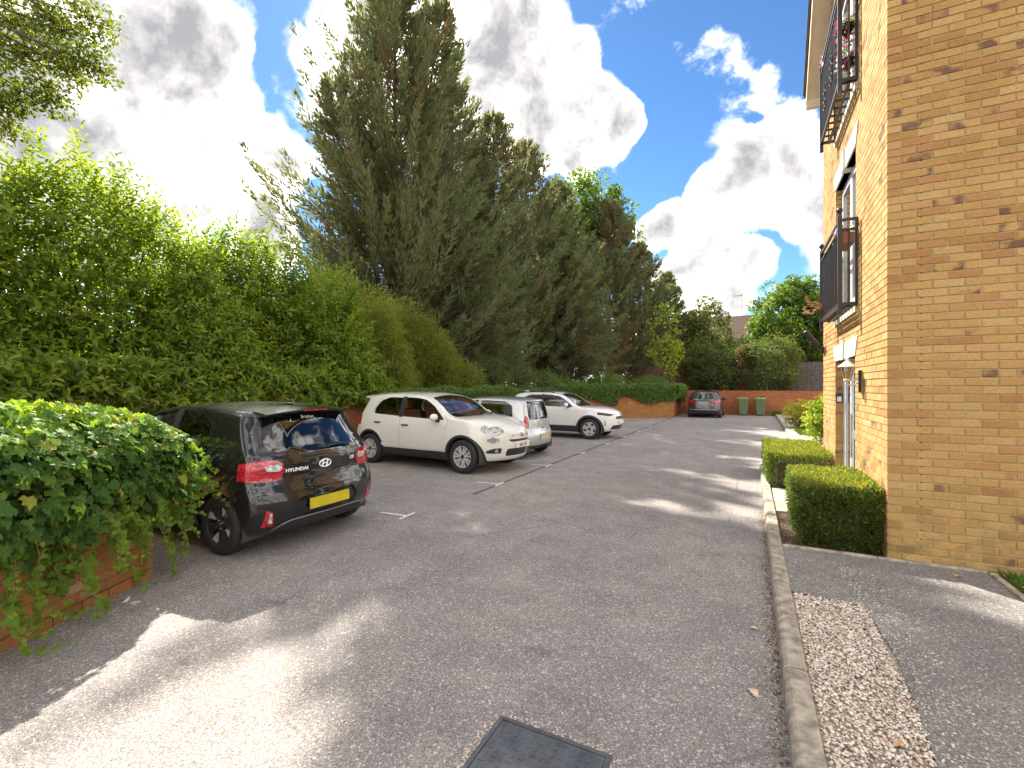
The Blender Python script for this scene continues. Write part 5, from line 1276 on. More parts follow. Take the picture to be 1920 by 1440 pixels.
OAKL = [(0, 0), (0.10, 0.12), (0.20, 0.14), (0.14, 0.28), (0.30, 0.36), (0.20, 0.48), (0.34, 0.62), (0.20, 0.72), (0.20, 0.86), (0.06, 0.90), (0, 1.0)]
def fallen(label, x, y, z, s, a, mat):
    pts = OAKL+[(-p, q) for p, q in OAKL[-2:0:-1]]
    V = [(p*s, q*s, 0.012*math.sin(q*3)+0.03*s*abs(p)*3) for p, q in pts]+[(0, 0.5*s, 0.012)]
    k = len(pts); F = [(i, (i+1) % k, k) for i in range(k)]
    r = thing('fallen_leaf', label, 'leaf', (x, y, z+0.003), a, 'fallen leaves on the ground')
    lobj('blade', V, F, mat, r); MB().tube([(0, 0.5*s, 0.01), (0, 0, 0.003), (0.01*s, -0.3*s, 0.004)], 0.0015, 4).build('stalk', mat, r, local=True)
M['pale_leaf'] = simple('pale_dead_leaf', (0.62, 0.48, 0.30), 0.8, var=0.2, vscale=30)
fallen('pale dead oak leaf on the asphalt near the kerb in the foreground', 0.03, 2.93, 0, 0.085, 0.4, M['pale_leaf'])
fallen('small buff dead leaf on the asphalt by the kerb, beyond the pale oak leaf', 0.05, 3.75, 0, 0.06, 1.4, M['pale_leaf'])
fallen('curled orange dead leaf on the footpath below the brick wall', 1.62, 5.36, ZP, 0.07, 2.0, M['dry_leaf'])
fallen('brown dead leaf lying on the gravel strip', 0.62, 2.75, ZP, 0.06, 2.6, M['dry_leaf'])
wr = thing('wrapper', 'crumpled yellow green wrapper lying in the bed at the right edge', 'litter', (2.02, 5.12, ZP))
bm = bmesh.new(); bmesh.ops.create_grid(bm, x_segments=7, y_segments=7, size=0.07)
for v in bm.verts: v.co.z = 0.05+0.035*mnoise.noise(v.co*38); v.co.x *= 1.3
me = bpy.data.meshes.new('film'); bm.to_mesh(me); bm.free(); me.materials.append(M['wrapper']); link(bpy.data.objects.new('film', me), wr)
n = 260; P = np.stack([1.93+0.5*RNG.random(n), 4.4+1.15*RNG.random(n), np.full(n, ZP-0.01)], 1)
o = leaves('ground_cover', P, np.stack([0.5*RNG.normal(size=n), 0.5*RNG.normal(size=n), np.ones(n)], 1), rand_dirs(n), 0.10, 0.022, T_KITE, M['grass'], None)
tag(o, 'green ground cover in the bed beyond the footpath edging', 'ground cover', kind='stuff')
# ---------------------------------------------------------------- cars
def interp(tab, x): return np.interp(x, [p[0] for p in tab], [p[1] for p in tab])
def sinterp(tab, x):
    """smooth (monotone cubic) interpolation through a table"""
    xs = np.array([p[0] for p in tab], float); ys = np.array([p[1] for p in tab], float)
    h = np.diff(xs); dl = np.diff(ys)/h; m = np.zeros(len(xs))
    m[1:-1] = np.where(dl[:-1]*dl[1:] > 0, 2*dl[:-1]*dl[1:]/(dl[:-1]+dl[1:]+1e-12), 0); m[0] = dl[0]; m[-1] = dl[-1]
    x = np.clip(x, xs[0], xs[-1]); i = np.clip(np.searchsorted(xs, x)-1, 0, len(xs)-2); t = (x-xs[i])/h[i]
    return (2*t**3-3*t**2+1)*ys[i]+(t**3-2*t**2+t)*h[i]*m[i]+(-2*t**3+3*t**2)*ys[i+1]+(t**3-t**2)*h[i]*m[i+1]
def car_shell(c, Ns=96, Nj=30, Nm=30):
    """closed body surface: a box grid bent to the car's side profile, plan and section. x runs from tail (0) to nose (L), y to the left"""
    idx = {}; V = []
    def vid(s, a, b):
        k = (s, a, b)
        if k not in idx: idx[k] = len(V); V.append((s/Ns, 2*a/Nm-1, b/Nj))
        return idx[k]
    F = []
    for s in range(Ns):
        for b in range(Nj):
            F.append((vid(s,0,b), vid(s,0,b+1), vid(s+1,0,b+1), vid(s+1,0,b)))
            F.append((vid(s,Nm,b), vid(s+1,Nm,b), vid(s+1,Nm,b+1), vid(s,Nm,b+1)))
        for a in range(Nm):
            F.append((vid(s,a,0), vid(s+1,a,0), vid(s+1,a+1,0), vid(s,a+1,0)))
            F.append((vid(s,a,Nj), vid(s,a+1,Nj), vid(s+1,a+1,Nj), vid(s+1,a,Nj)))
    for a in range(Nm):
        for b in range(Nj):
            F.append((vid(0,a,b), vid(0,a+1,b), vid(0,a+1,b+1), vid(0,a,b+1)))
            F.append((vid(Ns,a,b), vid(Ns,a,b+1), vid(Ns,a+1,b+1), vid(Ns,a+1,b)))
    F = [f[::-1] for f in F]
    U = np.array(V); s, a, b = U[:, 0], U[:, 1], U[:, 2]
    # denser rows at both ends of the length
    s = s+0.10*np.sin(2*np.pi*s)/(2*np.pi)*-1
    x_t = c['xr_top']+(c['xf_top']-c['xr_top'])*s
    zt = sinterp(c['top'], x_t); zb = interp(c['bottom'], x_t)
    crown = c.get('crown', 0.05)
    z = zb+b*(zt-zb)
    z = z-crown*np.abs(a)**2.2*np.clip((b-0.6)/0.4, 0, 1)*np.where(zt > c['belt']+0.15, 1.0, 0.6)
    xr = sinterp(c['rear'], z); xf = sinterp(c['front'], z)
    x = xr+(xf-xr)*s
    plan = sinterp(c['plan'], x/c['L']); prof = sinterp(c['side'], z)
    prof = np.where(zt > c['belt']+0.12, prof, np.maximum(prof, sinterp(c['side'], np.minimum(z, c['belt']))))
    w = c['W']/2*plan*prof
    y = a*w
    # rounded tail and nose in plan
    er = np.clip(1-s/0.22, 0, 1); ef = np.clip((s-0.80)/0.20, 0, 1)
    x = x+c['kr']*np.abs(a)**3*er**1.5-c['kf']*np.abs(a)**2.6*ef**1.3
    # flared arches
    for xw in (c['xw_r'], c['xw_f']):
        dd = np.sqrt((x-xw)**2+(z-c['rw'])**2); y = y+np.sign(a)*c['flare']*np.exp(-((dd-c['ra'])/0.10)**2)*np.clip((np.abs(a)-0.97)/0.03, 0, 1)
    P = np.stack([x, y, z], 1)
    # relax so that box edges become rounded panels
    Fa = np.array(F); E = np.unique(np.sort(np.concatenate([Fa[:, [0, 1]], Fa[:, [1, 2]], Fa[:, [2, 3]], Fa[:, [3, 0]]]), axis=1), axis=0)
    deg = np.bincount(E.ravel(), minlength=len(P)).astype(float)
    for it in range(c.get('relax', 5)):
        S = np.zeros_like(P); np.add.at(S, E[:, 0], P[E[:, 1]]); np.add.at(S, E[:, 1], P[E[:, 0]])
        P = P+0.5*(S/deg[:, None]-P)
    return P, F
AX = {'side': (0, 2, 1), 'end': (1, 2, 0), 'top': (0, 1, 2)}
def inside(p, poly):
    r = False; n = len(poly)
    for i in range(n):
        (x1, y1), (x2, y2) = poly[i], poly[i-1]
        if (y1 > p[1]) != (y2 > p[1]) and p[0] < (x2-x1)*(p[1]-y1)/(y2-y1)+x1: r = not r
    return r
def roundpoly(pts, r, n=4):
    """polygon with rounded corners"""
    out = []
    k = len(pts)
    for i in range(k):
        p0, p, p1 = Vector(pts[i-1]), Vector(pts[i]), Vector(pts[(i+1) % k])
        a, b = (p0-p), (p1-p); rr = min(r, a.length*0.45, b.length*0.45)
        A, B = p+a.normalized()*rr, p+b.normalized()*rr
        for q in range(n+1):
            t = q/n; out.append(tuple(A*(1-t)**2+p*2*t*(1-t)+B*t**2))
    return out
class Car:
    def __init__(self, c, root, paint_mat):
        self.c, self.root, self.paint = c, root, paint_mat
        P, F = car_shell(c, c.get('Ns', 96), c.get('Nj', 30), c.get('Nm', 30))
        self.bm = bmesh.new()
        vs = [self.bm.verts.new(p) for p in P]
        for f in F: self.bm.faces.new([vs[i] for i in f])
        bmesh.ops.recalc_face_normals(self.bm, faces=self.bm.faces[:])
        self.bvh = BVHTree.FromBMesh(self.bm)
    def cut(self, poly, axis, lo=None, hi=None):
        """cut the outline into the shell (seen along one axis, only where that axis' coordinate lies in lo..hi) and take those faces out"""
        i, j, k = AX[axis]; bm = self.bm
        lo = -1e9 if lo is None else lo; hi = 1e9 if hi is None else hi
        x0, x1 = min(p[0] for p in poly)-0.06, max(p[0] for p in poly)+0.06; y0, y1 = min(p[1] for p in poly)-0.06, max(p[1] for p in poly)+0.06
        fs = []
        for f in bm.faces:
            m = f.calc_center_median()
            if x0 <= m[i] <= x1 and y0 <= m[j] <= y1 and lo-0.05 <= m[k] <= hi+0.05: fs.append(f)
        geom = set(fs)
        for f in fs: geom.update(f.edges); geom.update(f.verts)
        geom = list(geom)
        n = len(poly)
        for q in range(n):
            a, b = poly[q], poly[(q+1) % n]
            if math.hypot(b[0]-a[0], b[1]-a[1]) < 1e-5: continue
            co = [0, 0, 0]; co[i], co[j] = a; no = [0, 0, 0]; no[i], no[j] = (b[1]-a[1]), -(b[0]-a[0])
            geom = bmesh.ops.bisect_plane(bm, geom=geom, dist=1e-5, plane_co=co, plane_no=Vector(no).normalized())['geom']
        for lim in (lo, hi):
            if abs(lim) < 1e8:
                co = [0, 0, 0]; co[k] = lim; no = [0, 0, 0]; no[k] = 1
                geom = bmesh.ops.bisect_plane(bm, geom=geom, dist=1e-5, plane_co=co, plane_no=no)['geom']
        sel = []
        for f in geom:
            if isinstance(f, bmesh.types.BMFace) and f.is_valid:
                m = f.calc_center_median()
                if lo <= m[k] <= hi and inside((m[i], m[j]), poly): sel.append(f)
        vm = {}; V = []; F = []
        for f in sel:
            row = []
            for v in f.verts:
                if v not in vm: vm[v] = len(V); V.append(v.co.copy())
                row.append(vm[v])
            F.append(row)
        bmesh.ops.delete(bm, geom=sel, context='FACES')
        return V, F
    def panel(self, name, VF, mat, parent=None, inset=0.0, offset=0.0, lip=0.012, smooth=True):
        """a cut-out as a part of its own: drawn in a little at its border, moved in or out, with a returned edge"""
        V, F = VF
        if not F: return None
        b = bmesh.new(); vs = [b.verts.new(v) for v in V]
        for f in F:
            try: b.faces.new([vs[i] for i in f])
            except ValueError: pass
        bmesh.ops.remove_doubles(b, verts=b.verts[:], dist=1e-5)
        b.normal_update()
        bd = {}
        for e in b.edges:
            if e.is_boundary:
                f = e.link_faces[0]; d_ = (e.verts[1].co-e.verts[0].co); nrm = f.normal.cross(d_)
                if nrm.length < 1e-9: continue
                nrm.normalize()
                if nrm.dot(f.calc_center_median()-e.verts[0].co) < 0: nrm.negate()
                for v in e.verts: bd.setdefault(v, []).append(nrm)
        norms = {v: v.normal.copy() for v in b.verts}
        for v, ns in bd.items():
            s = Vector()
            for n_ in ns: s += n_
            if s.length > 1e-6: v.co += s.normalized()*inset
        for v in b.verts: v.co += norms[v]*offset
        if lip:
            ed = [e for e in b.edges if e.is_boundary]
            r = bmesh.ops.extrude_edge_only(b, edges=ed)
            back = {}
            for v in r['geom']:
                if isinstance(v, bmesh.types.BMVert):
                    src = min((e.other_vert(v) for e in v.link_edges), key=lambda q: (q.co-v.co).length)
                    back[v] = norms.get(src, v.normal)
            for v, n_ in back.items(): v.co -= n_*lip
        me = bpy.data.meshes.new(name); b.to_mesh(me); b.free()
        me.materials.append(mat)
        if smooth:
            me.polygons.foreach_set('use_smooth', [True]*len(me.polygons)); me.set_sharp_from_angle(angle=math.radians(38))
        return link(bpy.data.objects.new(name, me), parent or self.root)
    def finish(self):
        bm = self.bm
        ed = [e for e in bm.edges if e.is_boundary]
        bm.normal_update(); norms = {v: v.normal.copy() for e in ed for v in e.verts}
        r = bmesh.ops.extrude_edge_only(bm, edges=ed)
        for v in [v for v in r['geom'] if isinstance(v, bmesh.types.BMVert)]:
            src = min((e.other_vert(v) for e in v.link_edges), key=lambda q: (q.co-v.co).length)
            v.co -= norms.get(src, Vector((0, 0, 0)))*0.022
        me = bpy.data.meshes.new('body'); bm.to_mesh(me); bm.free(); me.materials.append(self.paint)
        me.polygons.foreach_set('use_smooth', [True]*len(me.polygons)); me.set_sharp_from_angle(angle=math.radians(38))
        return link(bpy.data.objects.new('body', me), self.root)
    def hit(self, p, d_):
        r = self.bvh.ray_cast(Vector(p), Vector(d_)); return (r[0], r[1]) if r[0] is not None else (Vector(p), -Vector(d_))
    def frame(self, u, v, side):
        """matrix on the surface: x right as read by a viewer, y up, z outwards. side: 'rear','front'"""
        if side == 'rear': p, n_ = self.hit((-2, u, v), (1, 0, 0)); xd = Vector((0, -1, 0))
        elif side == 'front': p, n_ = self.hit((self.c['L']+2, u, v), (-1, 0, 0)); xd = Vector((0, 1, 0))
        elif side == 'left': p, n_ = self.hit((u, 3, v), (0, -1, 0)); xd = Vector((-1, 0, 0))
        else: p, n_ = self.hit((u, -3, v), (0, 1, 0)); xd = Vector((1, 0, 0))
        z_ = n_.normalized(); x_ = (xd-z_*xd.dot(z_)).normalized(); y_ = z_.cross(x_)
        m4 = Matrix((x_, y_, z_)).transposed().to_4x4(); m4.translation = p; return m4
def place(name, mb, m4, mat, parent, smooth=False, sharp=None):
    return lobj(name, [m4 @ v for v in mb.V], mb.F, mat, parent, smooth, sharp)
def circle(cx, cz, r, n=26, a0=0.0): return [(cx+r*math.cos(a0+2*math.pi*i/n), cz+r*math.sin(a0+2*math.pi*i/n)) for i in range(n)]
def wheel(car, x, ysign, yo, R, width, style, parent):
    """wheel in the car's coordinates, its outer face at y = ysign*yo"""
    w_ = bpy.data.objects.new('wheel', None); link(w_, parent); w_.location = (x, ysign*yo, R); w_.empty_display_size = 0.1
    if ysign > 0: w_.rotation_euler = (0, 0, math.pi)
    # local: outer face towards -y
    Rr = style['rim']
    prof = [(Rr-0.012, 0.02), (Rr, 0.004), (Rr+0.012, 0.0), (R-0.055, -0.006), (R-0.022, 0.004), (R-0.006, 0.022), (R, 0.045), (R, width-0.045), (R-0.006, width-0.022), (R-0.03, width), (Rr, width), (Rr-0.01, width-0.02)]
    t = MB().lathe(prof, (0, 0, 0), 'y', 40)
    t.build('tyre', M['rubber'], w_, smooth=True, sharp=50, local=True)
    tr = MB()
    for k in range(60):
        a = 2*math.pi*k/60; ca, sa = math.cos(a), math.sin(a); cb, sb = math.cos(a+0.05), math.sin(a+0.05)
        tr.add([(R*ca*1.003, 0.03, R*sa*1.003), (R*cb*1.003, 0.03, R*sb*1.003), (R*cb*1.003, width-0.03, R*sb*1.003), (R*ca*1.003, width-0.03, R*sa*1.003)], [(0, 1, 2, 3)])
    rim = MB().lathe([(Rr-0.002, 0.012), (Rr-0.014, 0.010), (Rr-0.02, 0.03), (Rr-0.03, 0.10), (Rr-0.03, width-0.03)], (0, 0, 0), 'y', 40)
    n = style['n']
    for k in range(n):
        a = 2*math.pi*k/n+0.3
        for (da0, da1, w0, w1) in style['blades']:
            r0, r1 = 0.04, Rr-0.012
            p0 = Vector((r0*math.cos(a+da0), 0, r0*math.sin(a+da0))); p1 = Vector((r1*math.cos(a+da1), 0, r1*math.sin(a+da1)))
            d_ = (p1-p0).normalized(); s_ = Vector((-d_.z, 0, d_.x))
            y0, y1 = 0.022, 0.014
            rim.add([p0-s_*w0+Vector((0, y0, 0)), p0+s_*w0+Vector((0, y0, 0)), p1+s_*w1+Vector((0, y1, 0)), p1-s_*w1+Vector((0, y1, 0)),
                     p0-s_*w0*1.2+Vector((0, y0+0.04, 0)), p0+s_*w0*1.2+Vector((0, y0+0.04, 0)), p1+s_*w1*1.2+Vector((0, y1+0.03, 0)), p1-s_*w1*1.2+Vector((0, y1+0.03, 0))],
                    [(0,3,2,1), (4,5,6,7), (0,1,5,4), (1,2,6,5), (2,3,7,6), (3,0,4,7)])
    rim.build('rim', style['mat'], w_, smooth=True, sharp=30, local=True)
    if style.get('insert'):
        for k in range(n):
            ins = MB()
            a = 2*math.pi*k/n+0.3+style['insert'][0]; r0, r1 = Rr*0.42, Rr-0.016; da = style['insert'][1]
            q = [(r0*math.cos(a+da*0.25), 0.028, r0*math.sin(a+da*0.25)), (r1*math.cos(a-da*0.6), 0.018, r1*math.sin(a-da*0.6)), (r1*math.cos(a+da), 0.018, r1*math.sin(a+da))]
            ins.add(q+[(p[0], 0.045, p[2]) for p in q], [(0, 1, 2), (5, 4, 3), (0, 3, 4, 1), (1, 4, 5, 2), (2, 5, 3, 0)])
            ins.build('spoke_insert', style['imat'], w_, local=True)
    MB().lathe([(0, 0.008), (0.026, 0.010), (0.03, 0.02), (0.055, 0.024), (0.06, 0.06)], (0, 0, 0), 'y', 20).build('hub', style.get('hub', style['mat']), w_, smooth=True, sharp=40, local=True)
    bo = MB()
    for k in range(style.get('bolts', 5)):
        a = 2*math.pi*k/style.get('bolts', 5)+0.5; bo.lathe([(0, 0.012), (0.008, 0.013), (0.009, 0.03)], (0.042*math.cos(a), 0, 0.042*math.sin(a)), 'y', 8)
    bo.build('bolts', M['chrome'], w_, local=True)
    MB().lathe([(0.0, 0.09), (0.12, 0.09), (0.125, 0.11), (0.0, 0.11)], (0, 0, 0), 'y', 24).build('brake_disc', M['alloy'], w_, local=True)
    return w_
def seats(car, xs, mat, W, zb, rear_x=None):
    def one(x, y, w_, name='seat', hgt=0.60):
        s = MB().bbox(x-0.22, x+0.28, y-w_/2, y+w_/2, zb+0.18, zb+0.36, 0.05)
        b = MB(); b.bbox(-0.06, 0.06, y-w_/2, y+w_/2, 0, hgt, 0.045)
        for v in b.V: q = v.copy(); v.x = x-0.24+q.x-0.34*q.z; v.z = zb+0.30+q.z
        s.add(b.V, b.F)
        hx = x-0.24-0.34*(hgt+0.10); h = MB().bbox(hx-0.045, hx+0.045, y-0.12, y+0.12, zb+0.30+hgt+0.03, zb+0.30+hgt+0.20, 0.035); s.add(h.V, h.F)
        s.build(name, mat, car.root, smooth=True, sharp=50, local=True)
    for y in (-W*0.215, W*0.215): one(xs, y, W*0.29)
    if rear_x:
        for y in (-W*0.22, W*0.22): one(rear_x, y, W*0.40, 'rear_seat', 0.52)
def wing_mirror(car, x, y, z, mat, s):
    r = MB(); 
    V = []; F = []
    n, k = 10, 7
    for i in range(k):
        t = i/(k-1); rad = math.sqrt(max(0, 1-(2*t-1)**2*0.92))
        for j in range(n):
            a = 2*math.pi*j/n; V.append((x-0.02+0.075*(t-0.5)*2*0.8, y+s*(0.10+0.115*rad*math.cos(a)), z+0.02+0.078*rad*math.sin(a)))
    for i in range(k-1):
        for j in range(n): F.append((i*n+j, i*n+(j+1) % n, (i+1)*n+(j+1) % n, (i+1)*n+j))
    F += [tuple(range(n))[::-1], tuple(range((k-1)*n, k*n))]
    if s < 0: F = [f[::-1] for f in F]
    o = lobj('wing_mirror', V, F, mat, car.root, True, 60)
    MB().tube([(x+0.01, y-s*0.03, z-0.06), (x, y+s*0.03, z-0.055), (x, y+s*0.09, z-0.03)], [0.032, 0.028, 0.03], 8).build('mirror_foot', M['plastic'], o, smooth=True, local=True)
def liner(car, x, s):
    c = car.c; yo = c['W']/2-0.035; yi = yo-0.30; r = c['ra']+0.015; n = 18
    V = []; F = []
    for i in range(n+1):
        a = math.pi*(-0.12+1.24*i/n); V += [(x+r*math.cos(a), s*yo, c['rw']+r*math.sin(a)), (x+r*math.cos(a), s*yi, c['rw']+r*math.sin(a))]
    for i in range(n): F.append((2*i, 2*i+1, 2*i+3, 2*i+2))
    F.append(tuple(2*i+1 for i in range(n+1)))
    lobj('wheel_arch_liner', V, F, M['trim'], car.root)
def plate(car, u, v, side, w_, h_, mat, text=None, tilt=None):
    m4 = car.frame(u, v, side); m4 = m4 @ Matrix.Translation((0, 0, 0.012))
    mb = MB().bbox(-w_/2, w_/2, -h_/2, h_/2, -0.012, 0.003, 0.003)
    o = place('number_plate', mb, m4, mat, car.root)
    if text: text_mesh('registration', text, h_*0.86, M['black_letter'], o, m4 @ Matrix.Translation((0, -0.003, 0.0045)), 0.0006, sx=0.80, bold=0.0012)
    return o
def wiper(car, m4, length, parent=None):
    place('wiper', MB().tube([(0, 0, 0.004), (0, 0, 0.022)], 0.014, 8).tube([(0, 0, 0.02), (length*0.5, 0.02, 0.025), (length, 0.015, 0.014)], [0.010, 0.008, 0.006], 6), m4, M['plastic'], parent or car.root, True, 50)

def common(car, windows, doors, W, handles=None, pillar=None):
    """side glass, doors, wheel openings on both sides"""
    c = car.c
    for s in (1, -1):
        lo, hi = (0.2, None) if s > 0 else (None, -0.2)
        for k, (poly, gm) in enumerate(windows):
            g = car.panel('side_window', car.cut(roundpoly(poly, 0.03, 2), 'side', lo, hi), M[gm], inset=0.003, offset=-0.007, lip=0)
        if pillar: car.panel('pillar_trim', car.cut(pillar, 'side', lo, hi), M['plastic'], offset=0.001, lip=0.01)
        for xw in (c['xw_r'], c['xw_f']):
            car.cut(circle(xw, c['rw'], c['ra']), 'side', lo, hi)
            yb = c['W']/2
            car.cut([(xw-c['ra'], s*(yb-0.28)), (xw+c['ra'], s*(yb-0.28)), (xw+c['ra'], s*(yb+0.1)), (xw-c['ra'], s*(yb+0.1))], 'top', None, c['rw']+0.05)
            liner(car, xw, s)
        for k, poly in enumerate(doors):
            d_ = car.panel('door', car.cut(poly, 'side', lo, hi), car.paint, inset=0.006, offset=0.0, lip=0.03)
            if handles and d_:
                hx, hz = handles[k]; m4 = car.frame(hx, hz, 'left' if s > 0 else 'right')
                place('door_handle', MB().bbox(-0.09, 0.09, -0.016, 0.016, 0.012, 0.03, 0.008).box(-0.085, -0.055, -0.012, 0.012, -0.005, 0.014).box(0.055, 0.085, -0.012, 0.012, -0.005, 0.014), m4, car.c.get('handle_mat', car.paint), d_, True, 50)
def arches(car, r_out, mat, sill=None):
    """dark cladding round the wheel openings"""
    c = car.c
    for s in (1, -1):
        lo, hi = (0.2, None) if s > 0 else (None, -0.2)
        for xw in (c['xw_r'], c['xw_f']):
            car.panel('arch_trim', car.cut(circle(xw, c['rw'], r_out), 'side', lo, hi), mat, inset=0.0, offset=0.006, lip=0.03)
        if sill: car.panel('sill_trim', car.cut(sill, 'side', lo, hi), mat, inset=0.001, offset=0.004, lip=0.02)
# ---- black hatchback, tail towards the road
def black_hatch():
    root = thing('parked_car', 'black hatchback parked nose to the wall beside the ivy', 'car', (-4.20, 3.76, 0), math.pi, 'cars parked in the bays'); root.scale = (1.04, 1.04, 1.04)
    c = dict(L=3.67, W=1.68, belt=0.95, xr_top=0.30, xf_top=3.60, kr=0.16, kf=0.22, xw_r=0.62, xw_f=3.04, rw=0.30, ra=0.345, flare=0.018, relax=4,
             top=[(0.30,1.425),(0.6,1.455),(1.2,1.48),(1.75,1.465),(2.1,1.41),(2.45,1.26),(2.85,1.04),(3.02,0.975),(3.3,0.92),(3.5,0.84),(3.6,0.74)],
             bottom=[(0,0.27),(0.25,0.2),(3.3,0.19),(3.67,0.25)],
             rear=[(0.2,0.12),(0.30,0.035),(0.42,0.0),(0.58,0.01),(0.66,0.05),(0.74,0.085),(0.88,0.075),(0.97,0.10),(1.1,0.19),(1.3,0.31),(1.43,0.36)],
             front=[(0.2,3.55),(0.32,3.65),(0.48,3.67),(0.62,3.65),(0.74,3.60),(0.9,3.55)],
             plan=[(0,0.955),(0.12,0.99),(0.3,1.0),(0.72,1.0),(0.88,0.97),(1.0,0.86)],
             side=[(0.18,0.90),(0.3,0.965),(0.5,0.995),(0.7,0.998),(0.86,0.985),(0.95,0.955),(1.2,0.86),(1.40,0.765),(1.48,0.72)], crown=0.045)
    car = Car(c, root, M['paint_black']); L, W = c['L'], c['W']
    # rear glass, lamps, tailgate
    rw = roundpoly([(-0.56,1.01),(-0.30,0.975),(0.30,0.975),(0.56,1.01),(0.60,1.07),(0.50,1.36),(-0.50,1.36),(-0.60,1.07)], 0.05, 3)
    g = car.panel('rear_window', car.cut(rw, 'end', None, 0.6), M['glass_dark'], inset=0.002, offset=-0.002, lip=0)
    for s in (1, -1):
        pl = [(0.46,0.83),(0.52,0.735),(0.66,0.725),(0.78,0.745),(0.95,0.80),(0.95,0.87),(0.80,0.92),(0.62,0.935),(0.51,0.92)]
        pl = [(s*a, b) for a, b in pl]; pl = pl if s > 0 else pl[::-1]
        lm = car.panel('tail_lamp', car.cut(roundpoly(pl, 0.03, 2), 'end', None, 0.33), M['red_lamp'], offset=0.008, lip=0.02)
        ob = car.frame(s*0.56, 0.845, 'rear')
        cl = [(s*(0.49), 0.85), (s*0.52, 0.82), (s*0.63, 0.83), (s*0.65, 0.88), (s*0.53, 0.89)]
        V = []
        for (a, b) in cl: p, n_ = car.hit((-2, a, b), (1, 0, 0)); V.append(p+n_*0.016)
        V += [v+Vector((0.02, 0, 0)) for v in V]; n = len(cl)
        lobj('clear_lens', V, [tuple(range(n)), tuple(range(n, 2*n))[::-1]]+[(i, n+i, n+(i+1) % n, (i+1) % n) for i in range(n)], M['clear_lamp'], lm)
        # upright reflector and reversing lamp low in the bumper
        pr_ = [(s*0.60, 0.30), (s*0.70, 0.305), (s*0.675, 0.47), (s*0.62, 0.44)]; pr_ = pr_ if s > 0 else pr_[::-1]
        rf_ = car.panel('bumper_lamp', car.cut(pr_, 'end', None, 0.5), M['red_lamp'], offset=0.006, lip=0.02)
        if s > 0:
            cl = [(0.615, 0.335), (0.65, 0.34), (0.645, 0.44), (0.628, 0.43)]; V = []
            for (a, b) in cl: p, n_ = car.hit((-2, a, b), (1, 0, 0)); V.append(p+n_*0.011)
            lobj('clear_lens', V+[v+Vector((0.012, 0, 0)) for v in V], [(0,1,2,3), (7,6,5,4), (0,4,5,1), (1,5,6,2), (2,6,7,3), (3,7,4,0)], M['clear_lamp'], rf_)
    tg = car.panel('tailgate', car.cut(roundpoly([(-0.40,0.60),(0.40,0.60),(0.46,0.66),(0.47,0.95),(0.66,0.96),(0.60,1.15),(0.53,1.41),(-0.53,1.41),(-0.60,1.15),(-0.66,0.96),(-0.47,0.95),(-0.46,0.66)], 0.02, 2), 'end', None, 0.62), car.paint, inset=0.004, lip=0.02)
    pk = car.panel('plate_recess', car.cut(roundpoly([(-0.34,0.35),(0.34,0.35),(0.42,0.43),(0.34,0.545),(-0.34,0.545),(-0.42,0.43)], 0.03, 2), 'end', None, 0.3), M['paint_black'], offset=-0.02, lip=0)
    df = car.panel('diffuser', car.cut([(-0.62,0.18),(0.62,0.18),(0.50,0.325),(-0.50,0.325)], 'end', None, 0.3), M['plastic'], offset=0.004, lip=0.02)
    common(car, [([(0.86,0.985),(1.50,0.955),(1.53,1.395),(1.20,1.385),(0.96,1.28)], 'glass_dark'), ([(1.60,0.955),(2.72,0.945),(2.62,1.03),(2.30,1.245),(2.06,1.345),(1.63,1.395)], 'glass')],
           [[(0.72,0.36),(1.05,0.36),(1.56,0.36),(1.58,1.43),(1.18,1.42),(0.86,1.30),(0.74,1.0),(0.97,0.68),(0.97,0.42)], [(1.565,0.36),(2.62,0.36),(2.70,0.75),(2.84,0.95),(2.36,1.26),(2.06,1.39),(1.59,1.43)]], W,
           [(0.92,0.80),(1.72,0.80)], [(1.505,0.955),(1.60,0.955),(1.63,1.41),(1.535,1.41)])
    car.panel('windscreen', car.cut(roundpoly([(2.10,-0.58),(2.86,-0.68),(2.92,0),(2.86,0.68),(2.10,0.58),(2.05,0)], 0.05, 2), 'top', 0.9, None), M['glass'], inset=0.002, offset=-0.003, lip=0)
    car.panel('bonnet', car.cut([(2.98,-0.70),(3.48,-0.62),(3.52,0),(3.48,0.62),(2.98,0.70)], 'top', 0.7, None), car.paint, inset=0.004, lip=0.02)
    for s in (1, -1): car.panel('headlamp', car.cut([(s*0.42,0.62),(s*0.85,0.68),(s*0.85,0.80),(s*0.5,0.74)][::s], 'end', 3.1, None), M['clear_lamp'], offset=0.003, lip=0.02)
    # quarter panel trim behind the rear side window
    body = car.finish()
    sp = MB()      # roof spoiler
    ys = np.linspace(-0.55, 0.55, 15); V = []
    for y_ in ys:
        k = 1-(abs(y_)/0.55)**4*0.5
        V += [(0.50, y_, 1.455-0.045*(y_/0.55)**2), (0.225+0.05*(y_/0.55)**2, y_, 1.415-0.04*(y_/0.55)**2), (0.235+0.05*(y_/0.55)**2, y_, 1.395-0.04*(y_/0.55)**2), (0.42, y_, 1.385-0.04*(y_/0.55)**2)]
    F = [(4*i+j, 4*i+4+j, 4*i+4+(j+1) % 4, 4*i+(j+1) % 4) for i in range(len(ys)-1) for j in range(4)]+[(0,1,2,3), tuple(range(len(V)-4, len(V)))[::-1]]
    so = lobj('spoiler', V, F, car.paint, root, True, 40)
    MB().box(0.216, 0.232, -0.15, 0.15, 1.399, 1.412).build('brake_light', M['red_lamp'], so, local=True)
    plate(car, 0, 0.455, 'rear', 0.52, 0.11, M['plate_yellow'])
    text_mesh('lettering', 'HYUNDAI', 0.048, M['white_letter'], tg, car.frame(0.34, 0.815, 'rear') @ Matrix.Translation((0, 0, 0.004)), 0.002, bold=0.0012, sx=1.15)
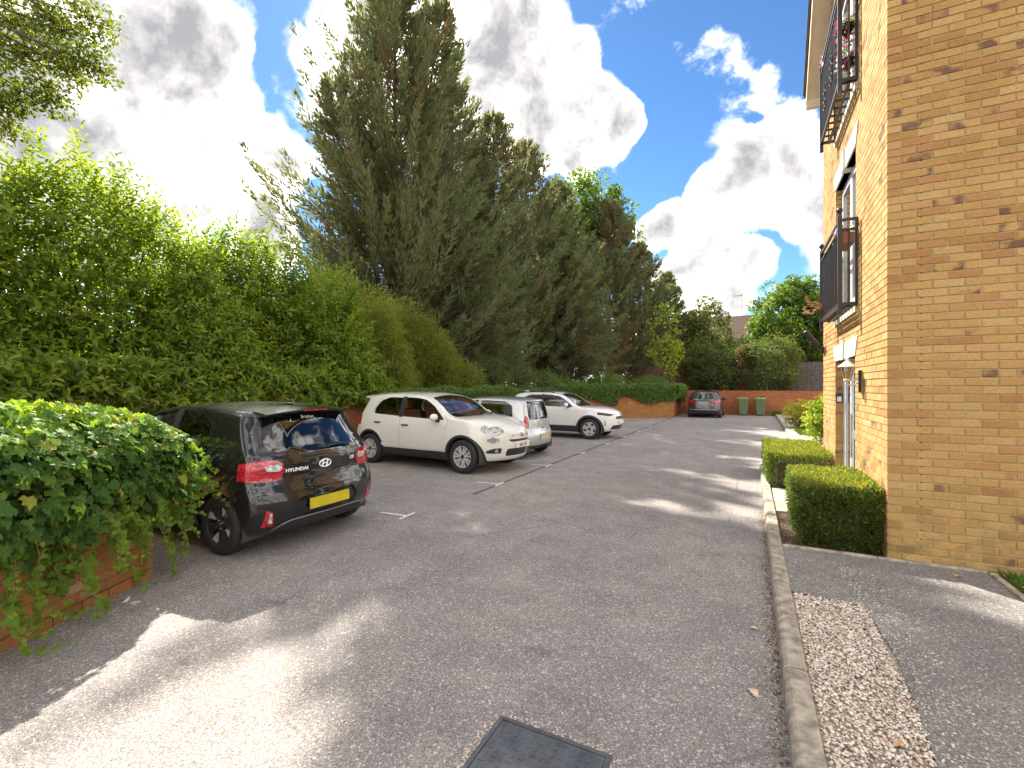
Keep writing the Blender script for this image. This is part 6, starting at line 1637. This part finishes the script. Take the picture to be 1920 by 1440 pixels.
    text_mesh('lettering', 'i10', 0.055, M['white_letter'], tg, car.frame(-0.40, 0.845, 'rear') @ Matrix.Translation((0, 0, 0.004)), 0.002, bold=0.001)
    em = MB(); m4 = car.frame(0, 0.835, 'rear')
    em.tube([(0.075*math.cos(t), 0.040*math.sin(t), 0.006) for t in np.linspace(0, 2*math.pi, 25)], 0.007, 6)
    em.add([(-0.045,-0.026,.004),(-0.022,-0.032,.004),(-0.012,0.033,.004),(-0.036,0.028,.004),(0.012,-0.033,.004),(0.036,-0.028,.004),(0.045,0.026,.004),(0.022,0.032,.004),(-0.026,-0.012,.004),(0.024,0.0,.004),(0.026,0.012,.004),(-0.024,0.0,.004)], [(0,1,2,3),(4,5,6,7),(8,9,10,11)])
    place('emblem', em, m4, M['white_letter'], tg, True, 40)
    text_mesh('window_sticker', 'Brayleys', 0.05, M['white_letter'], g, car.frame(0.03, 1.33, 'rear') @ Matrix.Translation((0, 0, 0.004)), 0.0004)
    place('tailgate_handle', MB().bbox(-0.10, 0.10, -0.018, 0.018, -0.004, 0.006, 0.004), car.frame(0, 0.745, 'rear'), M['plastic'], tg)
    wiper(car, car.frame(-0.02, 0.995, 'rear'), 0.40, g)
    MB().tube([(car.hit((-2, u_, v_), (1, 0, 0))[0]+Vector((-0.012, 0, 0))) for u_, v_ in ((-0.60, 0.24), (-0.52, 0.30), (-0.44, 0.33), (-0.3, 0.335), (0, 0.335), (0.3, 0.335), (0.44, 0.33), (0.52, 0.30), (0.60, 0.24))], 0.009, 6).build('bumper_moulding', M['grey_moulding'], df, smooth=True, local=True)
    MB().tube([(0.5, -0.42, 0.26), (0.16, -0.42, 0.24)], 0.028, 10).build('exhaust', M['alloy'], root, smooth=True, local=True)
    for s in (1, -1): wing_mirror(car, 2.55, s*0.80, 0.98, car.paint, s)
    m = MB().bbox(0.62, 0.74, -0.03, 0.03, 1.455, 1.475, 0.008); m.tube([(0.70, 0, 1.465), (0.55, 0, 1.60)], 0.004, 5); m.build('aerial', M['plastic'], root, local=True)
    st = dict(rim=0.205, n=4, blades=[(-0.10, -0.20, 0.016, 0.022), (0.10, 0.20, 0.016, 0.022), (0, 0.0, 0.02, 0.012)], mat=M['alloy_dark'], insert=(0.785, 0.24), imat=M['alloy'], bolts=4)
    for s in (1, -1):
        for x_ in (c['xw_r'], c['xw_f']): wheel(car, x_, s, W/2-0.012, 0.30, 0.185, st, root)
    seats(car, 1.72, M['seat'], W, 0.18, 0.98)
    MB().bbox(2.15, 2.7, -0.66, 0.66, 0.55, 0.93, 0.05).build('dashboard', M['trim'], root, local=True)
    MB().box(0.25, 2.7, -0.70, 0.70, 0.22, 0.30).build('cabin_floor', M['trim'], root, local=True)
    return root
black_hatch()

# ---- cream white crossover, nose towards the road
def white_crossover():
    root = thing('parked_car', 'cream white crossover parked nose out beside the black hatchback', 'car', (-8.38, 8.92, 0), math.radians(-4.2), 'cars parked in the bays')
    c = dict(L=4.25, W=1.79, belt=1.03, xr_top=0.34, xf_top=4.12, kr=0.24, kf=0.42, xw_r=0.78, xw_f=3.38, rw=0.335, ra=0.385, flare=0.022, relax=5,
             top=[(0.34,1.535),(0.7,1.575),(1.4,1.605),(2.0,1.59),(2.4,1.53),(2.75,1.38),(3.05,1.18),(3.25,1.115),(3.6,1.095),(3.88,1.045),(4.05,0.965),(4.12,0.90)],
             bottom=[(0,0.32),(0.3,0.22),(3.8,0.21),(4.25,0.27)],
             rear=[(0.22,0.14),(0.35,0.04),(0.5,0.0),(0.68,0.02),(0.85,0.07),(1.0,0.12),(1.2,0.22),(1.4,0.32),(1.53,0.38)],
             front=[(0.2,4.06),(0.3,4.19),(0.42,4.235),(0.55,4.25),(0.70,4.245),(0.82,4.215),(0.92,4.13),(1.02,4.03)],
             plan=[(0,0.90),(0.10,0.965),(0.28,1.0),(0.70,1.0),(0.86,0.97),(1.0,0.80)],
             side=[(0.2,0.90),(0.35,0.955),(0.55,0.99),(0.75,1.0),(0.92,0.985),(1.03,0.955),(1.3,0.86),(1.5,0.775),(1.60,0.72)], crown=0.055)
    car = Car(c, root, M['paint_white']); L, W = c['L'], c['W']; c['handle_mat'] = M['alloy_dark']
    gl = 'glass'
    wr = [(0.86,1.125),(1.62,1.09),(1.64,1.475),(1.25,1.48),(1.0,1.40),(0.86,1.24)]
    wf = [(1.74,1.085),(2.90,1.045),(2.82,1.12),(2.58,1.31),(2.35,1.43),(2.1,1.475),(1.75,1.485)]
    common(car, [(wr, 'glass'), (wf, gl)],
           [[(0.90,0.42),(1.20,0.42),(1.68,0.42),(1.69,1.53),(1.22,1.53),(0.98,1.46),(0.82,1.25),(0.80,1.06),(1.10,0.82),(1.22,0.52)], [(1.69,0.42),(2.92,0.42),(2.94,0.85),(3.02,1.0),(2.90,1.14),(2.62,1.35),(2.36,1.48),(2.1,1.525),(1.70,1.535)]], W,
           [(1.02,0.93),(1.86,0.90)], [(1.625,1.07),(1.745,1.065),(1.755,1.50),(1.645,1.50)])
    arches(car, 0.435, M['plastic'], [(1.05,0.18),(3.12,0.18),(3.12,0.40),(1.05,0.40)])
    car.panel('windscreen', car.cut(roundpoly([(2.38,-0.60),(2.62,-0.645),(3.10,-0.72),(3.20,-0.40),(3.225,0),(3.20,0.40),(3.10,0.72),(2.62,0.645),(2.38,0.60),(2.33,0)], 0.05, 2), 'top', 1.05, None), M['glass'], inset=0.002, offset=-0.003, lip=0)
    car.panel('rear_window', car.cut(roundpoly([(-0.56,1.10),(0.56,1.10),(0.50,1.44),(-0.50,1.44)], 0.06, 3), 'end', None, 0.6), M['glass_dark'], inset=0.002, offset=-0.003, lip=0)
    bn = car.panel('bonnet', car.cut(roundpoly([(3.22,-0.70),(3.6,-0.70),(3.88,-0.62),(4.0,-0.40),(4.05,0),(4.0,0.40),(3.88,0.62),(3.6,0.70),(3.22,0.70),(3.27,0)], 0.05, 2), 'top', 0.83, None), car.paint, inset=0.004, lip=0.02)
    for s in (1, -1):
        # round headlamp, lower lamp, fog lamp
        hl = [(s*a, b) for a, b in circle(0.595, 0.865, 0.125, 20)]; hl = hl if s > 0 else hl[::-1]
        hl = [(s*(0.595+(s*p[0]-0.595)*1.25), 0.855+(p[1]-0.855)*0.82) for p in hl]
        h = car.panel('headlamp', car.cut(hl, 'end', 3.45, None), M['head_lamp'], inset=0.004, offset=-0.004, lip=0.03)
        m4 = car.frame(s*0.58, 0.855, 'front')
        place('projector', MB().lathe([(0.0, 0.012), (0.025, 0.012), (0.045, 0.0), (0.052, -0.02)], (0, 0, 0), 'z', 18), m4, M['clear_lamp'], h, True, 40)
        place('lamp_rim', MB().tube([(0.142*math.cos(t), 0.098*math.sin(t), 0.002) for t in np.linspace(0, 2*math.pi, 25)], 0.008, 6), car.frame(s*0.60, 0.855, 'front'), M['chrome'], h, True)
        ll = [(s*(0.62+(a-0.62)*1.3), b) for a, b in circle(0.62, 0.665, 0.062, 16)]; ll = ll if s > 0 else ll[::-1]
        car.panel('running_lamp', car.cut(ll, 'end', 3.45, None), M['head_lamp'], offset=0.003, lip=0.02)
        place('lamp_rim', MB().tube([(0.09*math.cos(t), 0.066*math.sin(t), 0.002) for t in np.linspace(0, 2*math.pi, 21)], 0.007, 6), car.frame(s*0.625, 0.665, 'front'), M['chrome'], root, True)
        fl = [(s*0.50, 0.40), (s*0.50, 0.515), (s*0.62, 0.505), (s*0.72, 0.445), (s*0.68, 0.40)]; fl = fl[::-1] if s > 0 else fl
        fo = car.panel('fog_lamp_surround', car.cut(roundpoly(fl, 0.02, 2), 'end', 3.45, None), M['plastic'], offset=-0.012, lip=0)
        place('fog_lamp', MB().lathe([(0, 0.0), (0.035, 0.0), (0.042, -0.02)], (0, 0, 0), 'z', 14), car.frame(s*0.57, 0.455, 'front') @ Matrix.Translation((0, 0, -0.004)), M['chrome'], fo, True, 40)
        tl = [(s*0.62,0.86),(s*0.90,0.86),(s*0.90,1.08),(s*0.62,1.05)]; tl = tl if s > 0 else tl[::-1]
        car.panel('tail_lamp', car.cut(roundpoly(tl, 0.05, 2), 'end', None, 0.45), M['red_lamp'], offset=0.008, lip=0.02)
    lg = car.panel('lower_grille', car.cut(roundpoly([(-0.41,0.335),(0.41,0.335),(0.43,0.42),(0.40,0.495),(-0.40,0.495),(-0.43,0.42)], 0.05, 3), 'end', 3.6, None), M['plastic'], offset=-0.02, lip=0)
    ug = car.panel('upper_grille', car.cut(roundpoly([(-0.33,0.625),(0.33,0.625),(0.40,0.675),(-0.40,0.675)], 0.012, 2), 'end', 3.6, None), M['plastic'], offset=-0.012, lip=0)
    body = car.finish()
    for (u0, u1) in ((-0.34, -0.07), (0.07, 0.34)):
        bb = MB(); pts = []
        for u in np.linspace(u0, u1, 6):
            p, n_ = car.hit((L+2, u, 0.765), (-1, 0, 0)); pts.append(p+n_*0.006)
        bb.tube(pts, 0.010, 6); pts2 = [p+Vector((0.006, 0, -0.028)) for p in pts]; bb.tube(pts2, 0.010, 6); bb.build('nose_bar', M['chrome'], root, smooth=True, local=True)
    place('emblem', MB().lathe([(0, 0.006), (0.036, 0.006), (0.046, 0.0), (0.046, -0.01)], (0, 0, 0), 'z', 20), car.frame(0, 0.75, 'front') @ Matrix.Translation((0, 0, 0.008)), M['red_lamp'], root, True, 40)
    plate(car, 0, 0.555, 'front', 0.52, 0.11, M['plate_white'], 'SJ66 OFS')
    for s in (1, -1): wing_mirror(car, 2.76, s*0.875, 1.075, car.paint, s)
    sp = MB(); V = []; ys = np.linspace(-0.56, 0.56, 13)
    for y_ in ys: q = (y_/0.56)**2; V += [(0.60, y_, 1.575-0.05*q), (0.26+0.05*q, y_, 1.54-0.05*q), (0.275+0.05*q, y_, 1.51-0.05*q), (0.45, y_, 1.49-0.05*q)]
    lobj('spoiler', V, [(4*i+j, 4*i+4+j, 4*i+4+(j+1) % 4, 4*i+(j+1) % 4) for i in range(len(ys)-1) for j in range(4)]+[(0,1,2,3), tuple(range(len(V)-4, len(V)))[::-1]], car.paint, root, True, 40)
    st = dict(rim=0.222, n=7, blades=[(-0.14, -0.17, 0.010, 0.016), (0.14, 0.17, 0.010, 0.016)], mat=M['alloy'], hub=M['alloy_dark'])
    for s in (1, -1):
        for x_ in (c['xw_r'], c['xw_f']): wheel(car, x_, s, W/2-0.004, 0.335, 0.215, st, root)
    seats(car, 1.98, M['seat_red'], W, 0.30, 1.12)
    MB().bbox(2.45, 3.0, -0.70, 0.70, 0.62, 1.01, 0.05).build('dashboard', M['seat_red'], root, local=True)
    MB().lathe([(0.17, 0), (0.185, 0.012), (0.20, 0.0), (0.185, -0.012), (0.17, 0)], (2.35, 0.0, 0), 'x', 20).build('steering_wheel', M['trim'], root, smooth=True, local=True).location = (0, -0.38, 0.98)
    MB().box(0.3, 3.0, -0.74, 0.74, 0.25, 0.33).build('cabin_floor', M['trim'], root, local=True)
    for (y_, l) in ((-0.55, 0.55), (0.05, 0.55)):
        p, n_ = car.hit((3.19, y_, 3), (0, 0, -1)); MB().tube([p+Vector((0, 0, 0.012)), p+Vector((-0.02, l*0.5, 0.03)), p+Vector((-0.05, l, 0.02))], 0.007, 5).build('wiper', M['plastic'], root, local=True)
white_crossover()

# ---- small silver hatchback, tail towards the road
def silver_hatch():
    root = thing('parked_car', 'small silver hatchback parked nose in between the two white crossovers', 'car', (-4.55, 10.72, 0), math.pi, 'cars parked in the bays')
    c = dict(L=3.45, W=1.63, belt=0.93, xr_top=0.16, xf_top=3.35, kr=0.14, kf=0.3, xw_r=0.46, xw_f=2.80, rw=0.285, ra=0.325, flare=0.015, relax=4, Ns=80, Nj=28, Nm=28,
             top=[(0.16,1.40),(0.5,1.44),(1.2,1.47),(1.7,1.45),(2.05,1.37),(2.4,1.17),(2.7,0.98),(2.95,0.92),(3.2,0.84),(3.35,0.72)],
             bottom=[(0,0.30),(0.2,0.2),(3.2,0.19),(3.45,0.25)],
             rear=[(0.2,0.10),(0.30,0.02),(0.45,0.0),(0.62,0.0),(0.64,0.05),(0.9,0.07),(1.0,0.09),(1.2,0.13),(1.40,0.18)],
             front=[(0.2,3.34),(0.32,3.43),(0.5,3.45),(0.65,3.41),(0.74,3.35)],
             plan=[(0,0.95),(0.12,0.99),(0.3,1.0),(0.72,1.0),(0.88,0.96),(1.0,0.82)],
             side=[(0.18,0.91),(0.3,0.97),(0.5,1.0),(0.7,0.995),(0.93,0.96),(1.2,0.87),(1.40,0.79),(1.47,0.74)], crown=0.04)
    car = Car(c, root, M['paint_silver']); L, W = c['L'], c['W']
    g = car.panel('rear_window', car.cut(roundpoly([(-0.57,0.93),(0.57,0.93),(0.60,1.0),(0.53,1.36),(-0.53,1.36),(-0.60,1.0)], 0.04, 3), 'end', None, 0.5), M['glass'], inset=0.002, offset=-0.002, lip=0)
    for s in (1, -1):
        tl = [(s*0.61,0.72),(s*0.9,0.72),(s*0.9,1.02),(s*0.635,1.02)]; tl = tl if s > 0 else tl[::-1]
        car.panel('tail_lamp', car.cut(roundpoly(tl, 0.04, 2), 'end', None, 0.22), M['red_lamp'], offset=0.006, lip=0.02)
    tg = car.panel('tailgate', car.cut(roundpoly([(-0.58,0.64),(0.58,0.64),(0.60,0.93),(0.62,1.05),(0.56,1.39),(-0.56,1.39),(-0.62,1.05),(-0.60,0.93)], 0.02, 2), 'end', None, 0.55), car.paint, inset=0.004, lip=0.02)
    common(car, [([(0.50,0.99),(1.42,0.95),(1.42,1.385),(0.75,1.36),(0.56,1.26)], 'glass_dark'), ([(1.50,0.95),(2.42,0.93),(2.30,1.05),(2.0,1.26),(1.80,1.36),(1.50,1.39)], 'glass')],
           [[(1.30,0.34),(2.40,0.34),(2.48,0.90),(2.36,1.06),(2.05,1.30),(1.80,1.41),(1.46,1.42),(1.30,0.95)]], W, [(1.5,0.82)])
    car.panel('windscreen', car.cut(roundpoly([(2.02,-0.56),(2.62,-0.66),(2.68,0),(2.62,0.66),(2.02,0.56),(1.97,0)], 0.05, 2), 'top', 0.9, None), M['glass'], inset=0.002, offset=-0.003, lip=0)
    df = car.panel('bumper_skirt', car.cut([(-0.9,0.15),(0.9,0.15),(0.9,0.31),(-0.9,0.31)], 'end', None, 0.25), M['plastic'], offset=0.004, lip=0.02)
    car.finish()
    plate(car, 0.0, 0.50, 'rear', 0.50, 0.15, M['plate_blank'])
    em = MB().tube([(-0.03, -0.035, 0.004), (0, 0.0, 0.006), (0.03, -0.035, 0.004)], 0.008, 6).tube([(-0.03, -0.005, 0.004), (0, 0.03, 0.006), (0.03, -0.005, 0.004)], 0.008, 6)
    place('emblem', em, car.frame(0, 0.83, 'rear'), M['chrome'], tg, True)
    place('boot_lock', MB().bbox(-0.03, 0.03, -0.02, 0.02, 0, 0.012, 0.005), car.frame(0, 0.70, 'rear'), M['plastic'], tg)
    wiper(car, car.frame(0.02, 0.95, 'rear'), 0.38, g)
    for s in (1, -1): wing_mirror(car, 2.28, s*0.78, 0.96, car.paint, s)
    st = dict(rim=0.18, n=8, blades=[(0, 0, 0.014, 0.022)], mat=M['alloy'])
    for s in (1, -1):
        for x_ in (c['xw_r'], c['xw_f']): wheel(car, x_, s, W/2-0.012, 0.285, 0.165, st, root)
    seats(car, 1.55, M['seat'], W, 0.18, 0.80)
    MB().bbox(2.0, 2.5, -0.64, 0.64, 0.55, 0.91, 0.05).build('dashboard', M['trim'], root, local=True)
    MB().box(0.2, 2.5, -0.68, 0.68, 0.22, 0.30).build('cabin_floor', M['trim'], root, local=True)
silver_hatch()

# ---- white crossover with black arches, nose towards the road
def white_suv():
    root = thing('parked_car', 'white crossover with black wheel arches parked nose out beyond the silver hatchback', 'car', (-8.02, 15.62, 0), math.radians(-1.0), 'cars parked in the bays')
    c = dict(L=4.18, W=1.765, belt=1.05, xr_top=0.42, xf_top=4.06, kr=0.22, kf=0.34, xw_r=0.80, xw_f=3.36, rw=0.34, ra=0.385, flare=0.02, relax=4, Ns=84, Nj=28, Nm=28,
             top=[(0.42,1.47),(0.7,1.52),(1.3,1.55),(1.9,1.54),(2.35,1.47),(2.7,1.31),(3.0,1.12),(3.15,1.07),(3.5,1.05),(3.85,1.0),(4.02,0.92),(4.07,0.85)],
             bottom=[(0,0.34),(0.3,0.23),(3.8,0.22),(4.18,0.28)],
             rear=[(0.22,0.14),(0.35,0.03),(0.55,0.0),(0.75,0.02),(0.9,0.05),(1.05,0.10),(1.25,0.28),(1.47,0.46)],
             front=[(0.2,4.02),(0.32,4.13),(0.5,4.18),(0.68,4.17),(0.82,4.13),(0.95,4.02)],
             plan=[(0,0.92),(0.10,0.97),(0.28,1.0),(0.72,1.0),(0.88,0.97),(1.0,0.84)],
             side=[(0.2,0.91),(0.35,0.96),(0.55,0.985),(0.75,1.0),(0.95,0.985),(1.05,0.955),(1.3,0.87),(1.47,0.79),(1.56,0.73)], crown=0.05)
    car = Car(c, root, M['paint_white2']); L, W = c['L'], c['W']
    common(car, [([(0.80,1.16),(1.62,1.075),(1.64,1.44),(1.2,1.44),(0.98,1.36)], 'glass_dark'), ([(1.70,1.07),(2.80,1.03),(2.72,1.12),(2.48,1.28),(2.28,1.39),(1.98,1.435),(1.70,1.445)], 'glass_dark')],
           [[(0.92,0.44),(1.64,0.44),(1.67,1.48),(1.18,1.48),(0.92,1.40),(0.74,1.16),(1.05,0.85),(1.22,0.60)], [(1.65,0.44),(2.90,0.44),(2.92,0.85),(2.93,1.05),(2.78,1.15),(2.5,1.33),(2.28,1.44),(1.98,1.475),(1.68,1.48)]], W,
           [(1.05,0.97),(1.84,0.93)], [(1.625,1.075),(1.70,1.07),(1.70,1.46),(1.645,1.46)])
    arches(car, 0.455, M['plastic'], [(1.05,0.18),(3.1,0.18),(3.1,0.43),(1.05,0.43)])
    car.panel('windscreen', car.cut(roundpoly([(2.30,-0.58),(2.55,-0.63),(3.0,-0.71),(3.10,0),(3.0,0.71),(2.55,0.63),(2.30,0.58),(2.25,0)], 0.05, 2), 'top', 1.0, None), M['glass'], inset=0.002, offset=-0.003, lip=0)
    car.panel('bonnet', car.cut(roundpoly([(3.12,-0.68),(3.6,-0.66),(3.92,-0.52),(4.0,0),(3.92,0.52),(3.6,0.66),(3.12,0.68),(3.16,0)], 0.04, 2), 'top', 0.85, None), car.paint, inset=0.004, lip=0.02)
    for s in (1, -1):
        hl = [(s*0.42,0.80),(s*0.62,0.755),(s*0.95,0.83),(s*0.95,0.90),(s*0.70,0.865)]; hl = hl if s > 0 else hl[::-1]
        car.panel('headlamp', car.cut(hl, 'end', 3.62, None), M['trim'], offset=0.003, lip=0.02)
        sl = [(s*0.70,0.44),(s*0.73,0.44),(s*0.735,0.62),(s*0.72,0.62)]; sl = sl if s > 0 else sl[::-1]
        car.panel('bumper_vent', car.cut(sl, 'end', 3.6, None), M['plastic'], offset=-0.004, lip=0)
        tl = [(s*0.45,0.92),(s*0.95,0.90),(s*0.95,1.04),(s*0.45,1.0)]; tl = tl if s > 0 else tl[::-1]
        car.panel('tail_lamp', car.cut(tl, 'end', None, 0.45), M['red_lamp'], offset=0.006, lip=0.02)
    car.panel('upper_grille', car.cut(roundpoly([(-0.40,0.655),(0.40,0.655),(0.34,0.745),(-0.34,0.745)], 0.02, 2), 'end', 3.7, None), M['plastic'], offset=-0.01, lip=0)
    car.panel('lower_grille', car.cut(roundpoly([(-0.56,0.31),(0.56,0.31),(0.50,0.46),(-0.50,0.46)], 0.02, 2), 'end', 3.6, None), M['plastic'], offset=-0.01, lip=0)
    car.panel('rear_window', car.cut(roundpoly([(-0.55,1.12),(0.55,1.12),(0.50,1.38),(-0.50,1.38)], 0.05, 2), 'end', None, 0.7), M['glass_dark'], offset=-0.003, lip=0)
    car.finish()
    plate(car, 0, 0.555, 'front', 0.52, 0.11, M['plate_white'])
    for s in (1, -1): wing_mirror(car, 2.62, s*0.86, 1.09, car.paint, s)
    MB().bbox(0.62, 0.78, -0.03, 0.03, 1.51, 1.57, 0.02).build('aerial', car.paint, root, smooth=True, local=True)
    for s in (1, -1): MB().tube([(0.75, s*0.60, 1.49), (0.85, s*0.60, 1.535), (1.9, s*0.60, 1.545), (2.05, s*0.59, 1.50)], 0.016, 6).build('roof_rail', M['plastic'], root, smooth=True, local=True)
    st = dict(rim=0.228, n=5, blades=[(-0.22, -0.30, 0.010, 0.016), (0.22, 0.30, 0.010, 0.016), (-0.05, -0.06, 0.008, 0.010), (0.05, 0.06, 0.008, 0.010)], mat=M['alloy'], hub=M['alloy_dark'])
    for s in (1, -1):
        for x_ in (c['xw_r'], c['xw_f']): wheel(car, x_, s, W/2-0.004, 0.34, 0.215, st, root)
    seats(car, 1.95, M['seat'], W, 0.30, 1.12)
    MB().bbox(2.4, 2.9, -0.70, 0.70, 0.62, 1.0, 0.05).build('dashboard', M['trim'], root, local=True)
    MB().box(0.3, 2.9, -0.74, 0.74, 0.26, 0.34).build('cabin_floor', M['trim'], root, local=True)
white_suv()

# ---- dark grey hatchback far away, tail towards the camera
def grey_hatch():
    root = thing('parked_car', 'dark grey hatchback at the far end of the car park beside the green bins', 'car', (-2.28, 27.35, 0), math.pi/2, 'cars parked in the bays')
    c = dict(L=4.04, W=1.735, belt=0.98, xr_top=0.36, xf_top=3.95, kr=0.20, kf=0.3, xw_r=0.74, xw_f=3.23, rw=0.31, ra=0.355, flare=0.015, relax=4, Ns=70, Nj=26, Nm=28,
             top=[(0.36,1.41),(0.7,1.45),(1.4,1.47),(2.0,1.44),(2.4,1.33),(2.8,1.10),(3.05,1.0),(3.5,0.93),(3.8,0.84),(3.95,0.72)],
             bottom=[(0,0.30),(0.25,0.2),(3.7,0.19),(4.04,0.25)],
             rear=[(0.2,0.12),(0.3,0.03),(0.5,0.0),(0.62,0.02),(0.8,0.07),(0.95,0.10),(1.1,0.20),(1.3,0.34),(1.41,0.42)],
             front=[(0.2,3.94),(0.32,4.02),(0.5,4.04),(0.65,4.0),(0.74,3.95)],
             plan=[(0,0.93),(0.12,0.985),(0.3,1.0),(0.72,1.0),(0.88,0.97),(1.0,0.84)],
             side=[(0.18,0.91),(0.3,0.97),(0.55,1.0),(0.75,0.995),(0.98,0.955),(1.2,0.86),(1.38,0.76),(1.47,0.71)], crown=0.045)
    car = Car(c, root, M['paint_grey']); L, W = c['L'], c['W']
    g = car.panel('rear_window', car.cut(roundpoly([(-0.54,1.03),(0.54,1.03),(0.47,1.34),(-0.47,1.34)], 0.04, 2), 'end', None, 0.6), M['glass_dark'], offset=-0.002, lip=0)
    for s in (1, -1):
        tl = [(s*0.40,0.84),(s*0.95,0.80),(s*0.95,0.96),(s*0.62,0.97),(s*0.42,0.93)]; tl = tl if s > 0 else tl[::-1]
        car.panel('tail_lamp', car.cut(tl, 'end', None, 0.40), M['red_lamp'], offset=0.006, lip=0.02)
        tl = [(s*0.62,0.44),(s*0.85,0.46),(s*0.85,0.54),(s*0.66,0.50)]; tl = tl if s > 0 else tl[::-1]
        car.panel('bumper_lamp', car.cut(tl, 'end', None, 0.40), M['red_lamp'], offset=0.004, lip=0.02)
    tg = car.panel('tailgate', car.cut([(-0.56,0.66),(0.56,0.66),(0.62,0.98),(0.52,1.38),(-0.52,1.38),(-0.62,0.98)], 'end', None, 0.6), car.paint, inset=0.004, lip=0.02)
    car.panel('bumper_skirt', car.cut([(-0.75,0.15),(0.75,0.15),(0.70,0.40),(-0.70,0.40)], 'end', None, 0.25), M['plastic'], offset=0.004, lip=0.02)
    common(car, [([(0.80,1.03),(1.60,1.0),(1.60,1.385),(1.1,1.36)], 'glass_dark'), ([(1.68,1.0),(2.85,0.97),(2.45,1.25),(2.15,1.36),(1.68,1.39)], 'glass_dark')],
           [[(1.1,0.36),(1.63,0.36),(1.64,1.42),(1.05,1.39),(0.72,1.02),(1.1,0.7)], [(1.64,0.36),(2.85,0.36),(2.95,0.98),(2.5,1.28),(2.15,1.40),(1.65,1.42)]], W, [(1.0,0.86),(1.8,0.86)])
    car.panel('windscreen', car.cut([(2.35,-0.58),(2.95,-0.68),(3.0,0),(2.95,0.68),(2.35,0.58)], 'top', 0.9, None), M['glass'], offset=-0.003, lip=0)
    car.finish()
    MB().box(0.06, 0.075, -0.52, 0.52, 0.985, 1.005).build('chrome_strip', M['chrome'], tg, local=True)
    plate(car, 0, 0.80, 'rear', 0.50, 0.12, M['plate_grey'])
    wiper(car, car.frame(0.0, 1.04, 'rear'), 0.34, g)
    MB().tube([(0.02, -0.70, 0.46), (-0.012, -0.4, 0.455), (-0.012, 0.4, 0.455), (0.02, 0.70, 0.46)], 0.010, 6).build('bumper_strip', M['alloy'], root, smooth=True, local=True)
    for s in (1, -1): wing_mirror(car, 2.62, s*0.84, 1.0, car.paint, s)
    st = dict(rim=0.20, n=5, blades=[(0, 0, 0.02, 0.026)], mat=M['alloy'])
    for s in (1, -1):
        for x_ in (c['xw_r'], c['xw_f']): wheel(car, x_, s, W/2-0.012, 0.31, 0.19, st, root)
    seats(car, 1.85, M['seat'], W, 0.2, 1.0)
    MB().box(0.3, 2.9, -0.70, 0.70, 0.22, 0.30).build('cabin_floor', M['trim'], root, local=True)
grey_hatch()
